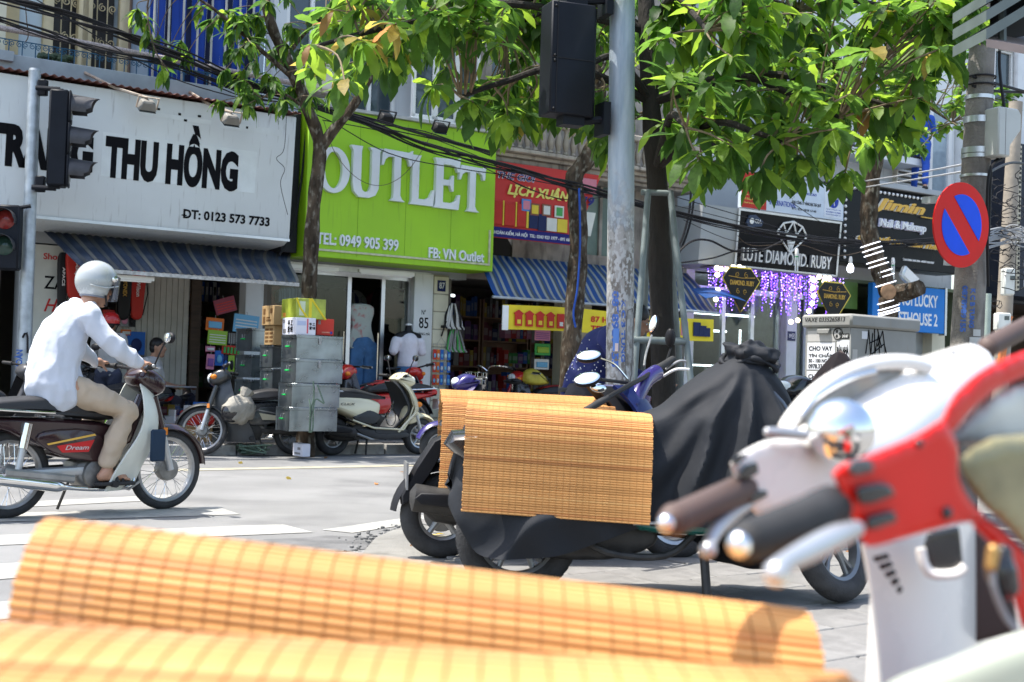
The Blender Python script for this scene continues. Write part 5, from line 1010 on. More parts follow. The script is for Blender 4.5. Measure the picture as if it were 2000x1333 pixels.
    for sd in (-1, 1):
        MB().tube([(.04, 0, .21), (.05, sd*.25, .21)], .012, 8).build('foot_peg', STEEL, t); g = MB().tube([(.05, sd*.14, .215), (.05, sd*.26, .215)], .022, 8).build('peg_rubber', BLACKR, t)
        MB().tube([(-h, sd*.085, .285), (-.1, sd*.085, .30)], .022, 8, sy=1.6).build('swing_arm', DKENG if sd > 0 else SILV, t)
    MB().tube([(.1, -.12, .2), (.2, -.17, .17), (.28, -.17, .22)], .009, 6).build('brake_pedal', STEEL, t); MB().tube([(-.08, .13, .22), (-.12, .2, .02)], .011, 6).build('side_stand', DKENG, t)
    if rack:
        for sd in (-1, 1): MB().tube(catmull([(-.35, sd*.145, .69), (-h, sd*.155, .70), (-h-.3, sd*.13, .72), (-h-.36, sd*.06, .73)], 4), .010, 8).build('grab_rail', CHROME, t)
    if plate: MB().box(-h-.37, -h-.362, -.095, .095, .44, .575).build('number_plate', WHITEL, t)
    return t
def scooter(name, label, frame, body, inner=BLACKP, wb=1.27, R=.23, steer=0., rimm=SILV, group=None, seatm=None, mir=(1, 1), bag=False, style='five', Rr=None, top=True, visor=False, tail=True):
    t = thing(name, label, 'scooter', frame, (0, 0, 0), group); h = wb/2; Rr = Rr or R; X = steer_mat(h-.14, .86, .44, steer)
    wheel(t, -h, Rr, .052, style, rimm=STEEL); wheel(t, h, R, .048, style, X, rimm=rimm)
    for sd in (-1, 1): f = MB(); f.X = X; f.tube([(h-.10, sd*.08, .50), (h-.0, sd*.08, R)], [.024, .026], 10); f.build('fork_leg', SILV, t)
    fender(t, h, R, R+.055, 20, 165, .15, body, X); fender(t, -h, Rr, Rr+.05, 40, 175, .15, BLACKP, None, 'rear_fender')
    if tail: MB().tube([(-h-.24, 0, .48), (-h-.36, 0, .33)], .05, 6, sy=.2).build('mud_flap', BLACKP, t)
    if tail: MB().puff([(-h-.34, .72), (-h-.25, .80), (-.45, .83), (-.2, .79), (.02, .74), (.04, .70), (-.12, .70), (-.4, .74), (-h-.28, .73)], .15, .035, 3, taper=lambda x, z: 1-.5*max(0, x+.15)).build('seat', seatm or SEATB, t)
    if tail: MB().puff([(-h-.40, .70), (-h-.28, .735), (-.35, .735), (-.1, .69), (-.02, .62), (-.06, .45), (-.12, .38), (-.28, .40), (-h, .53), (-h-.25, .60)], .165, .05, 3, taper=lambda x, z: 1-.3*max(0, x+.3)-.35*max(0, -x-.6)).build('rear_body', body, t)
    for sd in (-1, 1):
        MB().puff([(-.06, .50), (-.12, .40), (-.28, .40), (-.44, .47), (-.32, .52), (-.2, .56)], .02, .012, 3, y=sd*.15).build('side_panel', inner, t)
        MB().puff([(-h+.25, .33), (-.1, .32), (.3, .30), (.38, .24), (.1, .20), (-.15, .22), (-.3, .27)], .02, .01, 3, y=sd*.145).build('under_panel', inner, t)
        MB().tube([(-.45, sd*.17, .44), (-.15, sd*.18, .345), (.28, sd*.18, .325), (h-.28, sd*.17, .42), (h-.2, sd*.165, .62), (h-.27, sd*.15, .84)], .012, 8).build('trim_strip', body, t)
    MB().puff([(-.14, .325), (-.10, .36), (.28, .345), (.36, .33), (.34, .27), (.0, .25), (-.14, .27)], .17, .03, 3).build('floorboard', inner, t)
    if tail: MB().puff([(-h-.42, .69), (-h-.32, .70), (-h-.28, .62), (-h-.36, .60)], .10, .03, 3).build('tail_lamp', REDLN, t)
    FL = [(h-.26, .92), (h-.17, .82), (h-.09, .66), (h-.09, .54), (h-.20, .42), (h-.30, .30)]; C_ = smooth_poly([V((*q, 0)) for q in FL], 4, False); n = len(C_)-1
    def ls(u, v, off=0., k=1.): c = C_[int(round(v*n))]; q = 2*u-1; w_ = (.10+.11*math.sin(min(1, v*1.8)*PI/2)-.04*max(0, v-.6)/.4)*k; return (c.x-.13*abs(q)**2.4-off, q*w_, c.y)
    MB().sheet(ls, 20, n, .02).build('front_apron', body, t); MB().sheet(lambda u, v: ls(u, v, .10, .93), 16, n, .01).build('inner_apron', inner, t)
    MB().puff([(h-.20, .62), (h-.02, .52), (h-.06, .42), (h-.2, .38), (h-.28, .44)], .09, .03, 3).build('apron_lower', body, t)
    if top:
        b = MB(); b.X = X; b.puff([(h-.44, .955), (h-.36, 1.03), (h-.24, 1.04), (h-.13, .95), (h-.14, .88), (h-.24, .85), (h-.38, .90)], .13, .055, 3); hs = b.build('headset', body, t)
        b = MB(); b.X = X; b.ball((h-.165, 0, .945), (.05, .10, .055), 18, 10, Matrix.Rotation(.4, 3, 'Y')); b.build('headlight', LENS, hs)
        b = MB(); b.X = X; b.cbox((h-.36, 0, 1.0), (.1, .14, .03), Matrix.Rotation(-.5, 3, 'Y')); b.build('dashboard', BLK, hs)
        handlebar(t, X, h-.33, .98, .34, .02, .08)
        for sd, on in ((-1, mir[0]), (1, mir[1])):
            if on: mirror(t, (h-.33, sd*.2, 1.0), (h-.31, sd*.33, 1.22), X, sd*.2)
    for sd in (-1, 1): b = MB(); b.ball((h-.10, sd*.13, .64), (.04, .05, .035), 12, 8); b.build('indicator', AMBER, t)
    e = MB().puff([(-h-.05, .33), (-.2, .36), (-.15, .27), (-.3, .18), (-h-.05, .19)], .09, .03, 3).build('engine', DKENG, t); MB().lathe([(.10, -.10), (.095, -.125), (.05, -.135), (.0, -.136)], 24, (-.34, 0, .29), 'y').build('fan_cover', DKENG, e)
    ex = MB().tube([(-h-.19, -.17, .33), (-h-.17, -.17, .33), (-h+.2, -.165, .28), (-h+.24, -.16, .275)], [.03, .065, .062, .03], 14, sy=1.1).build('exhaust', DKENG, t); MB().tube([(-h+.24, -.16, .275), (-.15, -.14, .2), (.0, -.08, .22)], .018, 8).build('exhaust_pipe', STEEL, ex); MB().puff([(-h-.14, .36), (-h+.12, .34), (-h+.12, .29), (-h-.14, .30)], .008, .01, 2, y=-.245).build('heat_guard', BLACKP, ex)
    MB().tube([(-.2, -.1, .2), (-.22, -.12, .01)], .013, 6).tube([(-.2, .1, .2), (-.22, .14, .01)], .013, 6).build('stand', DKENG, t)
    if tail: MB().box(-h-.43, -h-.42, -.1, .1, .36, .5).build('number_plate', WHITEL, t)
    for sd in ((-1, 1) if tail else ()): MB().tube(catmull([(-.45, sd*.12, .78), (-h-.1, sd*.15, .79), (-h-.38, sd*.1, .78)], 4), .012, 8).build('grab_rail', SILV, t)
    return t
# -- the moving motorbike
RB = FR(V((-2.84, 9.07, 0)), .823)
MAROON = mat('maroon_black_paint', (.028, .010, .012), .2, var=.08, coat=.6); WSH = mat('aged_white_plastic', (.66, .68, .62), .35, var=.06)
rbk = underbone('motorbike', 'dark maroon motorbike with white leg shield carrying the rider', RB, MAROON, WSH, None, sticker=(REDL, GOLD), panel_text='Dream', lamp=False)
MB().box(.31, .43, -.25, -.225, .36, .58).build('cloth_bag', mat('navy_bag', (.012, .03, .06), .8), rbk, bevel=.02)
# -- black motorbike loaded with trunks (nose to the left)
ff = G(395, 890); bk_yaw = math.radians(27)
BB = FR(ff+V((math.cos(bk_yaw), math.sin(bk_yaw), 0))*.56, bk_yaw+PI)
bbk = underbone('motorbike', 'black motorbike loaded with metal trunks, nose to the left', BB, mat('worn_black_paint', (.03, .033, .036), .28, var=.2, coat=.4, dirt_or_reflection=((.10, .10, .095), .6, 8)), mat('grey_black_plastic', (.05, .055, .06), .35, var=.2), None, wb=1.14, steer=-.45, sticker=(mat('ivory_stripe', (.5, .46, .33), .4), STEEL), mir=(0, 0), plate=False)
MB().ball((.3, .27, .52), (.13, .09, .12), 16, 10, Matrix.Rotation(.5, 3, 'Y')).build('hanging_helmet', BLK, bbk)
# -- cream scooter (nose to the right)
p, q = G(650, 890), G(815, 888); CS = FR((p+q)/2, math.atan2((q-p).y, (q-p).x))
csc = scooter('scooter', 'cream scooter parked nose right beside the metal trunks', CS, CREAMP, mat('dark_grey_plastic', (.035, .037, .04), .5), wb=1.26, R=.235, mir=(1, 1))
for s_ in (-1, 1): text('CLICK', 'lettering', BLACKL, csc, -.62, -.42, .62, .65, -.168, th=.002, shear=.3, bold=.01) if s_ < 0 else None
bg_ = MB(); bg_.ball((.17, -.05, .47), (.07, .06, .11), 14, 10); bg_.tube([(.17, -.05, .56), (.2, -.05, .68)], [.03, .008], 8); bg_.build('plastic_bag', CLEARP, csc)
# -- red motorbikes behind
RED2 = mat('red_gloss', (.50, .02, .018), .2, var=.06, coat=.6)
r1 = underbone('motorbike', 'red and black motorbike parked behind the cream scooter', FR(W(2.75, 1.15, .12), TH+PI-.1), RED2, BLK, None, wb=1.15, steer=.3, mir=(0, 0), plate=True)
MB().puff([(-.5, .81), (-.15, .80), (.05, .745), (-.1, .73), (-.45, .745)], .10, .02, 3).build('red_seat_top', mat('red_vinyl', (.42, .03, .03), .5), r1)
copy_tree(r1, FR(W(3.5, .55, .12), TH+.5), 'red and black motorbike with its tail toward the boutique pillar')
copy_tree(r1, FR(W(6.15, .3, .12), TH+PI-.2), 'red and black motorbike in front of the calendar shop', None)
# -- dark scooters around the centre pole
PUR = mat('violet_blue_paint', (.03, .022, .13), .22, var=.06, coat=.5)
PUR = mat('violet_blue_paint', (.03, .022, .13), .22, var=.06, coat=.5)
BWF = FR(V((.285, 7.12, .05)), .16); BWI = BWF.inverted()
bw = scooter('scooter', 'violet blue scooter under the rear blind, handlebar and mirrors around the centre pole', BWF, NAVYP, BLACKP, wb=1.26, R=.225, top=False, tail=False)
MB().puff([(-.62, .73), (-.4, .80), (.02, .74), (.0, .68), (-.6, .68)], .14, .03, 3).build('seat', SEATB, bw); MB().puff([(-.60, .68), (-.05, .68), (-.08, .40), (-.3, .42), (-.55, .55)], .13, .03, 3).build('rear_body', NAVYP, bw)
MB().puff([(-.70, .62), (-.62, .60), (-.80, .30), (-.86, .33)], .09, .012, 2).build('mud_guard', BLACKP, bw); MB().box(-.835, -.825, -.1, .1, .36, .50).build('number_plate', STEEL, bw).rotation_euler = (0, .0, 0)
gl_ = lambda P, r, n=10: (lambda b: (b.tube(catmull([BWI @ U(*p) for p in P], 5), r, n), b)[1])(MB())
gl_([(1186, 778, 6.76), (1225, 755, 6.95), (1262, 735, 7.2), (1284, 716, 7.4)], .013).build('handlebar', BLACKP, bw); gl_([(1143, 803, 6.62), (1160, 793, 6.68), (1186, 778, 6.76)], .018, 12).build('grip', BLACKR, bw); gl_([(1280, 722, 7.35), (1298, 712, 7.45), (1314, 702, 7.55)], .020, 12).build('grip', BLACKR, bw)
gl_([(1238, 790, 7.1), (1248, 765, 7.15), (1262, 742, 7.25), (1282, 728, 7.35)], .045, 14).build('headset', PUR, bw); gl_([(1236, 850, 7.25), (1240, 800, 7.2), (1246, 770, 7.2)], .075, 14).build('front_apron', PUR, bw)
gl_([(1296, 735, 7.35), (1320, 722, 7.3), (1346, 722, 7.3)], .008, 8).build('brake_lever', WHITEP, bw); gl_([(1300, 722, 7.5), (1325, 706, 7.5), (1340, 706, 7.5)], .007, 8).build('brake_lever', STEEL, bw)
def oval(x, y, d, w_, h, nrm, m=MIRG, roll=0.):
    z = V(nrm).normalized(); xx = V((1, 0, 0)); xx = (xx-z*xx.dot(z)).normalized(); yy = z.cross(xx); M3 = BWI.to_3x3() @ Matrix((xx, yy, z)).transposed() @ Matrix.Rotation(roll, 3, 'Z'); c = BWI @ U(x, y, d); z = BWI.to_3x3() @ z
    o = MB().ball(c-z*.012, (w_*1.06, h*1.06, .02), 24, 12, M3).build('mirror', BLACKP, bw); MB().ball(c+z*.006, (w_, h, .006), 24, 8, M3).build('mirror_glass', m, o); return o
oval(1150, 695, 6.9, .062, .036, (-.10, -.62, .62), roll=.1); oval(1147, 740, 6.75, .066, .042, (-.10, -.62, .62), roll=.25); oval(1168, 758, 6.85, .042, .024, (.1, -.93, .1), roll=-.1)
gl_([(1172, 700, 6.95), (1200, 712, 7.05), (1225, 740, 7.1)], .006, 6).build('mirror_stalk', CHROME, bw); gl_([(1174, 742, 6.8), (1200, 745, 6.95), (1225, 748, 7.1)], .009, 6).build('mirror_stalk', BLACKP, bw)
oval(1276, 633, 7.6, .022, .050, (-.5, -.8, .1), roll=-.25); gl_([(1273, 655, 7.6), (1262, 690, 7.5), (1258, 715, 7.4)], .006, 6).build('mirror_stalk', STEEL, bw); oval(1310, 660, 7.8, .028, .052, (.5, .8, .1), BLACKP); gl_([(1310, 680, 7.8), (1302, 705, 7.7)], .006, 6).build('mirror_stalk', BLACKP, bw)
# dark scooter parked on the far side behind the rider, and one with brown cover by the cabinet
sc5 = scooter('scooter', 'black scooter parked at the far kerb behind the rider', FR(G(190, 885), TH+PI+.35), BLK, BLACKP, mir=(0, 1))
ub = underbone('motorbike', 'grey motorbike with chrome luggage rack at the left edge', FR(G(-25, 900), TH+.1), mat('dull_grey_paint', (.06, .06, .065), .35), BLACKP, None, mir=(0, 0))
for i in range(4): MB().rod((-.95, -.12+i*.08, .80), (-.5, -.12+i*.08, .80), .008).build('rack_bar', CHROME, ub)
MB().tube([(-.95, -.13, .80), (-.95, .13, .80), (-.5, .13, .8), (-.5, -.13, .8)], .008, 6, closed=True).build('rack_frame', CHROME, ub)
sc6 = scooter('scooter', 'black scooter with chrome headlamp beside the street cabinet', FR(V((2.45, 10.2, .05)), PI+.5), BLK, BLACKP, mir=(0, 0))
ns_ = scooter('scooter', 'blue scooter nose with clear headlamp left of the rear blind', FR(V((-.16, 14.9, .0)), PI+.32), PUR, BLACKP, mir=(0, 0))
# -- tall pale SH style scooter under the dark cover
CV0 = V((.047, 5.85, .05)); CV1 = V((1.40, 5.95, .05)); cyaw = math.atan2(.10, 1.353); CVF = FR((CV0+CV1)/2, cyaw)
cvs = thing('scooter', 'scooter standing under the dark cover with grey alloy wheels', 'scooter', CVF, (0, 0, 0)); hw = .678
SPK = mat('grey_alloy_wheel', (.20, .205, .21), .35, .6, var=.1)
wheel(cvs, -hw, .27, .052, 'twin', rimm=SPK); XS = steer_mat(hw-.12, .8, .42, .75); wheel(cvs, hw, .27, .05, 'twin', XS, rimm=SPK)
for sd in (-1, 1): f = MB(); f.X = XS; f.tube([(hw-.14, sd*.08, .62), (hw, sd*.08, .27)], .024, 10); f.build('fork_leg', SILV, cvs)
GRN = mat('dark_green_paint', (.008, .10, .085), .25, var=.08, coat=.5, dirt_or_reflection=((.25, .28, .26), .7, 9))
MB().puff([(-.30, .37), (.05, .42), (.40, .40), (.45, .33), (.1, .29), (-.18, .31)], .19, .03, 3).build('floor_panel', GRN, cvs); MB().puff([(-.05, .405), (.05, .42), (.14, .415), (.12, .395)], .012, .008, 2, y=-.19).build('scuffed_cap', BLK, cvs)
MB().tube([(-.2, -.2, .35), (.0, -.205, .36), (.12, -.20, .38)], .008, 6).build('chrome_strip', STEEL, cvs)
e = MB().puff([(-hw-.05, .36), (-.35, .40), (-.1, .34), (-.08, .24), (-.3, .17), (-hw, .20)], .11, .03, 3).build('engine', DKENG, cvs); MB().puff([(-.55, .35), (-.36, .38), (-.28, .33), (-.33, .26), (-.5, .28)], .02, .012, 3, y=-.13).build('belt_case', ENG, e)
MB().tube(catmull([(-.5, -.13, .33), (-.3, -.15, .22), (-.05, -.15, .21), (.08, -.12, .30)], 4), .016, 8).build('exhaust_pipe', DKENG, e)
MB().puff([(-hw-.3, .72), (.0, .72), (.05, .45), (-.2, .40), (-hw-.1, .50)], .16, .04, 3).build('rear_body', BLK, cvs); MB().puff([(hw-.25, .95), (hw-.12, .75), (hw-.1, .5), (hw-.3, .32), (hw-.42, .36), (hw-.35, .9)], .17, .04, 3).build('front_apron', BLK, cvs)
MB().tube([(.12, -.13, .27), (.13, -.2, .01)], .02, 8).cbox((.15, -.2, .015), (.09, .05, .025)).build('stand', DKENG, cvs)
fender(cvs, hw, .27, .33, 30, 160, .16, BLK, XS)
# bicycle with child seat by the calendar shop
bi = thing('bicycle', 'city bicycle with curved chrome handlebar by the calendar shop', 'bicycle', FR(W(5.3, .6, .12), TH+PI+.15), (0, 0, 0))
for x in (-.52, .52): wheel(bi, x, .32, .018, 'wire', spk=24)
BF = flat('bicycle_black', (.02, .02, .022), .35)
MB().tube([(-.12, 0, .72), (-.02, 0, .3), (.42, 0, .72), (.52, 0, .32)], .018, 8).tube([(-.02, 0, .3), (-.52, 0, .32), (-.12, 0, .66)], .011, 6).tube([(.42, 0, .72), (.38, 0, .98)], .014, 8).build('frame', BF, bi); MB().puff([(-.28, .84), (-.2, .89), (.0, .86), (-.02, .82), (-.2, .8)], .08, .03, 3).build('saddle', SEATB, bi); MB().rod((-.12, 0, .66), (-.13, 0, .83), .012).build('seat_post', CHROME, bi)
for sd in (-1, 1): o = MB().tube(catmull([(.38, 0, .98), (.42, sd*.1, 1.05), (.36, sd*.26, 1.06), (.22, sd*.30, 1.04)], 5), .011, 8).build('handlebar', CHROME, bi); MB().rod((.32, sd*.275, 1.055), (.2, sd*.302, 1.04), .017).build('grip', BLACKR, o)
b = MB()
for i in range(10): a = 2*PI*i/10; b.rod((.60+.11*math.cos(a), .14*math.sin(a), .72), (.60+.14*math.cos(a), .17*math.sin(a), .96), .004, 4)
for z, r in ((.72, .11), (.84, .125), (.96, .14)): b.tube([(.60+r*math.cos(i*.42), r*1.22*math.sin(i*.42), z) for i in range(15)], .005, 4, closed=True)
b.build('basket', CHROME, bi)
cs = thing('child_seat', 'red plastic child seat standing by the calendar shop tree', 'child seat', FR(W(6.75, .45, .12), TH+.3), (0, 0, .6)); CSM = flat('red_plastic', (.62, .05, .035), .45)
b = MB(); b.puff([(-.15, .72), (-.13, 1.02), (-.08, 1.1), (.08, 1.1), (.13, 1.02), (.15, .72)], .02, .012, 3); b.build('back', CSM, cs); MB().box(-.14, .14, -.28, .0, .70, .74).build('seat', CSM, cs, bevel=.015)
for sd in (-1, 1): MB().puff([(-.28, .74), (-.28, .80), (-.05, .90), (0, .90), (0, .74)], .012, .008, 2, y=sd*.14, plane='yz').build('arm', CSM, cs)
for x in (-.07, 0, .07): MB().box(x-.02, x+.02, -.024, -.019, 1.04, 1.055).build('slot', BLACKP, cs)
MB().box(-.04, .04, -.024, -.019, .98, 1.01).build('sticker', WHITEL, cs); MB().rod((-.1, -.1, .12), (-.1, -.1, .7), .015).rod((.1, -.1, .12), (.1, -.1, .7), .015).build('stand', STEEL, cs)
yb_ = MB(); yb_.puff([(-.18, 0), (-.2, .16), (-.08, .24), (.05, .2), (.17, .1), (.2, .0)], .11, .05, 3); solo(yb_, 'bag', mat('yellow_bag', (.55, .46, .06), .5, var=.15, bump=.5, bscale=12), 'crumpled yellow bag on the motorbike by the calendar shop', 'bag', FR(W(6.0, .35, .93), TH), (0, 0, 0))
# ---------------------------------------------------------------- metal trunks and cartons on the black motorbike
from mathutils import noise as mnoise
ZINC = mat('zinc_sheet', (.29, .325, .34), .28, .85, var=.25, scale=5, bump=.12, bscale=6, dirt_or_reflection=((.36, .40, .41), .6, 4)); GRH = flat('green_grip', (.02, .50, .10), .4)
BY = math.radians(32)
def trunk(x, y, d, label, yaw=BY, Ls=(.58, .40, .275)):
    l, w_, h = Ls; t = thing('metal_trunk', label, 'trunk', FR(U(x, y, d), yaw), (l/2, w_/2, 0), 'galvanised trunks stacked on the black motorbike')
    MB().box(0, l, 0, w_, 0, h-.03).build('body', ZINC, t, bevel=.004); MB().box(-.008, l+.008, -.008, w_+.008, h-.034, h).build('lid', ZINC, t, bevel=.004)
    MB().tube([(-.004, w_*.5-.045, h-.08), (-.012, w_*.5-.03, h-.075), (-.02, w_*.5-.025, h-.13)], .004, 5).tube([(-.004, w_*.5+.045, h-.08), (-.012, w_*.5+.03, h-.075), (-.02, w_*.5+.025, h-.13)], .004, 5).build('handle', STEEL, t)
    MB().rod((-.022, w_*.5-.05, h-.135), (-.022, w_*.5+.05, h-.135), .009, 8).build('grip', GRH, t)
    MB().box(l*.5-.018, l*.5+.018, -.014, -.004, h-.10, h-.015).build('hasp', STEEL, t, bevel=.003)
    for e_ in ((0, 0), (l, 0), (0, w_)): MB().box(e_[0]-.006, e_[0]+.006, e_[1]-.006, e_[1]+.006, .0, h-.036).build('corner_strip', ZINC, t)
for i, (x, y, d) in enumerate([(565, 843, 15.2), (570, 796, 15.22), (578, 748, 15.25), (579, 701, 15.27)]):
    trunk(x, y, d, ['bottom trunk of the near stack of four, tied with green rope', 'second lowest trunk of the near stack, beneath the slightly shifted upper pair', 'third trunk from the ground in the near stack of four', 'topmost metal trunk of the near stack, below the white carton'][i], BY+(.05 if i > 1 else 0))
for i, (x, y) in enumerate([(532, 765), (532, 718)]): trunk(x, y, 15.95, 'metal trunk of the middle stack, %s' % ('lower one behind the seat' if i == 0 else 'upper one below the brown carton'))
for i, (x, y) in enumerate([(489, 787), (491, 738), (492, 686)]): trunk(x, y, 16.5, 'metal trunk of the leftmost leaning stack, %s' % ['lowest one', 'middle one', 'topmost one'][i], BY+.12, (.5, .42, .285))
CARD = mat('cardboard', (.42, .27, .12), .8, var=.1, scale=6)
def carton(x, y, d, L3, m, label, name='carton', yaw=BY, prints_=(), tape=None):
    l, w_, h = L3; t = thing(name, label, 'box', FR(U(x, y, d), yaw), (l/2, w_/2, 0)); MB().box(0, l, 0, w_, 0, h).build('box', m, t, bevel=.005); MB().box(0, l, w_/2-.002, w_/2+.002, h, h+.002).build('lid_joint', BLACKP, t)
    for f, u0, u1, z0, z1, mm in prints_:
        if f == 'f': MB().box(l*u0, l*u1, -.0025, 0, h*z0, h*z1).build('print', mm, t)
        else: MB().box(-.0025, 0, w_*(1-u1), w_*(1-u0), h*z0, h*z1).build('print', mm, t)
    if tape: MB().box(l*.42, l*.52, -.003, w_+.003, -.001, h+.003).build('tape', tape, t)
    return t
BR = flat('brown_print', (.16, .08, .03), .8); LN = [('e', .12, .3, .55, .85, BR), ('e', .4, .8, .2, .3, BR), ('e', .4, .7, .35, .42, BR), ('e', .7, .9, .6, .85, BR), ('e', .12, .3, .1, .45, BR)]
carton(534, 674, 15.9, (.34, .30, .235), CARD, 'brown carton standing on the middle trunk stack', prints_=[('e', .1, .45, z, z+.1, BR) for z in (.15, .35, .55, .75)]+[('e', .55, .9, z, z+.1, BR) for z in (.15, .35, .55, .75)])
carton(534, 635, 15.85, (.34, .38, .235), CARD, 'brown carton with dark print, topmost on the middle stack', prints_=LN)
YG = mat('olive_wrapped_carton', (.34, .40, .05), .3, var=.35, scale=7, coat=.4); YT = flat('yellow_tape', (.70, .56, .04), .3)
t = carton(578, 622, 15.3, (.37, .44, .235), YG, 'olive green carton wrapped in yellow tape on top of the load', prints_=[('f', .1, .3, .15, .85, flat('pale_print', (.55, .62, .45), .4)), ('f', .45, .62, .1, .9, flat('lime_print', (.42, .52, .08), .4)), ('e', .1, .3, .1, .3, flat('orange_print', (.6, .25, .05), .4))], tape=YT)
for q in ((0, 0), (1, 1)): MB().tube([(.37*.75, -.004, .235*.5), (.37*(.5 if q[0] else 1), -.004, .235*q[1])], .012, 4).tube([(.37*.15, -.004, .235*.5), (.37*(0 if q[0] else .4), -.004, .235*q[1])], .012, 4).build('tape', YT, t)
WC = flat('white_carton', (.68, .68, .74), .6); GP = flat('grey_print', (.25, .24, .24), .6)
t = carton(577, 654, 15.28, (.25, .40, .20), WC, 'white carton with dark characters between trunk and olive carton', prints_=[('f', .08, .5, .55, .8, flat('pale_blue_print', (.45, .5, .66), .6)), ('f', .55, .62, .1, .95, flat('red_dots', (.6, .12, .15), .6)), ('e', .05, .2, .7, .9, GP), ('e', .08, .3, .12, .35, GP)])
def glyph(par, strokes, X, m=BLACKL, r=.0032):
    b = MB(); b.X = X; [b.tube([(p[0], 0, p[1]) for p in s_], r, 4) for s_ in strokes]; return b.build('character', m, par, smooth=0)
SHOU = [[(.1, .82), (.75, .9)], [(.12, .62), (.8, .62)], [(.02, .42), (.95, .42)], [(.5, .88), (.5, .08), (.36, .14)]]; GONG = [[(.15, .85), (.85, .85)], [(.5, .85), (.5, .12)], [(.03, .12), (.97, .12)]]
DAN = [[(.1, .92), (.9, .92)], [(.5, .92), (.5, .6)], [(.5, .75), (.8, .75)], [(.3, .8), (.1, .58), (.9, .6)], [(.25, .5), (.75, .5), (.75, .3), (.25, .3), (.25, .5)], [(.5, .5), (.5, .08)], [(.05, .08), (.95, .1)]]; GAO = [[(.2, .95), (.2, .05)], [(.0, .65), (.4, .65)], [(.45, .82), (.95, .82)], [(.5, .65), (.9, .65)], [(.4, .5), (.98, .5)], [(.7, .95), (.7, .5)], [(.5, .4), (.95, .4)], [(.45, .12), (.98, .12)], [(.55, .3), (.9, .3)]]
def sc_(s_, x, z, k): return [[(x+p[0]*k, z+p[1]*k) for p in q] for q in s_]
EF = Matrix(((0, 1, 0, -.004), (-1, 0, 0, .40), (0, 0, 1, 0), (0, 0, 0, 1)))
for s_, x, z in ((SHOU, .17, .105), (GONG, .25, .105), (DAN, .17, .03), (GAO, .25, .03)): glyph(t, sc_(s_, x, z, .068), EF, r=.005)
FF = Matrix.Translation((0, -.004, 0))
for s_, x, z in ((SHOU, .165, .11), (GONG, .205, .11), (DAN, .165, .065), (GAO, .205, .065)): glyph(t, sc_(s_, x, z, .036), FF, r=.0025)
carton(618, 655, 15.55, (.22, .2, .195), flat('red_carton', (.62, .06, .04), .5), 'small red carton beside the white one on the load', prints_=[('f', .08, .22, .65, .9, GP), ('f', .3, .8, .15, .22, flat('pale_red', (.7, .3, .2), .5)), ('f', .78, .9, .1, .25, BLUEL)])
carton(590, 893, 15.4, (.10, .28, .15), WC, 'white carton on the road under the loaded motorbike', prints_=[('e', .2, .8, .15, .3, GP), ('e', .5, .8, .5, .7, GP)])
ROPE = mat('green_rope', (.10, .15, .11), .8, var=.2, scale=60)
mb = MB(); ps = lambda L_: catmull([U(x, y, d) for x, y, d in L_], 6)
mb.tube(ps([(612, 745, 15.12), (613, 775, 15.1), (608, 800, 15.1), (606, 842, 15.12), (611, 836, 15.1), (612, 800, 15.1), (617, 780, 15.1), (632, 788, 15.1), (630, 780, 15.1), (620, 752, 15.1)]), .009, 7); mb.tube(ps([(604, 845, 15.12), (606, 800, 15.08), (604, 780, 15.1)]), .008, 6)
solo(mb, 'rope', ROPE, 'green rope knotted over the near trunk stack', 'rope', WORLD, U(608, 845, 15.1))
mb = MB(); pts = [U(460+rnd.uniform(0, 75), 868+rnd.uniform(0, 20), 15.6+rnd.uniform(0, .2)) for i in range(30)]; pts = [V((p.x, p.y, max(.012, p.z))) for p in pts]; mb.tube(catmull(pts, 5), .009, 6); solo(mb, 'rope', ROPE, 'tangle of green rope on the road under the loaded motorbike', 'rope', WORLD, G(500, 888))
mb = MB(); mb.ball((0, 0, .14), (.20, .13, .17), 20, 14)
for v in mb.v: k = .035*mnoise.noise(v*14)+.02*mnoise.noise(v*30); v += V((v.x, v.y, v.z-.14)).normalized()*k
mb.tube([(.05, 0, .28), (.1, .02, .36)], [.05, .09], 8); solo(mb, 'sack', mat('grey_sack', (.30, .28, .24), .9, var=.15, bump=.5, bscale=25), 'crumpled grey sack on the black motorbike footwell', 'sack', FR(U(467, 800, 15.5)-V((0, 0, .14)), bk_yaw), (0, 0, 0))

# ---------------------------------------------------------------- people
SKIN = mat('skin', (.42, .23, .15), .5, var=.1, scale=12); HAIR = mat('black_hair', (.012, .010, .010), .45, var=.3, scale=60)
def remesh(mb, voxel, smooth=3, wr=0., wsc=6., stretch=(1, 1, 1)):
    me = mb.mesh('tmp', SKIN, smooth=0); ob = bpy.data.objects.new('tmp', me); COL.objects.link(ob)
    m = ob.modifiers.new('r', 'REMESH'); m.mode = 'VOXEL'; m.voxel_size = voxel; s = ob.modifiers.new('s', 'SMOOTH'); s.iterations = smooth; s.factor = .5
    bpy.context.view_layer.update(); out = bpy.data.meshes.new_from_object(ob.evaluated_get(bpy.context.evaluated_depsgraph_get())); bpy.data.objects.remove(ob)
    vs = [v.co.copy() for v in out.vertices]; ns = [v.normal.copy() for v in out.vertices]
    if wr:
        for i, v in enumerate(vs):
            q = V((v.x*stretch[0], v.y*stretch[1], v.z*stretch[2]))*wsc; k = wr*(.55-2.2*abs(mnoise.noise(q))+.5*mnoise.noise(q*2.1))*.8; vs[i] = v+ns[i]*k
    r = MB(); r.v = vs; r.f = [list(p.vertices) for p in out.polygons]; r.mi = [0]*len(r.f); bpy.data.meshes.remove(out); return r
def limb(b, P, R, n=12):
    b.tube(P, R, n)
    for p, r in zip(P, R): b.ball(p, r, n, 8)
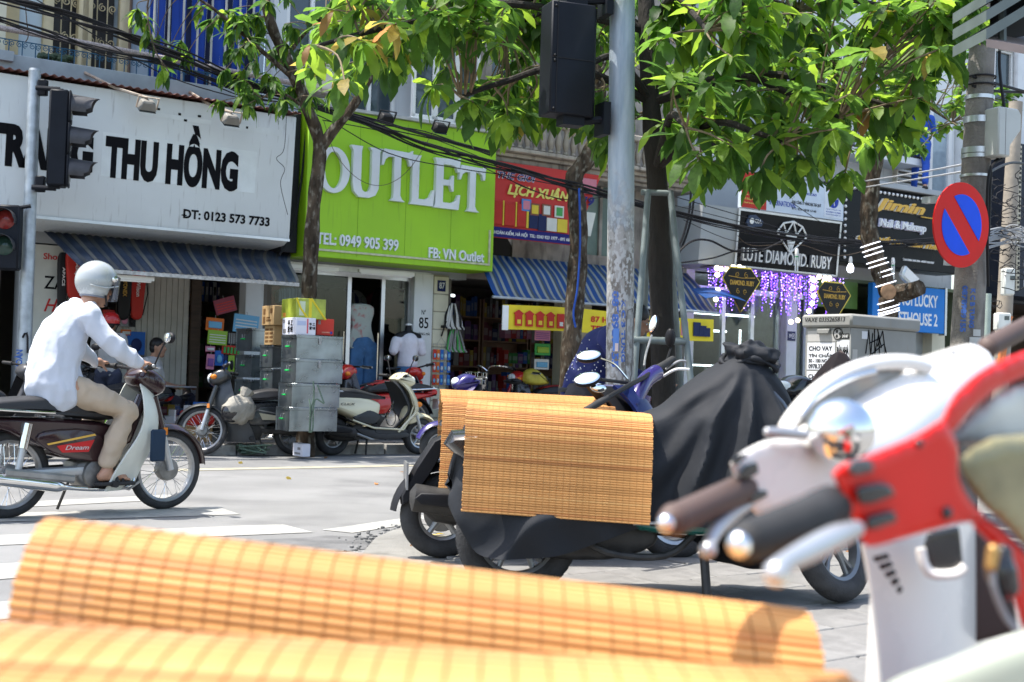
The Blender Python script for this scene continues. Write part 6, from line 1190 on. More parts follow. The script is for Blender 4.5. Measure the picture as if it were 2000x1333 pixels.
def grip_hand(b, Wr, B, g, inner):
    Wr, B, g = V(Wr), V(B), V(g).normalized(); r0 = (Wr-B); r0 = (r0-g*r0.dot(g)).normalized(); t0 = g.cross(r0)
    up = V((0, 0, 1)); sgn = 1 if t0.z > 0 else -1
    limb(b, [Wr, B+r0*.05+up*.008], [.026, .03]); b.ball(B+r0*.035+up*.012, (.032, .03, .022), 10, 8)
    for i in range(4):
        c = B+g*(i-1.5)*.019; L_ = [.0, .6, 1.25, 1.95, 2.5][:5 if i in (1, 2) else 4]
        limb(b, [c+(r0*math.cos(a)+t0*sgn*math.sin(a))*.030 for a in L_], [.0095, .0093, .009, .0085, .008][:len(L_)], 8)
    c = B+g*inner*.036; limb(b, [B+r0*.04+g*inner*.015, c+r0*.02-t0*sgn*.022, c-t0*sgn*.03-r0*.012], [.012, .010, .009], 8)
def open_hand(b, Wr, d, side, curl=.35):
    Wr, d = V(Wr), V(d).normalized(); side = V(side); side = (side-d*side.dot(d)).normalized(); nrm = d.cross(side)
    limb(b, [Wr, Wr+d*.045, Wr+d*.085], [.024, .032, .030])
    for i, l in enumerate((.062, .072, .068, .052)):
        p = Wr+d*.09+side*(i-1.5)*.02; P = [p]
        a = 0
        for k in range(3): a += curl; P.append(P[-1]+(d*math.cos(a)+nrm*math.sin(a))*l*.4)
        limb(b, P, [.0098, .0092, .0086, .008], 8)
    limb(b, [Wr+d*.03-side*.025, Wr+d*.065-side*.05, Wr+d*.09-side*.052], [.013, .011, .009], 8)
def foot(b, ank, fwd, L_=.24):
    ank, f = V(ank), V(fwd).normalized(); h = V((0, 0, -.065)); limb(b, [ank, ank+h*.5+f*-.02], [.038, .04]); limb(b, [ank+h*.75-f*.045, ank+h*.7+f*.05, ank+h*.95+f*.13], [.033, .036, .027]); sd = V((-f.y, f.x, 0))
    for i in range(5): limb(b, [ank+h*1.0+f*.12+sd*(i-2)*.017, ank+h*1.15+f*(.165-.008*abs(i-1.5))+sd*(i-2)*.019], [.013, .010], 8)
def head(b, c, M, s=1.):
    X = lambda *p: V(c)+M @ (V(p)*s)
    b.ball(c, (.088*s, .073*s, .105*s), 18, 12, M); limb(b, [X(.035, 0, -.05), X(.05, 0, -.10)], [.058*s, .038*s]); limb(b, [X(.085, 0, .01), X(.102, 0, -.03)], [.010*s, .017*s], 8)
    for sd in (-1, 1): b.ball(X(-.005, sd*.075, -.01), (.018*s, .012*s, .03*s), 8, 6, M); b.ball(X(.062, sd*.034, .012), (.018*s, .02*s, .012*s), 8, 6, M)
    limb(b, [X(.085, -.02, -.065), X(.09, 0, -.063), X(.085, .02, -.065)], [.008*s]*3, 6)
def face_bits(par, c, M, s=1., glasses=False):
    X = lambda *p: V(c)+M @ (V(p)*s)
    for sd in (-1, 1): MB().ball(X(.078, sd*.034, .008), (.008*s, .014*s, .008*s), 10, 6, M).build('eye', WHITEL, par); MB().ball(X(.085, sd*.034, .008), (.004*s, .006*s, .006*s), 8, 6, M).build('pupil', BLACKL, par); MB().tube([X(.083, sd*.016, .035), X(.086, sd*.034, .04), X(.078, sd*.052, .033)], .004*s, 5).build('eyebrow', HAIR, par)
    if glasses:
        g = MB()
        for sd in (-1, 1): g.tube([X(.097, sd*.034+.024*math.cos(a), .006+.017*math.sin(a)) for a in [i*PI/8 for i in range(16)]], .0022, 5, closed=True); g.tube([X(.095, sd*.058, .01), X(.0, sd*.08, .012)], .002, 5)
        g.build('glasses', STEEL, par)
# ---- the rider (coordinates of the motorbike)
rider = thing('person', 'rider in white long sleeve shirt, beige trousers and silver helmet', 'person', RB, (-.28, 0, .8))
hip, chest, neck, hd = V((-.27, 0, .90)), V((-.20, 0, 1.26)), V((-.085, 0, 1.41)), V((.0, 0, 1.545))
SH = {sd: V((-.13, sd*.17, 1.33)) for sd in (-1, 1)}; HB = {sd: V((.235, sd*.285, 1.005)) for sd in (-1, 1)}
EL = {-1: V((.0, -.275, 1.13)), 1: V((.02, .27, 1.12))}; WRI = {sd: V((.165, sd*.285, 1.035)) for sd in (-1, 1)}
HP = {sd: V((-.24, sd*.09, .87)) for sd in (-1, 1)}; KN = {sd: V((.15, sd*.19, .70)) for sd in (-1, 1)}; AN = {sd: V((.02, sd*.19, .315)) for sd in (-1, 1)}
b = MB(); limb(b, [hip, chest, neck], [.10, .11, .05]); limb(b, [neck, hd], [.05, .05]); head(b, hd, Matrix.Rotation(.1, 3, 'Y'))
for sd in (-1, 1):
    limb(b, [SH[sd], EL[sd], WRI[sd]], [.045, .035, .026]); grip_hand(b, WRI[sd], HB[sd], (.28, sd*-1., 0), 1); limb(b, [HP[sd], KN[sd], AN[sd]+V((0, 0, .1)), AN[sd]], [.08, .055, .045, .034]); foot(b, AN[sd], (1, -.1*sd, 0))
remesh(b, .0075, 2).build('body', SKIN, rider)
b = MB(); limb(b, [V((-.30, 0, .86)), V((-.29, 0, 1.0)), V((-.25, 0, 1.17)), V((-.18, 0, 1.29)), V((-.11, 0, 1.37))], [.172, .170, .158, .145, .08], 18); limb(b, [SH[-1], V((-.12, 0, 1.335)), SH[1]], [.088, .11, .088]); limb(b, [V((-.29, 0, 1.0)), V((-.275, 0, .835))], [.168, .182], 20)
for sd in (-1, 1): limb(b, [SH[sd], SH[sd].lerp(EL[sd], .5)+V((-.01, 0, -.01)), EL[sd]], [.085, .075, .066], 14); limb(b, [EL[sd], EL[sd].lerp(WRI[sd], .55), WRI[sd]+V((-.01, 0, 0))], [.066, .055, .042], 14)
limb(b, [V((-.14, 0, 1.40)), V((-.06, 0, 1.40))], [.062, .056])
remesh(b, .0095, 3, .020, 6.5, (1.3, 1, .7)).build('shirt', mat('white_cotton', (.53, .56, .63), .85, var=.03, bump=.25, bscale=14, sheen=.2), rider)
b = MB()
for sd in (-1, 1): limb(b, [V((-.20, sd*.08, .845)), HP[sd].lerp(KN[sd], .55)+V((0, 0, .0)), KN[sd], KN[sd].lerp(AN[sd], .5)+V((-.015, 0, 0)), AN[sd]+V((0, 0, .055))], [.100, .098, .082, .073, .062], 16)
limb(b, [V((-.24, -.06, .85)), V((-.24, .06, .85))], [.09, .09]); remesh(b, .013, 4, .012, 9.).build('trousers', mat('beige_twill', (.44, .35, .26), .85, var=.06, bump=.3, bscale=18), rider)
for sd in (-1, 1): MB().puff([(-.10, -.05), (.0, -.055), (.12, -.055), (.17, -.045), (.17, .04), (.1, .05), (-.08, .045)], .012, .006, 3, y=0, plane='xy').build('sandal', BLACKR, rider).matrix_basis = Matrix.Translation(-OFFS[rider.name]+AN[sd]+V((.02, 0, -.098)))
for sd in (-1, 1): MB().tube([AN[sd]+V((.05, -.045, -.085)), AN[sd]+V((.07, 0, -.035)), AN[sd]+V((.05, .045, -.085))], .012, 6).tube([AN[sd]+V((.10, -.04, -.09)), AN[sd]+V((.115, 0, -.055)), AN[sd]+V((.10, .04, -.09))], .01, 6).build('sandal_strap', BLACKR, rider)
# helmet: three quarter shell with visor
hm = thing('helmet', 'silver grey three quarter helmet with clear visor on the rider', 'helmet', RB @ Matrix.Translation(hd+V((-.005, 0, .035))) @ Matrix.Rotation(.12, 4, 'Y'), (0, 0, -.12)); HSM = mat('helmet_silver', (.36, .385, .385), .25, .1, var=.05, coat=.5)
b = MB(); nv_ = 18; nu_ = 40
def hel(u, v, k=1.):
    ph = PI*v*.78; th = 2*PI*u; lo = 1.; x = math.sin(ph)*math.cos(th); y = math.sin(ph)*math.sin(th); z = math.cos(ph); r = V((.148*x*k, .130*y*k, .142*z*k)); 
    if x > .25 and z < .25: f = min(1, (x-.25)/.3); r.z = r.z*(1-f)+max(r.z, .028*k)*f
    return r
b.grid(lambda u, v: hel(u, max(.001, v)), nu_, nv_); b.grid(lambda u, v: hel(u, max(.001, v), .90), nu_, nv_, True); b.build('shell', HSM, hm)
b = MB(); b.tube([hel(i/40, 1.)*.985 for i in range(40)], .009, 6, closed=True); b.build('rim_trim', mat('trim_grey', (.18, .19, .22), .5), hm)
MB().sheet(lambda u, v: (.150*math.cos(-1.15+2.3*u)*1.03, .138*math.sin(-1.15+2.3*u), .045-.16*v), 18, 6, .003).build('visor', mat('smoky_visor', (.14, .15, .18), .08, var=0, alpha=.75), hm)
for sd in (-1, 1): MB().lathe([(.022, sd*.126), (.022, sd*.140), (.008, sd*.143)], 16, (.055, 0, .02), 'y').build('pivot', CHROME, hm)
b = MB(); b.tube([(.1, -.115, -.02), (.0, -.139, -.05), (-.1, -.10, -.045)], .005, 5); b.build('shell_crease', HSM, hm)
MB().tube([(.02, -.11, -.10), (.07, -.05, -.155), (.07, .05, -.155), (.02, .11, -.10)], .008, 5).build('chin_strap', BLACKP, hm)
# ---- simple standing / sitting people
def figure(label, frame, J, shirt, trousers, hair=True, sleeve='short', hands='open', glasses=False, hat=None, feet=True, shirt_bits=None, headturn=0., nod=0., base=None):
    t = thing('person', label, 'person', frame, base or (J['hip'].x, J['hip'].y, 0)); M = Matrix.Rotation(headturn, 3, 'Z') @ Matrix.Rotation(nod, 3, 'Y')
    b = MB(); limb(b, [J['hip'], J['chest'], J['neck'], J['head']], [.10, .105, .048, .05]); head(b, J['head'], M)
    for s in 'lr':
        limb(b, [J['sh'+s], J['el'+s], J['wr'+s]], [.043, .036, .025]); d = (J['wr'+s]-J['el'+s]); open_hand(b, J['wr'+s], d, V((1, 0, 0)) if abs(d.normalized().x) < .8 else V((0, 1, 0)))
        limb(b, [J['hp'+s], J['kn'+s], J['kn'+s].lerp(J['an'+s], .4), J['an'+s]], [.078, .055, .05, .034]); foot(b, J['an'+s], J.get('ft', (1, 0, 0)))
    bo = remesh(b, .009, 2).build('body', SKIN, t); face_bits(t, J['head'], M, 1., glasses)
    b = MB(); h, c, n = J['hip'], J['chest'], J['neck']; limb(b, [h, h.lerp(c, .5), c, c.lerp(n, .6)], [.14, .14, .145, .09], 16); limb(b, [J['shl'], c.lerp(n, .55), J['shr']], [.075, .1, .075])
    for s in 'lr':
        e = J['el'+s] if sleeve == 'long' else J['sh'+s].lerp(J['el'+s], .72); limb(b, [J['sh'+s], e], [.075, .062])
        if sleeve == 'long': limb(b, [J['el'+s], J['wr'+s]], [.062, .043])
    remesh(b, .014, 4, .010, 7.).build('shirt', shirt, t)
    b = MB(); limb(b, [h+V((0, 0, -.03)), h], [.135, .13], 14)
    for s in 'lr': limb(b, [J['hp'+s], J['hp'+s].lerp(J['kn'+s], .5), J['kn'+s], J['an'+s]+V((0, 0, .05))], [.105, .09, .075, .062], 14)
    remesh(b, .015, 4, .010, 8.).build('trousers', trousers, t)
    b = MB(); limb(b, [h+V((0, 0, .02))], [.139], 16) if False else None
    if hair:
        X = lambda *p: J['head']+M @ V(p); b = MB(); b.ball(X(-.015, 0, .03), (.092, .082, .092), 18, 12, M); b.ball(X(-.045, 0, -.02), (.06, .078, .07), 14, 10, M); b.build('hair', HAIR, t)
    for s in 'lr': MB().puff([(-.09, -.045), (.1, -.05), (.17, -.03), (.17, .03), (.1, .05), (-.09, .045)], .03, .02, 3, plane='xy').build('shoe', BLACKR, t).matrix_basis = Matrix.Translation(-OFFS[t.name]+J['an'+s]+V((0, 0, -.06))) @ Matrix.Rotation(math.atan2(J.get('ft', (1, 0, 0))[1], J.get('ft', (1, 0, 0))[0]), 4, 'Z')
    return t, M
def stand(lean=0., **k):
    J = dict(hip=V((0, 0, .95)), chest=V((lean*.35, 0, 1.27)), neck=V((lean*.55, 0, 1.46)), head=V((lean*.75+.02, 0, 1.60)))
    for s, sd in (('l', 1), ('r', -1)): J['sh'+s] = J['chest']+V((lean*.1, sd*.17, .12)); J['el'+s] = J['sh'+s]+V((.06, sd*.07, -.28)); J['wr'+s] = J['el'+s]+V((.16, -sd*.02, -.18)); J['hp'+s] = V((0, sd*.09, .90)); J['kn'+s] = V((.03, sd*.1, .48)); J['an'+s] = V((-.01, sd*.11, .08))
    J.update(k); return J
# man in navy shirt bending over behind the pole
NAVS = mat('navy_shirt', (.012, .018, .10), .8, var=.1)
c = U(1132, 790, 9.4); FM = FR(V((c.x, 9.4, .05)), -.12)
J = stand(.0, hip=V((0, 0, .88)), chest=V((.14, 0, 1.19)), neck=V((.28, 0, 1.31)), head=V((.385, -.04, 1.385)))
for s, sd in (('l', 1), ('r', -1)): J['sh'+s] = V((.19, sd*.17, 1.25)); J['el'+s] = V((.34, sd*.2, 1.02)); J['wr'+s] = V((.52, sd*.14, .95)); J['hp'+s] = V((0, sd*.09, .84)); J['kn'+s] = V((.05, sd*.1, .46))
nm, M_ = figure('man in navy dotted shirt bending forward behind the centre pole', FM, J, NAVS, mat('dark_trousers', (.05, .045, .05), .85, var=.1), glasses=True, sleeve='long', nod=.45)
MB().tube([(.0+.14*math.cos(a)*1.0, .142*math.sin(a), .885) for a in [i*PI/12 for i in range(24)]], .016, 6, closed=True).build('belt', BLACKR, nm)
dots = MB()
for i in range(60): z = rnd.uniform(.93, 1.25); a = rnd.uniform(-2.9, -.2); cx = (z-.88)*.45; dots.ball((cx+.156*math.cos(a), .156*math.sin(a), z), .0042, 5, 4)
dots.build('shirt_dots', WHITEL, nm)['kind'] = 'stuff'
# worker in blue on the ledge
J = stand(.05, hpl=V((0, .09, .90)), hpr=V((0, -.09, .90))); J['knl'] = V((.2, .1, .5)); J['anl'] = V((.22, .12, .08)); J['knr'] = V((-.06, -.1, .48)); J['anr'] = V((-.22, -.1, .08)); J['wrl'] = V((.35, .2, 1.25)); J['wrr'] = V((.35, -.2, 1.2))
BOIL = mat('worker_blue', (.015, .07, .38), .8, var=.1)
a, z = L(1797, 370, .35); figure('worker in blue overalls standing on the ledge above the nail salon', FR(W(a, .35, 4.84), TH+PI*.2), J, BOIL, BOIL, sleeve='long')
# seated shopkeeper in floral top
J = dict(hip=V((0, 0, .52)), chest=V((.04, 0, .84)), neck=V((.07, 0, 1.02)), head=V((.12, 0, 1.15)))
for s, sd in (('l', 1), ('r', -1)): J['sh'+s] = V((.04, sd*.16, .95)); J['el'+s] = V((.12, sd*.2, .7)); J['wr'+s] = V((.32, sd*.12, .66)); J['hp'+s] = V((.05, sd*.09, .48)); J['kn'+s] = V((.42, sd*.1, .48)); J['an'+s] = V((.40, sd*.1, .09))
FLOR = mat('floral_top', (.62, .60, .60), .8, var=.1, dirt_or_reflection=((.35, .04, .05), .62, 22)); a = L(295, 770, .5)[0]
sp, _m = figure('seated shopkeeper in pale floral top behind the glass counter', FR(W(a, .35, .12), TH-.7), J, FLOR, mat('dark_slacks', (.04, .04, .06), .85)); 
st = thing('stool', 'low plastic stool under the seated shopkeeper', 'stool', FR(W(a, .35, .12), TH-.7), (0, 0, 0)); MB().box(-.16, .16, -.16, .16, .35, .40).build('seat', BLUEP, st, bevel=.02)
for x in (-.13, .13):
    for y in (-.13, .13): MB().tube([(x, y, .36), (x*1.15, y*1.15, 0)], [.022, .018], 8).build('leg', BLUEP, st)
# passer-by in red helmet behind the rider
J = stand(.0); a = L(212, 700, .9)[0]; pb_, _m = figure('person in grey top and red helmet standing at the stationery shop', FR(W(a, .9, .12), TH+.9) @ Matrix.Scale(.88, 4), J, mat('grey_top', (.30, .30, .30), .8), mat('dark_jeans', (.03, .035, .06), .85), hair=True)
rh = thing('helmet', 'red open face helmet on the person at the stationery shop', 'helmet', FR(W(a, .9, .12), TH+.9) @ Matrix.Scale(.88, 4) @ Matrix.Translation(V((.02, 0, 1.63))), (0, 0, 0))
MB().lathe([(.001, .125), (.06, .115), (.10, .085), (.125, .03), (.128, -.02), (.118, -.05)], 24, caps=False).build('shell', mat('red_helmet', (.45, .02, .02), .25, coat=.4), rh); MB().ring(.122, .01, 24, 6, (0, 0, -.05), 'z').build('rim', BLACKP, rh); MB().puff([(.11, -.02), (.18, -.035), (.17, -.05), (.11, -.05)], .07, .01, 2).build('peak', BLACKP, rh); MB().tube([(0, -.115, -.05), (.03, -.05, -.16), (.03, .05, -.16), (0, .115, -.05)], .007, 5).build('strap', BLACKP, rh)
# ---------------------------------------------------------------- goods in the shops
PC = dict(red=(.55, .04, .03), blue=(.03, .14, .48), sky=(.16, .42, .66), green=(.06, .34, .08), lime=(.30, .50, .06), pink=(.66, .26, .38), orange=(.66, .16, .03), white=(.66, .66, .64), black=(.02, .02, .022), maroon=(.26, .05, .08), yellow=(.68, .50, .06), navy=(.02, .03, .12), grey=(.28, .28, .28), purple=(.24, .10, .34))
def pm(c): return flat('goods_'+c, PC[c], .4)
def pack(x, y, o, w_, h, c, label, c2='white', name='blister_pack', tilt=0., cat='goods', shape=0):
    a, z = L(x, y, o); t = thing(name, label, cat, FAC @ Matrix.Translation((a, -o, z)) @ Matrix.Rotation(tilt, 4, 'Y'), (0, 0, -h/2)); MB().box(-w_/2, w_/2, 0, .012, -h/2, h/2).build('card', pm(c), t, bevel=.003)
    b = MB()
    if shape == 0: b.puff([(-w_*.36, -h*.3), (w_*.36, -h*.3), (w_*.36, h*.22), (-w_*.36, h*.22)], .014, .008, 1, y=-.008)
    elif shape == 1: [b.box(-w_*.4+i*w_*.2, -w_*.4+i*w_*.2+w_*.12, -.014, 0, -h*.4, h*.3) for i in range(5)]
    elif shape == 2: b.ball((0, -.01, -h*.05), (w_*.3, .02, h*.28), 14, 8)
    else: [b.box(-w_*.42, w_*.42, -.004, 0, -h*.36+i*h*.17, -h*.36+i*h*.17+h*.06) for i in range(4)]
    b.build('product', pm(c2), t, smooth=40); b = MB(); b.tube([(0, .0, h/2), (0, .0, h/2+.03), (0, .03, h/2+.035)], .003, 4); b.build('hook', STEEL, t); return t
for q in [(440, 597, .15, .30, .20, 'maroon', 'maroon zipped case hanging tilted at the shop pier', 'red', -.3, 3), (420, 634, .15, .25, .17, 'orange', 'orange framed drawing toy hanging at the shop pier', 'sky', .05, 0), (481, 633, .2, .36, .24, 'sky', 'blue boxed game hanging beside the trunks', 'white', .08, 3), (425, 660, .18, .27, .19, 'lime', 'green edged calendar card hanging at the shop pier', 'white', .05, 3), (455, 660, .12, .16, .2, 'black', 'card of small dark figures below the blue game', 'grey', 0, 1), (450, 684, .15, .24, .12, 'red', 'red edged card of green pens', 'green', .05, 1), (411, 682, .15, .13, .07, 'pink', 'small pink card at the shop pier', 'white', 0, 0), (411, 707, .15, .11, .20, 'pink', 'tall pink case hanging at the shop pier', 'purple', .05, 0), (428, 700, .14, .12, .20, 'blue', 'blue toy fan pack hanging at the shop pier', 'sky', 0, 2), (440, 712, .12, .10, .24, 'navy', 'navy toy pack hanging at the shop pier', 'blue', 0, 2), (452, 712, .14, .09, .24, 'lime', 'lime green toy pack hanging behind the trunks', 'black', 0, 2),
          (212, 622, -.5, .16, .22, 'red', 'red and yellow firecracker card on the pale slat wall', 'yellow', 0, 1), (232, 662, -.5, .11, .12, 'blue', 'small blue card on the pale slat wall', 'yellow', 0, 0), (246, 650, -.5, .14, .08, 'orange', 'small orange bag on the pale slat wall', 'white', 0, 0), (266, 672, -.5, .24, .32, 'blue', 'large blue toy gun card on the pale slat wall', 'navy', .0, 2), (234, 685, -.5, .14, .22, 'green', 'card of white and green sticks on the pale slat wall', 'white', 0, 1), (249, 690, -.5, .12, .22, 'white', 'white card of red bottles on the pale slat wall', 'red', 0, 1), (243, 625, -.5, .14, .18, 'grey', 'clear bag of pale toys on the pale slat wall', 'pink', 0, 2), (258, 627, -.5, .10, .16, 'black', 'black gloves hanging on the pale slat wall', 'black', 0, 2), (268, 700, -.5, .2, .1, 'grey', 'row of small keyrings low on the pale slat wall', 'black', 0, 1),
          (1060, 655, .12, .30, .17, 'pink', 'pink picture book hung by the calendar shop pier', 'purple', 0, 3), (1060, 683, .12, .30, .18, 'green', 'green picture book hung by the calendar shop pier', 'lime', 0, 0), (1058, 712, .12, .28, .16, 'white', 'white and blue picture book hung by the calendar shop pier', 'sky', 0, 0)]:
    pack(*q[:7], c2=q[7], tilt=q[8], shape=q[9])
# blister rack on the cream block pier
k = 0
for j in range(3):
    for i in range(5):
        c = ['red', 'red', 'blue', 'grey', 'blue'][i]; a = 4.36+i*.062; z = 1.33-j*.185; t = thing('blister_pack', '%s pack, %s row of the cream pier rack, %s' % (['red', 'orange red', 'blue', 'grey', 'bright blue'][i], ['top', 'middle', 'bottom'][j], ['far left', 'second', 'centre', 'fourth', 'far right'][i]), 'goods', FAC, (a, -.09, z-.08), 'blister packs on the pier rack')
        MB().box(a-.027, a+.027, -.092, -.085, z-.08, z+.07).build('card', pm(c if i != 1 else 'orange'), t); MB().ball((a, -.095, z-.02), (.02, .014, .035), 8, 6).build('product', pm('white' if (i+j) % 2 else 'sky'), t)
b = MB(); [b.rod((4.34, -.07, .85+i*.09), (4.62, -.07, .85+i*.09), .003, 4) for i in range(8)]; [b.rod((4.34+i*.07, -.07, .85), (4.34+i*.07, -.07, 1.48), .003, 4) for i in range(5)]; b.tube([(4.4, -.07, 1.48), (4.48, -.07, 1.58), (4.56, -.07, 1.48)], .003, 4); solo(b, 'wire_rack', STEEL, 'wire grid rack hung on the cream block pier', 'rack', FAC, (4.48, -.07, .85))
# racket bags
def racket_bag(x, y, o, w_, h, c, label, txt=None, tc=WHITEL):
    a, z = L(x, y, o); t = thing('racket_bag', label, 'bag', FAC, (a, -o, z-h/2)); P = [(a-w_*.30, z-h/2), (a+w_*.30, z-h/2), (a+w_*.42, z-h*.1), (a+w_*.5, z+h*.3), (a+w_*.36, z+h*.47), (a, z+h*.5), (a-w_*.36, z+h*.47), (a-w_*.5, z+h*.3), (a-w_*.42, z-h*.1)]
    MB().puff(P, .04, .02, 3, y=-o).build('bag', pm(c), t); MB().tube([(a+w_*.5, -o-.02, z+h*.3), (a+w_*.62, -o-.02, z), (a+w_*.35, -o-.02, z-h*.45)], .008, 5).build('strap', BLACKP, t); MB().tube([(a, -o, z+h*.5), (a, -o+.03, z+h*.56)], .004, 4).build('hook', STEEL, t)
    if txt: text(txt, 'lettering', tc, t, -h*.12, h*.2, -w_*.12, w_*.12, 0, th=.003, bold=.02, M=Matrix.Translation((a, -o-.043, z+h*.12)) @ Matrix.Rotation(PI/2, 4, 'Y'))
racket_bag(242, 572, -.45, .22, .66, 'black', 'black racket bag hanging on the pale slat wall', 'YONEX', GOLD); racket_bag(268, 572, -.45, .22, .66, 'red', 'red tapered racket bag hanging on the pale slat wall', 'Wilson'); racket_bag(148, 533, .15, .26, .62, 'red', 'red racket bag hanging by the name panel', 'boqi'); racket_bag(122, 550, .1, .14, .72, 'black', 'narrow black racket bag hanging by the name panel', 'APACS')
# shelves
def shelf(label, a0, a1, y0, y1, zs, m=DARKWOOD):
    t = thing('shelf', label, 'shelf', FAC, ((a0+a1)/2, y0, .12)); MB().box(a0, a0+.03, y0, y1, .12, zs[-1]+.3).build('side', m, t); MB().box(a1-.03, a1, y0, y1, .12, zs[-1]+.3).build('side', m, t); MB().box(a0, a1, y1, y1+.02, .12, zs[-1]+.3).build('back', m, t)
    for z in zs: MB().box(a0+.03, a1-.03, y0, y1, z-.025, z).build('board', m, t)
    return t
shelf('dark tall shelf of binders inside the stationery shop', 1.02, 1.90, 1.5, 1.85, [.3, .75, 1.2, 1.62, 1.98])
cs_ = ['white', 'navy', 'blue', 'grey', 'sky', 'black', 'maroon', 'yellow', 'green', 'red']
for i in range(13):
    x = 1.08+i*.06; c = ['navy', 'navy', 'white', 'navy', 'grey', 'blue', 'grey', 'navy', 'white', 'navy', 'black', 'maroon', 'white'][i]; t = thing('binder', 'upright office binder on the top shelf of the stationery shop', 'binder', FAC, (x, 1.6, 1.98), 'binders on the stationery shelf'); MB().box(x, x+.05, 1.52, 1.78, 1.98, 2.27).build('spine', pm(c), t); MB().box(x+.012, x+.038, 1.517, 1.52, 2.08, 2.2).build('label_slip', pm('white' if c != 'white' else 'black'), t)
rg = random.Random(2)
def goods_row(a0, a1, y, z, n, label, group, name='boxed_goods', hmax=.25, cols=cs_):
    x = a0
    while x < a1-.06:
        w_ = rg.uniform(.05, .13); h = rg.uniform(.5, 1)*hmax; c = rg.choice(cols); b = MB(); b.box(x, x+w_-.008, y, y+.16, z, z+h); b.m = 1; b.box(x+.008, x+w_-.018, y-.003, y, z+h*.3, z+h*.7); solo(b, name, [flat('dim_'+c, tuple(q*.35 for q in PC[c]), .6), flat('dim_'+c+'_label', tuple(.1+q*.2 for q in PC[c]), .6)], label, 'goods', FAC, (x, y, z), group, smooth=0); x += w_  # goods colours darkened to paint in the gloom of the shop interior
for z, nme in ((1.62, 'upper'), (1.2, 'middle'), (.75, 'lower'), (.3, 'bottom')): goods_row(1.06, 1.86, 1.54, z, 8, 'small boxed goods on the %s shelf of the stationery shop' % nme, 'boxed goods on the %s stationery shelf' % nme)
for i in range(4):
    a0 = 4.75+i*1.02; a1 = a0+.98; wn = ['first', 'second', 'third', 'fourth'][i]; shelf('tall brown book shelf at the back of the calendar shop, %s from the left' % wn, a0, a1, 2.3, 2.6, [.3, .75, 1.2, 1.65, 2.05], mat('brown_shelf', (.16, .09, .05), .6, var=.2))
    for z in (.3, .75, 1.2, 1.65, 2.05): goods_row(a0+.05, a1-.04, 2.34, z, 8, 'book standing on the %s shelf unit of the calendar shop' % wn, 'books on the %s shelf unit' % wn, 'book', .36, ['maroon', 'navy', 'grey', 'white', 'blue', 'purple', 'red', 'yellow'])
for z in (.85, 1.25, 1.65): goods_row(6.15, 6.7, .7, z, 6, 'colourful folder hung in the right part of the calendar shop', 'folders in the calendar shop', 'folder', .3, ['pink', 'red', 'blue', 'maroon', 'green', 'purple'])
# socks
for j, (x, y) in enumerate([(884, 617), (888, 662)]):
    a, z = L(x, y, .05); t = thing('sock_bunch', 'bunch of white and dark socks hung in the calendar shop doorway, %s one' % ('upper' if j == 0 else 'lower'), 'socks', FAC, (a, -.05, z-.2))
    for i in range(11): xo = (i-5)*.025+rg.uniform(-.01, .01); b = MB(); b.tube([(a+xo*.4, -.05+rg.uniform(-.04, .04), z+.18), (a+xo, -.05+rg.uniform(-.05, .03), z), (a+xo*1.2, -.08, z-.16), (a+xo*1.2+.03, -.1, z-.2)], [.008, .016, .017, .012], 6); b.build('sock', pm('grey' if i % 3 else 'green') if j else pm('white' if i % 3 else 'black'), t)
t = thing('carton', 'open brown carton with toys beside the cream block pier', 'box', FAC, (4.72, -.35, .12)); MB().box(4.5, 4.98, -.5, -.2, .12, .62).build('box', CARD, t); 
for i, c in enumerate(('orange', 'blue', 'blue', 'orange')): MB().puff([(4.52+i*.1, .6), (4.60+i*.1, .74), (4.66+i*.1, .62)], .05, .02, 3, y=-.35).build('toy', pm(c), t)
# glass counter and red basket in front of the stationery shop
a0, a1 = L(288, 800, .9)[0], L(372, 800, .9)[0]; gc = thing('glass_counter', 'low glass counter on the pavement before the stationery shop', 'counter', FAC, ((a0+a1)/2, -.9, .12))
MB().box(a0, a1, -1.05, -.6, .12, .42).build('base', GREYW, gc); MB().box(a0, a1, -1.05, -.6, .42, .78).build('glass', CLEARP, gc); MB().tube([(a0, -1.05, .78), (a1, -1.05, .78), (a1, -.6, .78), (a0, -.6, .78)], .01, 5, closed=True).build('rim', ALU, gc)
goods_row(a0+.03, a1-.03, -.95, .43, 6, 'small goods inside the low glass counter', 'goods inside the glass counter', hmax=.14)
for i in range(9): MB().box(a0-.2+i*.11, a0-.2+i*.11+.09, -1.3, -1.12, .13, .2+.03*(i % 3)).build('tray_item', pm(cs_[i]), gc) if False else None
a = L(386, 800, 1.2)[0]; bk2 = thing('basket', 'red plastic basket of small boxes beside the black motorbike wheel', 'basket', FAC, (a, -1.2, .3)); MB().box(a-.17, a+.17, -1.35, -1.05, .32, .50).build('tub', pm('red'), bk2, bevel=.02); MB().box(a-.14, a+.1, -1.3, -1.1, .5, .56).build('box', pm('white'), bk2); MB().box(a-.15, a+.15, -1.32, -1.08, .14, .32).build('support', CARD, bk2); MB().box(a-.02, a+.13, -1.28, -1.1, .56, .60).build('box', pm('blue'), bk2)
t = carton(365, 872, 15.9, (.3, .25, .2), CARD, 'flat brown carton on the kerb behind the front wheel of the rider')
b = MB(); pts = [V((rg.uniform(-.12, .12), rg.uniform(-.08, .08), rg.uniform(0, .12))) for i in range(26)]; b.tube(catmull(pts, 4), .016, 6); solo(b, 'rope', flat('lime_rope', (.25, .55, .04), .6), 'bright lime rope coil behind the knee of the rider', 'rope', FR(U(197, 838, 13.6)), (0, 0, 0)); 
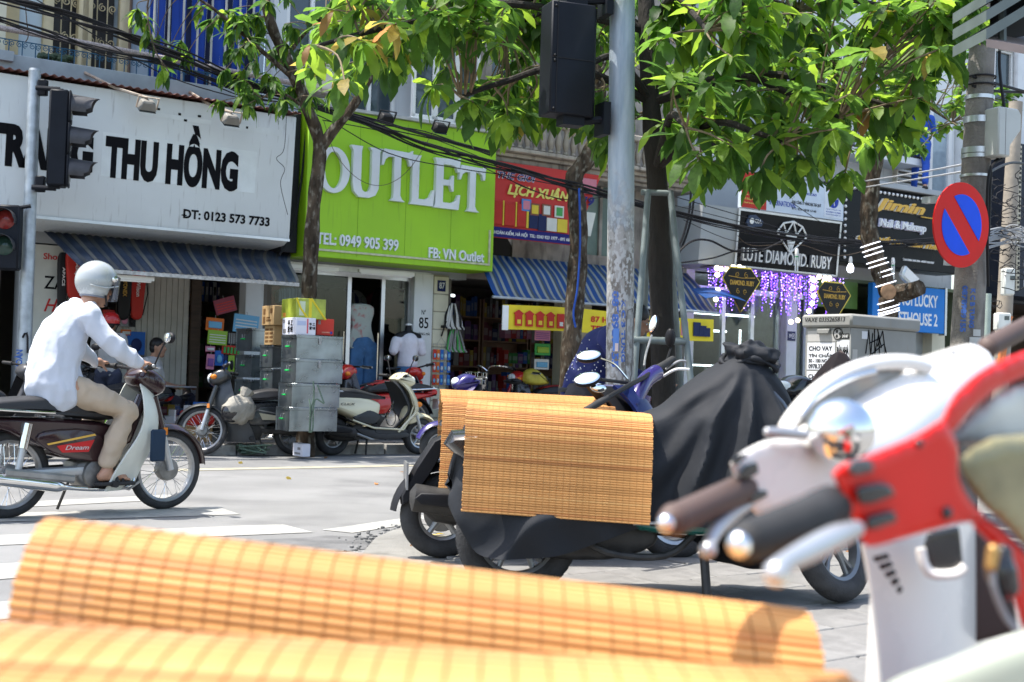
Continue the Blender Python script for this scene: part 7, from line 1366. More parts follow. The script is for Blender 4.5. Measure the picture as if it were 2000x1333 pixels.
b = MB(); b.box(-.2, .2, -.15, .15, -.43, -.01); solo(b, 'crate', pm('navy'), 'dark blue crate holding the lime rope coil', 'crate', FR(U(197, 838, 13.6)), (0, 0, -.43))
# ---- boutique clothes
def garment(x, y, o, outline, m, label, dep=.05, name='garment', hang=True, extra=None, fold=.014):
    a, z = L(x, y, o); t = thing(name, label, 'clothing', FAC, (a, -o, z)); b = MB(); b.puff([(a+p[0], z+p[1]) for p in outline], dep, dep*.5, 5, y=-o)
    for v in b.v: v += V((0, 1 if v.y > -o else -1, 0))*fold*math.sin((v.x-a)*38+math.sin((v.z-z)*4))
    b.build('cloth', m, t, smooth=70)
    if hang: MB().tube([(a-.16, -o, z-.03), (a, -o, z+.04), (a+.16, -o, z-.03)], .007, 6).tube([(a, -o, z+.04), (a, -o, z+.10), (a+.03, -o, z+.12)], .004, 5).build('hanger', BLACKP, t)
    return t
FLO = mat('floral_cloth', (.40, .43, .39), .8, var=.05, dirt_or_reflection=((.42, .03, .04), .54, 14)); DEN = mat('denim', (.05, .13, .27), .85, var=.2, scale=12); DKC = mat('dark_wine_cloth', (.06, .02, .025), .85, var=.2)
garment(705, 595, -.15, [(-.14, 0), (.14, 0), (.20, -.1), (.17, -.3), (.20, -.62), (-.20, -.62), (-.16, -.3), (-.2, -.1)], FLO, 'pale floral dress hanging in the boutique window'); garment(710, 670, -.14, [(-.19, 0), (.19, 0), (.21, -.75), (.02, -.75), (0, -.2), (-.02, -.75), (-.21, -.75)], DEN, 'blue jeans hanging below the floral dress', hang=False)
garment(769, 565, -.25, [(-.16, 0), (-.12, -.02), (0, -.14), (.12, -.02), (.16, 0), (.17, -.2), (.2, -.42), (-.2, -.42), (-.17, -.2)], DKC, 'dark wine camisole on a black hanger in the boutique'); garment(576, 565, -.3, [(-.22, 0), (.22, 0), (.28, -.2), (.2, -.22), (.2, -.5), (-.2, -.5), (-.2, -.22), (-.28, -.2)], mat('blue_stripes', (.12, .18, .24), .8, var=.5, scale=40, stretch=(1, .1, .05)), 'blue striped shirt hanging in the boutique')
garment(535, 570, -.4, [(-.2, 0), (.2, 0), (.24, -.7), (-.24, -.7)], mat('dark_red_floral', (.20, .03, .03), .8, var=.4, dirt_or_reflection=((.04, .05, .03), .5, 14)), 'dark red floral dress at the left of the boutique window')
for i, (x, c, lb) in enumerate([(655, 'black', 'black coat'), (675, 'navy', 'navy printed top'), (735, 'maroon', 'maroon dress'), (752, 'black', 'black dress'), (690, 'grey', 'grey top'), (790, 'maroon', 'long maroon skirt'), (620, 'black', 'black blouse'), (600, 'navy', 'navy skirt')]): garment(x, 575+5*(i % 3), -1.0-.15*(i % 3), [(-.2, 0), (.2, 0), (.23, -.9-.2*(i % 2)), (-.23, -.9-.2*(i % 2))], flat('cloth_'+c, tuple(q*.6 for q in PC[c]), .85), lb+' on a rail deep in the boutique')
a, z = L(798, 640, .25); mq = thing('mannequin', 'headless black mannequin in white off shoulder top and denim skirt', 'mannequin', FAC, (a, -.25, .12))
b = MB(); limb(b, [V((a, -.25, z+.02)), V((a, -.25, z-.08)), V((a, -.25, z-.2)), V((a, -.25, z-.5)), V((a, -.25, z-.72))], [.045, .055, .12, .10, .14], 16); limb(b, [V((a-.17, -.25, z-.13)), V((a, -.25, z-.1)), V((a+.17, -.25, z-.13))], [.05, .07, .05]); remesh(b, .014, 3).build('torso', BLACKP, mq); MB().lathe([(.05, 0), (.05, .02), (.02, .03)], 16, (a, -.25, z+.03)).build('neck_cap', WHITEP, mq); MB().rod((a, -.25, .12), (a, -.25, z-.7), .018).lathe([(.16, .12), (.16, .14), (.02, .16)], 20, (a, -.25, 0)).build('stand', STEEL, mq)
b = MB(); limb(b, [V((a, -.25, z-.22)), V((a, -.25, z-.4)), V((a, -.25, z-.52))], [.155, .14, .15], 18); limb(b, [V((a-.2, -.25, z-.2)), V((a-.235, -.25, z-.34))], [.07, .07]); limb(b, [V((a+.2, -.25, z-.2)), V((a+.235, -.25, z-.34))], [.07, .07]); limb(b, [V((a-.2, -.25, z-.2)), V((a+.2, -.25, z-.2))], [.07, .07]); remesh(b, .013, 5, .004, 12).build('blouse', mat('white_print', (.66, .64, .70), .8, var=.04, dirt_or_reflection=((.12, .10, .2), .66, 45)), mq)
b = MB(); b.lathe([(.15, z-.56), (.165, z-.7), (.185, z-.95), (.18, z-.95)], 30, (a, -.25, 0), caps=False)
for v in b.v: v.z += .02*math.sin(v.x*60) if v.z < z-.9 else 0
b.build('skirt', DEN, mq)
# boutique glass reflections need something bright outside only; mirror frame inside
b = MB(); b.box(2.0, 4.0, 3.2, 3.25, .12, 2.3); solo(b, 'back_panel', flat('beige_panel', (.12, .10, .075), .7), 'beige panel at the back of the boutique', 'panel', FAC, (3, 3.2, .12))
# ---------------------------------------------------------------- trees
BARK = mat('bark', (.060, .045, .032), .95, var=.6, scale=14, bump=1., bscale=26, stretch=(1, 1, .35), dirt_or_reflection=((.27, .255, .21), .53, 17, (1, 1, .5)), spec=.15); DBARK = mat('dark_bark', (.022, .018, .015), .95, var=.4, scale=9, bump=.9, bscale=30, stretch=(1, 1, .35)); TWIG = mat('twig', (.17, .13, .08), .9, var=.3, scale=20)
def leafmat(n, c, tl=.64): return mat(n, c, .5, var=.22, scale=9, tl=tl, spec=.5, bump=.15, bscale=40)
LM = [leafmat('leaf_green', (.074, .162, .024)), leafmat('leaf_bright', (.15, .265, .026)), leafmat('leaf_dark', (.038, .098, .018)), leafmat('leaf_yellow', (.30, .24, .05)), leafmat('leaf_brown', (.28, .15, .05))]
def leaf_shape(ln, wmax, droop, fold, kind, seed):
    r = random.Random(seed); b = MB(); n = 9; vs = []; bend = r.uniform(-.12, .12)
    for i in range(n+1):
        t = i/n
        if kind == 'ob': w_ = wmax*(math.sin(PI*min(1, t**1.35)))**.8*(1.0 if t < .97 else .3)+.006
        else: w_ = wmax*math.sin(PI*t**.85)**.9+.004
        if kind == 'ob' and 0 < i < n: w_ *= 1+(.10 if i % 2 else -.07)
        z = -droop*t*t; y0 = bend*t*t; wv = .02*math.sin(t*9+seed)
        vs += [(t*ln, y0+w_, z+fold*w_+wv), (t*ln, y0, z), (t*ln, y0-w_, z+fold*w_-wv)]
    fs = []
    for i in range(n): a = i*3; fs += [(a, a+1, a+4, a+3), (a+1, a+2, a+5, a+4)]
    return [V(v) for v in vs], fs
class Tree:
    def __init__(s, name, label, base, trunk, radii, barkm, group=None):
        s.t = thing(name, label, 'tree', WORLD, base, group); P = catmull(trunk, 6); n = len(P); R = [radii[0]+(radii[1]-radii[0])*(i/(n-1))**.8 for i in range(n)]
        R = [r*(1+.06*math.sin(i*1.7)+.05*math.sin(i*.9+1)) for i, r in enumerate(R)]; MB().tube(P, R, 16).build('trunk', barkm, s.t); s.P = P; s.limb = [(p, 0) for p in P[int(n*.55):]]; s.leaves = []; s.tw = MB(); s.bk = barkm
    def branch(s, pts, r0, r1=.012): P = catmull(pts, 6); n = len(P); MB().tube(P, [r0+(r1-r0)*i/(n-1) for i in range(n)], 8).build('branch', s.bk, s.t); s.limb += [(p, 0) for p in P[2:]]
    def cluster(s, c, shapes, nl, size, hang, mats, spread=1., r=rnd, twig=.006):
        q = min(s.limb, key=lambda l: (l[0]-c).length)[0]; m_ = q.lerp(c, .5)+V((r.uniform(-.05, .05), r.uniform(-.05, .05), .06*(q-c).length)); s.tw.tube(catmull([q, m_, c], 4), [twig*1.5]*3+[twig]*6, 5)
        ax = (c-m_).normalized(); a0 = r.uniform(0, 2*PI)
        for i in range(nl):
            a = a0+i*2.4; el = r.uniform(-.9, .55)-hang; d = V((math.cos(a)*math.cos(el), math.sin(a)*math.cos(el), math.sin(el)))*1.+ax*.35*spread; d.normalize()
            up = V((r.uniform(-.35, .35), r.uniform(-.35, .35), 1)); y = up.cross(d).normalized(); z = d.cross(y); k = size*r.uniform(.5, 1.2)
            M = Matrix.Translation(c-ax*r.uniform(0, .10)) @ Matrix((d, y, z)).transposed().to_4x4() @ Matrix.Scale(k, 4); s.leaves.append((M, r.randrange(len(shapes)), r.choices(range(len(LM)), mats)[0]))
    def finish(s, shapes, single):
        s.tw.build('twigs', TWIG, s.t)['kind'] = 'stuff'
        def key(l):
            p = l[0].translation; d = p-EYE; w_ = d.dot(fw); x = 1000+FPX*d.dot(rt)/w_; y = 666.5-FPX*d.dot(upv)/w_
            return w_ if (-40 < x < 2040 and -60 < y < 1000) else w_+500
        s.leaves.sort(key=key); me = {}
        for M, si, mi in s.leaves[:single]:
            if (si, mi) not in me: b = MB(); b.add(*shapes[si]); me[(si, mi)] = b.mesh('leaf', LM[mi], smooth=60)
            o = bpy.data.objects.new('leaf', me[(si, mi)]); COL.objects.link(o); o.parent = s.t; o.matrix_basis = Matrix.Translation(-OFFS[s.t.name]) @ M
        b = MB()
        for M, si, mi in s.leaves[single:]: b.m = mi; b.X = M; b.add(*shapes[si])
        b.X = None
        if b.f:
            o = bpy.data.objects.new('foliage', b.mesh('foliage', LM, smooth=0)); COL.objects.link(o); o.parent = s.t; o.location = -OFFS[s.t.name]; o['kind'] = 'stuff'; o.data.shade_smooth()
BIG = [leaf_shape(1, .175, .20+.1*i, .25, 'ob', i) for i in range(5)]; LAN = [leaf_shape(1, .15, .25+.1*i, .2, 'lan', i) for i in range(4)]; RND = [leaf_shape(1, .27, .12, .2, 'ob', i+9) for i in range(3)]
def interp(T, x):
    for (a, b), (c, d) in zip(T, T[1:]):
        if a <= x <= c: return b+(d-b)*(x-a)/(c-a)
    return T[0][1] if x < T[0][0] else T[-1][1]
LOW = [(600, 150), (690, 165), (760, 130), (840, 170), (900, 230), (960, 290), (1010, 250), (1070, 215), (1130, 250), (1190, 300), (1260, 290), (1330, 330), (1400, 370), (1470, 365), (1540, 370), (1600, 330), (1670, 365), (1740, 315), (1790, 225), (1830, 150), (1870, 70), (1900, 40)]
# -- large leaved tree propped by the pipe frame
tb = to_ground(U(1290, 560, 9.0), U(1296, 760, 9.0))
T3 = Tree('tree', 'tall tree with big toothed leaves and dark trunk inside the pipe frame', tb, [tb, U(1292, 600, 9), U(1286, 400, 9), U(1270, 180, 9.05), U(1262, 0, 9.1), U(1250, -260, 9.2)], (.092, .05), DBARK)
hub = [U(1282, 330, 9), U(1272, 200, 9.05), U(1265, 60, 9.1), U(1256, -120, 9.15)]
for i, (x, y, d, h_) in enumerate([(620, 90, 8.2, 2), (770, 60, 8.6, 2), (900, 190, 8.3, 1), (985, 60, 9.6, 2), (1110, 150, 8.4, 1), (1420, 310, 8.2, 0), (1530, 280, 7.9, 0), (1640, 230, 8.3, 1), (1770, 220, 8.7, 1), (1860, 40, 9.0, 2), (1380, 60, 8.0, 2), (1560, 20, 9.6, 2), (1150, -140, 9.6, 3), (1650, -90, 8.8, 3), (900, -120, 9.2, 3), (1340, 250, 7.9, 0)]):
    a = hub[h_]; e_ = U(x, y, d); m_ = a.lerp(e_, .45)+V((0, 0, .22)); T3.branch([a, m_, a.lerp(e_, .8)+V((0, 0, .1)), e_], .032)
r3 = random.Random(5); n_ = 0
while n_ < 400:
    x = r3.uniform(600, 1900); lo = interp(LOW, x); y = r3.uniform(-60, lo)
    dens = .4 if x < 700 else .6 if x < 960 else 1.
    if r3.random() > dens: continue
    nz = mnoise.noise(V((x/140, y/110, 3.3)))
    if nz < -.25 and y > 60: continue
    d = r3.uniform(8.75, 10.6) if 1000 < x < 1275 else r3.uniform(7.6, 10.4); c = U(x, y, d); yl = x < 800
    T3.cluster(c, BIG, r3.randint(9, 13), .215, .15, [5, 4, 3, 1.2, .7] if yl else [5, 3.2, 3.6, .06, .03], r=r3); n_ += 1
for i in range(46): c = U(r3.uniform(560, 1950), r3.uniform(-420, -70), r3.uniform(7.6, 10.6)); T3.cluster(c, BIG, 10, .26, .1, [5, 4, 3, .1, 0], r=r3)
T3.finish(BIG, 300)
# -- forked tree at the far kerb with drooping narrow leaves
tb = to_ground(U(612, 500, 15.9), U(600, 800, 15.9))
T1 = Tree('tree', 'forked street tree with speckled bark in front of the lime sign', tb, [tb, U(600, 700, 15.9), U(604, 560, 15.9), U(613, 400, 15.9), U(624, 290, 15.9), U(600, 210, 15.8), U(566, 130, 15.7), U(530, 50, 15.6), U(505, -60, 15.5)], (.112, .055), BARK)
T1.branch([U(624, 292, 15.9), U(655, 250, 15.9), U(698, 195, 15.8), U(735, 120, 15.7), U(760, 20, 15.6)], .075, .03); T1.branch([U(580, 160, 15.7), U(500, 90, 15.4), U(420, 20, 15.2), U(340, -30, 15)], .035); T1.branch([U(560, 110, 15.7), U(600, 60, 15.4), U(650, 20, 15.2)], .03); T1.branch([U(340, -30, 15), U(290, 0, 14.8), U(300, 90, 14.7), U(330, 140, 14.7)], .014, .006); T1.branch([U(600, 215, 15.8), U(545, 180, 15.6), U(500, 200, 15.5)], .02, .008)
r1_ = random.Random(8)
for x, y in [(272, 15), (285, 40), (300, 85), (320, 110), (345, 85), (358, 118), (325, 145), (292, 70), (395, 15), (430, 20), (405, 40), (450, 55), (445, 20), (470, 50), (470, 95), (500, 120), (485, 85), (510, 60), (520, 140), (485, 175), (535, 100), (540, 155), (550, 40), (575, 180), (590, 165), (600, 95), (560, 85), (650, 170), (620, 190), (630, 60), (580, 60), (665, 130), (500, 30), (530, 10), (480, 205), (470, 150), (555, 195)]:
    T1.cluster(U(x+r1_.uniform(-8, 8), y+r1_.uniform(-8, 8), r1_.uniform(14.9, 16.1)), LAN, r1_.randint(11, 16), .21, .5, [3, 2, 6, 0, 0], r=r1_, twig=.005)
for i in range(18): T1.cluster(U(r1_.uniform(420, 620), r1_.uniform(0, 210), r1_.uniform(14.9, 16.3)), LAN, 13, .20, .5, [3, 2, 6, 0, 0], r=r1_, twig=.005)
for i in range(46): T1.cluster(U(r1_.uniform(260, 760), r1_.uniform(-260, -10), r1_.uniform(14.8, 16.6)), LAN, 12, .19, .45, [3, 2, 5, 0, 0], r=r1_, twig=.005)
T1.finish(LAN, 280)
# -- bent tree in front of the calendar shop
tb = to_ground(U(1128, 480, 19), U(1112, 740, 19))
T2 = Tree('tree', 'bent tree with blue cord around its trunk by the calendar shop', tb, [tb, U(1112, 740, 19), U(1122, 600, 19), U(1130, 480, 19), U(1126, 390, 19), U(1122, 345, 19), U(1150, 305, 19), U(1168, 240, 19), U(1165, 100, 19), U(1160, -60, 19)], (.15, .11), BARK)
MB().tube(catmull([U(1131, 368, 18.8), U(1133, 470, 18.8), U(1128, 560, 18.8), U(1120, 610, 18.8), U(1124, 640, 18.8)], 5), .016, 6).build('cord', BLUEP, T2.t)
T2.branch([U(1166, 200, 19), U(1080, 110, 18.6), U(1000, 60, 18.2)], .06); T2.branch([U(1165, 150, 19), U(1250, 60, 18.6), U(1330, -20, 18.4)], .06); r2_ = random.Random(3)
for i in range(90): T2.cluster(U(r2_.uniform(930, 1420), r2_.uniform(-160, 190), r2_.uniform(17, 19.6)), BIG, 10, .26, .2, [5, 3, 3, .1, 0], r=r2_)
T2.finish(BIG, 60)
# -- round leaved tree at the right, its lower trunk wound with white light tubes
D4 = 20.5; tb = to_ground(U(1735, 570, D4), U(1737, 690, D4))
T4 = Tree('tree', 'round leaved tree with white lights wound on its trunk by the nail salon', tb, [tb, U(1736, 620, D4), U(1734, 570, D4), U(1712, 510, D4), U(1697, 450, D4), U(1700, 380, D4), U(1712, 290, D4), U(1735, 180, D4), U(1745, 60, D4), U(1748, -60, D4)], (.15, .12), BARK)
T4.branch([U(1745, 575, D4), U(1775, 570, D4-.3), U(1798, 562, D4-.5)], .15, .12); MB().lathe([(.12, 0), (.115, .02), (.05, .025), (.0, .02)], 14, (0, 0, 0)).build('cut_stub', mat('cut_wood', (.34, .20, .11), .8, var=.3, scale=12), T4.t).matrix_basis = Matrix.Translation(-OFFS[T4.t.name]+U(1735, 570, D4-.24)) @ Matrix.Rotation(PI/2, 4, 'X')
NEON = mat('white_light_tube', (.9, .92, 1.), .4, var=0, emit=1.0); tp_ = catmull([U(1736, 612, D4), U(1734, 585, D4), U(1728, 545, D4), U(1712, 510, D4), U(1700, 478, D4)], 8)
for i in range(14):
    k = int(i/13*(len(tp_)-1)); c = tp_[k]; r_ = .155-.001*i
    if 3 < i < 6: continue
    MB().tube([c+V((r_*math.cos(a), r_*math.sin(a), .05*math.cos(a)+.0)) for a in [j*PI/10 for j in range(20)]], .008, 6, closed=True).build('light_tube', NEON, T4.t)
T4.branch([U(1730, 210, D4), U(1670, 160, D4-.5), U(1600, 150, D4-1)], .06); T4.branch([U(1738, 160, D4), U(1800, 200, D4-.6), U(1860, 240, D4-1)], .05); T4.branch([U(1742, 100, D4), U(1800, 60, D4), U(1880, 40, D4)], .05); T4.branch([U(1715, 280, D4), U(1650, 270, D4-.6), U(1590, 280, D4-1)], .05); r4 = random.Random(4)
for i in range(120): T4.cluster(U(r4.uniform(1540, 1930), r4.uniform(-80, 300), r4.uniform(18.5, 21)), RND, 10, .19, .0, [4, 2.5, 3, 0, 0], r=r4)
for x, y in [(1950, 200), (1965, 190), (1975, 215), (1985, 180), (1960, 170)]: T4.cluster(U(x, y, 19), RND, 10, .19, .0, [4, 2, 3, 0, 0], r=r4)
T4.finish(RND, 60)
# fallen leaves by the kerb and tyre
lf = MB().add(*LAN[0]).mesh('fallen_leaf', LM[4], smooth=60); lf2 = MB().add(*BIG[0]).mesh('fallen_leaf', LM[3], smooth=60)
for i, (x, y, z) in enumerate([(790, 885, 0), (640, 895, 0), (470, 905, 0), (780, 925, 0), (560, 935, 0), (735, 948, 0), (812, 1052, .06), (828, 1060, .06), (870, 1050, .06), (850, 1075, .06), (1480, 1190, .07), (1690, 1080, .07)]):
    o = bpy.data.objects.new('fallen_leaf', lf if i % 2 else lf2); COL.objects.link(o); o.matrix_world = Matrix.Translation(G(x, y, z)+V((0, 0, .018))) @ Matrix.Rotation(rnd.uniform(0, 6), 4, 'Z') @ Matrix.Scale(.13, 4); o['label'] = 'dry fallen leaf lying on the %s' % ('street asphalt' if i < 6 else 'near pavement'); o['category'] = 'leaf'; o['group'] = 'fallen leaves on the %s' % ('street' if i < 6 else 'pavement')

# ---------------------------------------------------------------- overhead cables
CAB = flat('cable_black', (.014, .014, .016), .55); CAB2 = flat('cable_brown', (.10, .075, .055), .7); CAB3 = flat('cable_grey', (.30, .31, .32), .6)
def cable(pts, o, r, label, m=CAB, group=None, n=1, jit=0.):
    for k in range(n):
        P = []
        for x, y in pts: a, z = L(x, y, o); P.append(W(a, o+rnd.uniform(-jit, jit), z+rnd.uniform(-jit, jit)))
        mb = MB(); mb.tube(catmull(P, 6), r*rnd.uniform(.8, 1.15), 5); solo(mb, 'cable', m, label, 'cable', WORLD, P[0], group)
main = [(-80, -20), (120, 30), (330, 100), (480, 165), (620, 212), (720, 243), (830, 288), (960, 322), (1120, 365), (1250, 396), (1400, 438), (1560, 466), (1720, 478), (1870, 468), (2060, 462)]
G1 = 'cables of the thick bundle along the shop fronts'; cable(main, 1.75, .0115, 'black cable of the thick bundle sagging along the shop fronts', group=G1, n=10, jit=.06)
low = [(-80, 15), (80, 62), (200, 100), (330, 128), (480, 182), (600, 208), (700, 232), (830, 262), (960, 300)]
cable(low, 1.7, .009, 'black cable of the lower left bundle above the white sign', group='cables of the lower left bundle', n=6, jit=.05)
G3 = 'single thin cables crossing the shop signs'; LB3 = 'thin single cable strung across the shop signs'
for P, r in [([(40, -20), (170, 60), (330, 150), (500, 200), (620, 225), (760, 300), (900, 330), (1000, 345), (1180, 380)], .007), ([(630, 235), (760, 260), (900, 300), (960, 335), (1090, 388), (1190, 384)], .006), ([(610, 200), (800, 255), (960, 318), (1010, 360), (1100, 392)], .006), ([(1320, 385), (1440, 420), (1560, 455), (1700, 475), (1900, 470)], .007), ([(1330, 415), (1440, 445), (1530, 452), (1640, 478), (1760, 470), (1880, 480)], .007), ([(1335, 430), (1430, 470), (1520, 474), (1600, 468), (1700, 480)], .006), ([(1545, 395), (1640, 455), (1720, 470)], .006), ([(1440, 460), (1470, 480), (1560, 478), (1640, 500), (1720, 480)], .005), ([(1290, 395), (1360, 412), (1470, 440)], .006)]: cable(P, 1.5, r, LB3, CAB if r > .0055 else CAB2, G3)
cable([(632, 235), (655, 300), (700, 350), (750, 362), (800, 330), (850, 250)], .85, .005, 'thin drooping wire looped across the lime green sign', CAB2)
cable([(560, 210), (555, 290), (540, 310), (556, 330), (548, 360), (562, 420)], 1.05, .004, 'loose thin wire dangling in front of the white signboard')
cable([(598, 250), (590, 340), (575, 440), (562, 470), (545, 500)], .6, .02, 'thick dark cable running down the gap between two signs')
for i, dx in enumerate((0, 6)): cable([(1350+dx, 340), (1348+dx, 400), (1338+dx, 450), (1318+dx, 500), (1292+dx, 540), (1280+dx, 575)], .95, .02, 'thick black cable dropping beside the jeweller box, %s' % ('left one' if i == 0 else 'right one'))
cable([(1300, 520), (1345, 475), (1385, 470), (1430, 490), (1480, 492), (1530, 470)], 1.2, .018, 'thick black cable curving in front of the black diamond sign')
cable([(1320, 515), (1390, 505), (1440, 490), (1490, 488)], 1.2, .014, 'second thick cable rising toward the black diamond sign')
cable([(310, 0), (308, 60), (305, 75)], 1.6, .006, 'short brown wire hanging near the balcony door', CAB2); cable([(48, -10), (52, 40), (55, 70), (50, 82)], .9, .007, 'thin wire hanging over the speckled handrail', CAB2)
for i, (y0, y1) in enumerate(((340, 322), (352, 336))):
    mb = MB(); mb.tube(catmull([U(1640, y0+22, 20), U(1780, y0, 16), U(1880, y1, 10.6)], 6), .01, 5); solo(mb, 'cable', CAB3, 'pale grey twisted cable tied to the concrete pole, %s' % ('upper one' if i == 0 else 'lower one'), 'cable', WORLD, U(1880, y1, 10.6))
for i, P in enumerate([[(1900, 150, 10.3), (1950, 165, 10.5), (2040, 190, 11)], [(1900, 168, 10.3), (1940, 178, 10.5), (2040, 182, 11)], [(1955, 60, 10.4), (1952, 130, 10.4), (1962, 215, 10.3)], [(1960, 310, 10.3), (1935, 330, 10.2), (1928, 400, 10.2), (1930, 560, 10.3)], [(1935, 335, 10.3), (1980, 318, 12), (2040, 330, 13)]]):
    mb = MB(); mb.tube(catmull([U(*p) for p in P], 6), .012, 6); solo(mb, 'cable', CAB, ['upper black cable leaving the concrete pole to the right', 'second black cable leaving the concrete pole to the right', 'black cable dropping into the pale meter box', 'black lead running down the right side of the concrete pole', 'grey black cable from the meter box to the right edge'][i], 'cable', WORLD, U(*P[0]))
mb = MB(); rr5 = random.Random(9)
for k in range(34):
    c = U(1960+rr5.gauss(8, 18), 440+rr5.gauss(25, 70), 16.6+rr5.uniform(-.2, .2)); r_ = rr5.uniform(.06, .2); ph = rr5.uniform(0, 6)
    mb.tube([c+V((r_*math.cos(ph+a), rr5.uniform(-.05, .05), .6*r_*math.sin(ph+a)+rr5.uniform(-.02, .02))) for a in [j*.55 for j in range(rr5.randint(6, 12))]], .006, 4)
solo(mb, 'wire_tangle', CAB, 'messy tangle of black wires around the thinner pole', 'wires', WORLD, U(1965, 480, 16.6), kind='stuff')
mb = MB()
for k in range(16): y = 452+rr5.uniform(0, 30); mb.tube(catmull([U(1920, y+rr5.uniform(-8, 8), 16), U(1955, y-6+rr5.uniform(-8, 8), 16.5), U(1985, y-10+rr5.uniform(-14, 14), 16.5), U(2040, y+rr5.uniform(-8, 18), 16.3)], 5), .009, 4)
solo(mb, 'wire_tangle', CAB3, 'bunch of grey wires running off the right edge', 'wires', WORLD, U(1985, 470, 16.4), kind='stuff')
# ---------------------------------------------------------------- covered scooter and bamboo blinds
COVM = mat('dark_nylon', (.012, .014, .018), .72, var=.12, scale=3, bump=.12, bscale=16, spec=.35, dirt_or_reflection=((.026, .029, .036), .6, 3))
ST = [(-.985, .58, .05, .40, .06), (-.95, .74, .12, .33, .16), (-.88, .84, .18, .22, .21), (-.76, .865, .19, .19, .225), (-.62, .87, .19, .195, .225), (-.45, .86, .19, .23, .225), (-.25, .845, .19, .31, .225), (-.08, .895, .20, .345, .24), (.04, .99, .23, .345, .27), (.17, 1.085, .27, .32, .30), (.26, 1.135, .27, .24, .32), (.36, 1.13, .24, .22, .32), (.45, 1.05, .22, .2, .30), (.53, .91, .2, .2, .27), (.60, .70, .12, .24, .18)]
SP = smooth_poly([V((a, b, c)) for a, b, c, d, e_ in ST], 10, False); SQ = smooth_poly([V((d, e_, 0)) for a, b, c, d, e_ in ST], 10, False); NS = len(SP)-1
def cover(u, v):
    i = min(NS, int(round(u*NS))); p, q = SP[i], SQ[i]; s = 2*v-1; t = 1-abs(s); sg_ = 1 if s > 0 else -1
    zh = q.x-(.10 if (sg_ > 0 and p.x > -.3) else 0); z = zh+(p.y-.05-zh)*(t**.82); wd = q.y+(p.z-q.y)*t; y = sg_*wd*(max(0, 1-t**3.2))**(1/2.6)
    th = math.atan2(z-1.12, p.x-.30); r = math.hypot(z-1.12, p.x-.30); k = min(1, max(0, (r-.06)/.25)); fd = .034*(1-2*abs(math.sin(th*8+1.6*mnoise.noise(V((p.x*2, z*2, s*1.5))))))**1*k*(1-t**4)+.010*mnoise.noise(V((p.x*4, z*3, s*2)))+.007*math.sin(th*31+4*mnoise.noise(V((p.x*3, z*3, 5))))*k*(1-t**3)+.010*mnoise.noise(V((th*9, r*2.5, s)))*k+.010*(.5-2*abs(mnoise.noise(V((p.x*5+z*2, z*3.5, s*2)))))*k+.012*math.sin(p.x*23+z*9)*max(0, 1-t*1.6)
    return (p.x+.5*fd*math.cos(th), y+sg_*fd*(1 if t < .9 else 0), z+(.4*fd if t > .8 else 0)+.015*mnoise.noise(V((p.x*5, s*3, 1)))*(1-t))
cov = thing('scooter_cover', 'dark grey nylon cover draped over the scooter with bunched top', 'cover', CVF, (0, 0, .3))
MB().sheet(cover, NS, 100, .003).build('sheet', COVM, cov, smooth=70)
kn = MB(); kn.ball((.33, -.03, 1.085), (.125, .11, .05), 64, 36, Matrix.Rotation(.12, 3, 'Y'))
for v in kn.v: c_ = V((.33, -.03, 1.085)); d_ = v-c_; a_ = math.atan2(d_.y, d_.x); v += d_.normalized()*(.05*(.45-1.6*abs(mnoise.noise(v*8)))+.03*(.4-1.6*abs(mnoise.noise(v*17+V((3, 1, 2))))))
kn.build('bunched_top', COVM, cov, smooth=70)
kr = MB(); kr.tube([(.33+.125*math.cos(a)+.012*math.sin(5*a), -.03+.115*math.sin(a), 1.05+.02*math.sin(3*a)-.05*math.cos(a)*.3) for a in [i*PI/20 for i in range(40)]], [.010+.005*math.sin(i*1.3) for i in range(40)], 10, closed=True); kr.build('gathered_hem', COVM, cov, smooth=70)
BAM = [mat('bamboo_pale', (.62, .335, .115), .55, var=.2, scale=7, stretch=(.6, 8, 8), bump=.1), mat('bamboo_red', (.50, .22, .07), .55, var=.25, scale=7, stretch=(.6, 8, 8), bump=.1), mat('bamboo_light', (.59, .295, .095), .55, var=.22, scale=7, stretch=(.6, 8, 8), bump=.1), mat('bamboo_mid', (.52, .255, .08), .55, var=.22, scale=7, stretch=(.6, 8, 8), bump=.1), mat('bamboo_dark', (.38, .165, .05), .55, var=.25, scale=7, stretch=(.6, 8, 8), bump=.1)]
THR = flat('brown_thread', (.30, .14, .05), .9)
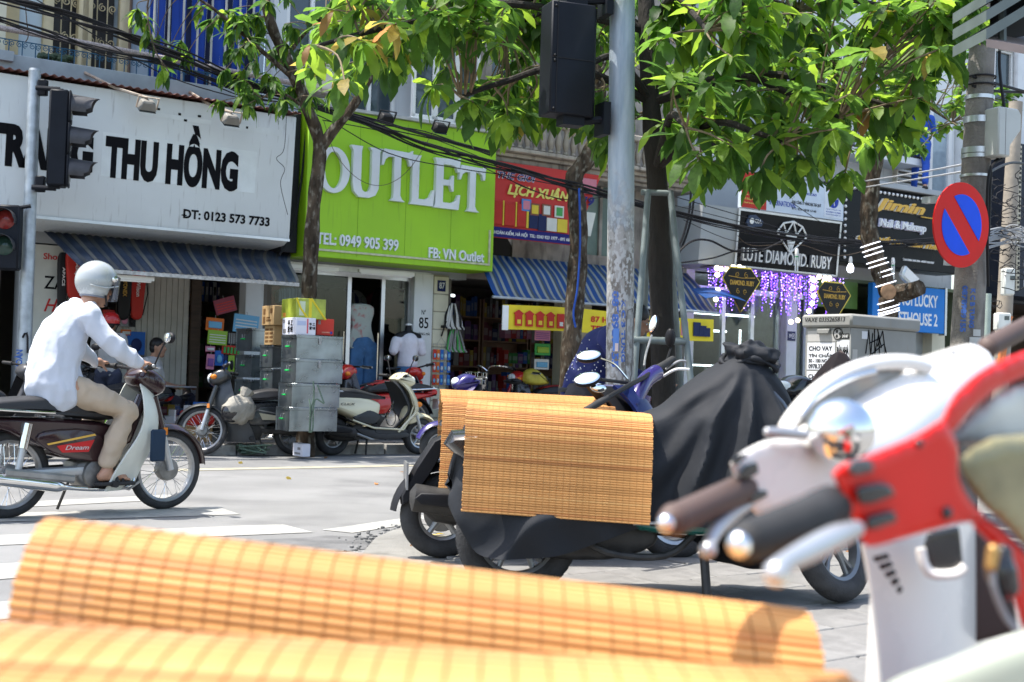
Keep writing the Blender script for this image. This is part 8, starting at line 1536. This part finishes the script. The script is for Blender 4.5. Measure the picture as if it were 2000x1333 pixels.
def blind(label, frame, prof, x0, x1, pitch, thread, slope=lambda x: 0., skew=lambda s: 0., lim=300, th=.0045):
    t = thing('bamboo_blind', label, 'bamboo blind', frame, ((x0+x1)/2, prof[len(prof)//2][0], prof[len(prof)//2][1]))
    C_ = smooth_poly([V((*q, 0)) for q in prof], 12, False); S_ = [0]
    for a, b in zip(C_, C_[1:]): S_.append(S_[-1]+(b-a).length)
    def at(s):
        for i in range(len(S_)-1):
            if s <= S_[i+1]: k = (s-S_[i])/max(1e-9, S_[i+1]-S_[i]); return C_[i].lerp(C_[i+1], k), (C_[i+1]-C_[i]).normalized()
        return C_[-1], (C_[-1]-C_[-2]).normalized()
    l = x1-x0; n = int(S_[-1]/pitch); me = []
    for k in range(10):
        b = MB(); hw_ = pitch*.485; b.add([(x, yy, zz) for x in (-l/2, l/2) for yy, zz in ((-hw_, -th*.3), (-hw_*.45, th*.6), (hw_*.45, th*.6), (hw_, -th*.3), (0, -th*.6))], [(0, 1, 6, 5), (1, 2, 7, 6), (2, 3, 8, 7), (3, 4, 9, 8), (4, 0, 5, 9), (0, 4, 3, 2, 1), (5, 6, 7, 8, 9)]); me.append(b.mesh('slat', BAM[k % 5], smooth=0))
    for i in range(n):
        s = (i+.5)*pitch; p, d = at(s); a = math.atan2(d.y, d.x)+rnd.uniform(-.05, .05); xs = (x0+x1)/2+skew(s/S_[-1])+rnd.uniform(-.002, .002)
        sl_ = math.atan((slope(x1)-slope(x0))/l)
        M = Matrix.Translation((xs, p.x, p.y+slope(xs))) @ Matrix.Rotation(-sl_, 4, 'Y') @ Matrix.Rotation(a+PI, 4, 'X')
        place('slat', me[rnd.choices(range(10), [2, 1, 3, 3, 1]*2)[0]], t, M=M)
    b = MB(); k = int(l/thread)
    for j in range(1, k):
        x = x0+j*thread; P = []
        for i in range(0, len(C_), 2):
            c, d = at(S_[i]); nn = V((-d.y, d.x, 0)); P.append((x+skew(S_[i]/S_[-1]), c.x-nn.x*th*.7, c.y-nn.y*th*.7+slope(x)))
        b.tube(P, .00045 if thread > .0275 else .0009, 4)
    b.build('threads', THR, t)['kind'] = 'stuff'; return t
BW = FR(V((0, 5.9, 0)), 0)
blind('clean bamboo slat blind hanging over the covered scooter seat', BW, [(.32, .48), (.29, .70), (.22, .855), (.05, .895), (-.12, .895), (-.225, .87), (-.272, .80), (-.283, .62), (-.290, .435)], -.183, .612, .0105, .0281, lambda x: -.035*(x+.18)/.8, lambda s: -.02*max(0, s-.55))
BK = FR(V((.05, 7.05, 0)), .10)
blind('rear bamboo slat blind with two ridges over the dark scooter', BK, [(.42, .62), (.38, .80), (.30, .915), (.22, .925), (.12, .885), (.0, .865), (-.10, .885), (-.17, .875), (-.23, .80), (-.28, .62), (-.32, .44)], -.41, .49, .0105, .028, lambda x: -.02*(x+.4), lambda s: -.04*max(0, s-.5))
# ---------------------------------------------------------------- foreground: blinds on a seat close to the camera
def seat_under(y, label, z, x0, x1):
    t = thing('motorbike', label, 'motorbike', FR(V(((x0+x1)/2, y, .05))), (0, 0, 0)); l = (x1-x0)/2
    MB().puff([(-l, z-.14), (-l+.03, z-.08), (-.1, z-.06), (l-.1, z-.09), (l, z-.14), (l-.1, z-.17), (-l+.1, z-.17)], .085, .03, 3).build('seat', SEATB, t); MB().puff([(-l+.02, z-.17), (l-.05, z-.17), (l-.12, z-.34), (-l+.2, z-.34)], .10, .03, 3).build('body', BLK, t); wheel(t, -l+.05, .25, .045, 'five'); wheel(t, l+.12, .25, .045, 'five'); MB().tube([(l+.12, .07, .25), (l-.05, .04, z-.3)], .02, 8).tube([(l+.12, -.07, .25), (l-.05, -.04, z-.3)], .02, 8).build('fork', SILV, t); MB().tube([(-l+.05, .09, .25), (0, .08, z-.36), (l-.1, .0, z-.34)], .025, 8).build('frame', DKENG, t)
seat_under(1.63, 'motorbike hidden under the farther foreground blind', .76, -.5, .30); seat_under(1.04, 'motorbike hidden under the nearest foreground blind', .75, -.62, .18)
blind('blurred bamboo blind ridge across the lower foreground', WORLD, [(1.90, .50), (1.82, .66), (1.72, .775), (1.63, .812), (1.575, .812), (1.525, .785), (1.495, .735), (1.475, .66), (1.455, .52), (1.45, .40)], -.552, .365, .0115, .027, lambda x: -.085*(x+.565)/.93, lambda s: -.0*s)
blind('nearest blurred bamboo blind at the bottom left of the frame', WORLD, [(1.30, .70), (1.22, .755), (1.14, .789), (1.07, .795), (.98, .785), (.86, .765), (.74, .735), (.62, .67), (.54, .58)], -.80, .285, .0115, .027, lambda x: -.03*(x+.8)/1.0, lambda s: -.0*s)
# ---------------------------------------------------------------- foreground handlebars
WPL = mat('pearl_white_plastic', (.82, .79, .74), .25, var=.04, coat=.5); RPL = mat('bright_red_plastic', (.64, .014, .008), .34, var=.05, coat=.12, spec=.35); BRG = mat('brown_grip', (.085, .055, .045), .6, var=.1)
def loft(pts, n=20, sub=6):
    b = MB(); P = catmull([U(x, y, d) for x, y, d, r in pts], sub); R = [v.x for v in catmull([(r, 0, 0) for x, y, d, r in pts], sub)]; b.tube(P, R, n); b.ball(P[0], R[0], n, 8); b.ball(P[-1], R[-1], n, 8); return b
def pbox(x, y, d, sz, rx=0., ry=0., rz=0.): b = MB(); b.cbox(U(x, y, d), sz, (Matrix.Rotation(rz, 3, 'Z') @ Matrix.Rotation(ry, 3, 'Y') @ Matrix.Rotation(rx, 3, 'X'))); return b
def pprism(poly, dfn, th, name, m, par, bev=.01, seg=3):
    F_ = [U(x, y, dfn(x, y)) for x, y in poly]; c = sum(F_, V())/len(F_); vd = (c-EYE).normalized(); B_ = [p+vd*th for p in F_]; n = len(F_); b = MB(); b.add(F_+B_, [tuple(range(n)), tuple(range(2*n-1, n-1, -1))]+[(i, i+n, (i+1) % n+n, (i+1) % n) for i in range(n)]); return b.build(name, m, par, bevel=bev, seg=seg, smooth=60)
def pround(poly, dfn, th, name, m, par, vox=.006, it=14):
    F_ = [U(x, y, dfn(x, y)) for x, y in poly]; c = sum(F_, V())/len(F_); vd = (c-EYE).normalized(); B_ = [p+vd*th for p in F_]; n = len(F_); b = MB(); b.add(F_+B_, [tuple(range(n)), tuple(range(2*n-1, n-1, -1))]+[(i, i+n, (i+1) % n+n, (i+1) % n) for i in range(n)]); return remesh(b, vox, it).build(name, m, par, smooth=80)
def zp(L_): return [(1250+x/1.924, 640+y/1.924) for x, y in L_]
wsct = thing('scooter', 'pearl white scooter handlebar with brown grip in the right foreground', 'scooter', WORLD, (.62, 1.95, .05))
loft([(1312, 1018, 1.45, .0165), (1318, 1015, 1.457, .0185), (1326, 1011, 1.465, .017), (1400, 978, 1.54, .0178), (1452, 955, 1.60, .0182)]).build('grip', BRG, wsct); loft([(1302, 1022, 1.44, .0105), (1312, 1018, 1.45, .0135)]).build('bar_end', CHROME, wsct)
dw_ = lambda x, y: 1.56+(x-1424)*.0007
pround(zp([(322, 505), (350, 485), (375, 466), (470, 415), (590, 408), (700, 428), (790, 470), (820, 560), (760, 640), (600, 672), (500, 708), (440, 725), (415, 695), (385, 625), (350, 565)]), dw_, .13, 'left_switch_housing', WPL, wsct, .007, 26)
pprism(zp([(345, 500), (362, 482), (400, 470), (402, 480), (372, 512), (350, 520)]), lambda x, y: dw_(x, y)-.012, .03, 'switch', BLK, wsct, .002); pprism(zp([(372, 545), (400, 515), (440, 505), (448, 545), (415, 566), (380, 570)]), lambda x, y: dw_(x, y)-.012, .03, 'switch', BLK, wsct, .003); pprism(zp([(412, 628), (440, 612), (478, 612), (482, 632), (440, 655), (418, 662)]), lambda x, y: dw_(x, y)-.012, .03, 'switch', BLK, wsct, .003)
loft([(1462, 985, 1.60, .007), (1430, 1005, 1.56, .0085), (1400, 1035, 1.51, .0085), (1386, 1062, 1.48, .0075), (1383, 1074, 1.465, .010)]).build('brake_lever', SILV, wsct)
loft([(1600, 905, 1.78, .055), (1680, 880, 1.86, .065), (1760, 815, 1.98, .075), (1830, 765, 2.08, .060), (1890, 725, 2.18, .045)], 24).build('headset', WPL, wsct, smooth=70)
pround(zp([(975, 240), (1010, 205), (1100, 150), (1180, 95), (1250, 55), (1300, 75), (1310, 110), (1250, 180), (1180, 250), (1090, 300), (1000, 300)]), lambda x, y: 2.02+(x-1760)*.0008, .10, 'right_switch_housing', WPL, wsct, .008, 16)
for P in ([(1100, 200), (1130, 168), (1172, 162), (1180, 195), (1140, 235), (1105, 232)], [(1230, 130), (1262, 110), (1295, 112), (1290, 145), (1245, 165), (1228, 155)], [(1148, 105), (1185, 85), (1190, 105), (1155, 122)]): pprism(zp(P), lambda x, y: 1.998+(x-1760)*.0008, .04, 'switch', BLK, wsct, .004)
loft([(1930, 678, 2.25, .018), (2040, 620, 2.4, .018)]).build('grip', BRG, wsct)
ga = zp([(565, 365), (600, 310), (660, 250), (740, 195), (830, 158), (930, 142), (1010, 150), (960, 220), (880, 300), (760, 370), (640, 400)])
pround(ga, lambda x, y: 1.80+(x-1540)*.0006, .03, 'instrument_glass', mat('instrument_glass', (.26, .25, .24), .06, var=.5, scale=9, dirt_or_reflection=((.45, .26, .12), .58, 9)), wsct, .008, 10)  # orange-brown blotches paint a reflection into the glass colour
b = MB(); b.tube(catmull([U(x, y, 1.79+(x-1540)*.0006) for x, y in zp([(545, 385), (565, 350), (610, 292), (670, 235), (750, 182), (840, 146), (930, 130), (1020, 132), (1080, 150)])], 5), .011, 12); b.build('instrument_rim', WPL, wsct); b = MB(); b.tube(catmull([U(x, y, 1.775+(x-1540)*.0006) for x, y in zp([(600, 330), (650, 270), (720, 222), (800, 185), (880, 165)])], 5), .005, 8); b.build('rim_bead', CHROME, wsct)
b = MB(); b.ball(U(1642, 842, 1.66), (.043, .036, .041), 28, 16); b.build('mirror_shell', CHROME, wsct); loft([(1500, 844, 1.60, .0055), (1530, 846, 1.61, .0068), (1572, 850, 1.63, .006)]).build('mirror_stalk', SILV, wsct)
A = [U(1680, 1062, 1.80), U(1905, 1000, 2.0), U(1905, 1300, 2.0), U(1752, 1345, 1.85)]
ap = MB(); ap.sheet(lambda u, v: (A[0].lerp(A[1], u)).lerp(A[3].lerp(A[2], u), v)+V((0, -.05*math.sin(PI*u), 0))-V((0, 0, .25*v*v)), 14, 12, .012); ap.build('inner_apron', WPL, wsct)
pprism(zp([(1062, 830), (1080, 770), (1200, 745), (1215, 890), (1180, 912), (1110, 915), (1075, 890)]), lambda x, y: 1.74, .03, 'glove_pocket', BLK, wsct, .006); b = MB(); b.tube(catmull([U(x, y, 1.735) for x, y in zp([(1055, 830), (1070, 895), (1105, 928), (1185, 926), (1222, 900)])], 5), .007, 8); b.build('pocket_rim', WPL, wsct)
for i in range(5): pprism(zp([(872+i*22, 862+i*30), (930+i*12, 846+i*30), (942+i*12, 866+i*30), (884+i*22, 884+i*30)]), lambda x, y: 1.70, .02, 'vent_slot', BLK, wsct, .002)
pprism(zp([(1228, 742), (1290, 760), (1345, 830), (1400, 1000), (1420, 1140), (1240, 1190), (1250, 1000)]), lambda x, y: 1.95, .03, 'side_panel', mat('brown_plastic', (.045, .024, .022), .5), wsct, .008)
MB().tube([U(1800, 1000, 1.97), V((.60, 2.05, .3))], [.07, .05], 12).build('steering_column', WPL, wsct); wheel(wsct, 0, .22, .045, 'five', Matrix.Translation((.78, 2.45, .05)) @ Matrix.Rotation(1.1, 4, 'Z')); MB().tube([V((.6, 2.05, .35)), V((.95, 1.5, .30)), V((1.3, .8, .33))], .12, 12, sy=.5).build('floorboard', BLACKP, wsct); MB().puff([(-.35, .62), (.35, .62), (.4, .72), (-.38, .74)], .13, .04, 3, y=0).build('seat', SEATB, wsct).matrix_basis = Matrix.Translation(-OFFS[wsct.name]+V((1.45, .55, .05))) @ Matrix.Rotation(2.1, 4, 'Z'); wheel(wsct, 0, .22, .045, 'five', Matrix.Translation((1.65, .25, .05)) @ Matrix.Rotation(2.1, 4, 'Z')); MB().puff([(-.4, .35), (.4, .3), (.38, .62), (-.35, .64)], .12, .04, 3).build('rear_body', WPL, wsct).matrix_basis = Matrix.Translation(-OFFS[wsct.name]+V((1.45, .55, .05))) @ Matrix.Rotation(2.1, 4, 'Z')
rsct = thing('scooter', 'bright red scooter handlebar with black grip in the right foreground', 'scooter', WORLD, (.5, 1.3, .05))
loft([(1462, 1056, 1.03, .0165), (1510, 1038, 1.05, .0172), (1580, 1010, 1.08, .0176), (1605, 998, 1.105, .0185), (1622, 990, 1.125, .0185)]).build('grip', BLACKR, rsct); loft([(1446, 1063, 1.022, .0105), (1460, 1057, 1.03, .014)]).build('bar_end', CHROME, rsct)
dr = lambda x, y: 1.10+(x-1624)*.00040
pround(zp([(704, 545), (730, 525), (762, 505), (850, 480), (1000, 420), (1090, 372), (1140, 330), (1200, 440), (1196, 560), (1240, 650), (1330, 735), (1210, 735), (1060, 775), (940, 812), (850, 838), (834, 812), (790, 710), (740, 600)]), dr, .085, 'switch_housing', RPL, rsct, .005, 16)
for P in ([(772, 525), (800, 495), (865, 490), (885, 540), (805, 560)], [(808, 600), (900, 582), (940, 590), (965, 630), (880, 662), (825, 668)], [(845, 722), (870, 705), (955, 685), (972, 730), (900, 755), (855, 765)]): pprism(zp(P), lambda x, y: dr(x, y)-.013, .03, 'switch', BLK if P[0][0] != 772 else mat('grey_switch', (.09, .09, .095), .4), rsct, .004)
for x, y, r_ in ((1848, 1002, .006), (1795, 866, .004)): b = MB(); b.ball(U(x, y, dr(x, y)-.001), r_, 10, 8); b.build('screw', BLK, rsct)
loft([(1672, 1034, 1.09, .007), (1630, 1050, 1.06, .010), (1575, 1078, 1.02, .0095), (1530, 1102, .985, .0075), (1517, 1120, .975, .010)]).build('brake_lever', SILV, rsct)
pround(zp([(1130, 345), (1180, 245), (1250, 180), (1330, 130), (1450, 85), (1560, 60), (1560, 160), (1450, 185), (1340, 235), (1250, 310), (1190, 380), (1150, 430), (1100, 400)]), lambda x, y: 1.20+(x-1830)*.0006, .06, 'cowl', RPL, rsct, .006, 10)
pround(zp([(1120, 440), (1190, 375), (1260, 300), (1350, 235), (1460, 190), (1600, 170), (1600, 420), (1400, 440), (1200, 460)]), lambda x, y: 1.235+(x-1830)*.0005, .04, 'speedometer_glass', mat('pale_speedo', (.42, .43, .40), .10, var=.45, scale=9), rsct, .008, 8)
pround(zp([(1195, 470), (1320, 400), (1600, 380), (1600, 900), (1460, 850), (1370, 745), (1290, 680), (1225, 600), (1195, 540)]), lambda x, y: 1.20+(x-1870)*.0004, .06, 'instrument_pod', mat('olive_clear_cover', (.26, .24, .13), .14, var=.45, scale=9), rsct, .008, 14)
pround(zp([(1235, 690), (1330, 725), (1440, 830), (1560, 980), (1560, 1200), (1440, 1150), (1400, 1010), (1360, 880), (1300, 790), (1235, 745)]), lambda x, y: 1.22+(x-1890)*.0004, .06, 'front_panel', RPL, rsct, .007, 8)
loft([(1960, 1080, 1.2, .008), (1955, 1110, 1.2, .014), (1965, 1145, 1.2, .012)]).build('bag_hook', BLK, rsct); loft([(1940, 1075, 1.19, .006), (1936, 1105, 1.19, .006)]).build('hook_tip', mat('brass', (.45, .28, .10), .35, .6), rsct); loft([(1938, 1110, 1.19, .003), (1942, 1150, 1.19, .003), (1962, 1200, 1.2, .003), (1985, 1230, 1.2, .003)]).build('cable', CAB3, rsct)
pprism([(1700, 1350), (1760, 1322), (1850, 1290), (1940, 1254), (2020, 1226), (2120, 1200), (2120, 1500), (1700, 1500)], lambda x, y: .86, .22, 'seat', mat('pale_seat_vinyl', (.42, .45, .36), .5, var=.06), rsct, .03, 4)
MB().tube([U(2030, 1330, 1.36), V((.66, 1.45, .35))], [.04, .05], 12).build('steering_column', RPL, rsct); wheel(rsct, 0, .22, .045, 'five', Matrix.Translation((.66, 1.62, .05)) @ Matrix.Rotation(1.2, 4, 'Z')); wheel(rsct, 0, .22, .045, 'five', Matrix.Translation((.6, .45, .05)) @ Matrix.Rotation(1.2, 4, 'Z')); MB().tube([V((.62, 1.4, .32)), V((.6, .9, .30)), V((.55, .7, .36))], [.09, .1, .10], 12).build('body', RPL, rsct)
# brown cover over the far scooter's handlebar by the cabinet
b = MB(); c = U(1640, 745, 10.0); b.lathe([(.30, -.25), (.24, -.1), (.15, .06), (.05, .20), (.0, .235)], 28, c, caps=False)
for v in b.v: a_ = math.atan2(v.y-c.y, v.x-c.x); k = .12*math.sin(a_*5)+.05*math.sin(a_*11); r_ = V((v.x-c.x, v.y-c.y, 0)); v += r_*k
solo(b, 'handlebar_cover', mat('brown_cover', (.085, .055, .05), .7, var=.12), 'brown peaked cover draped on the handlebar by the cabinet', 'cover', WORLD, c)
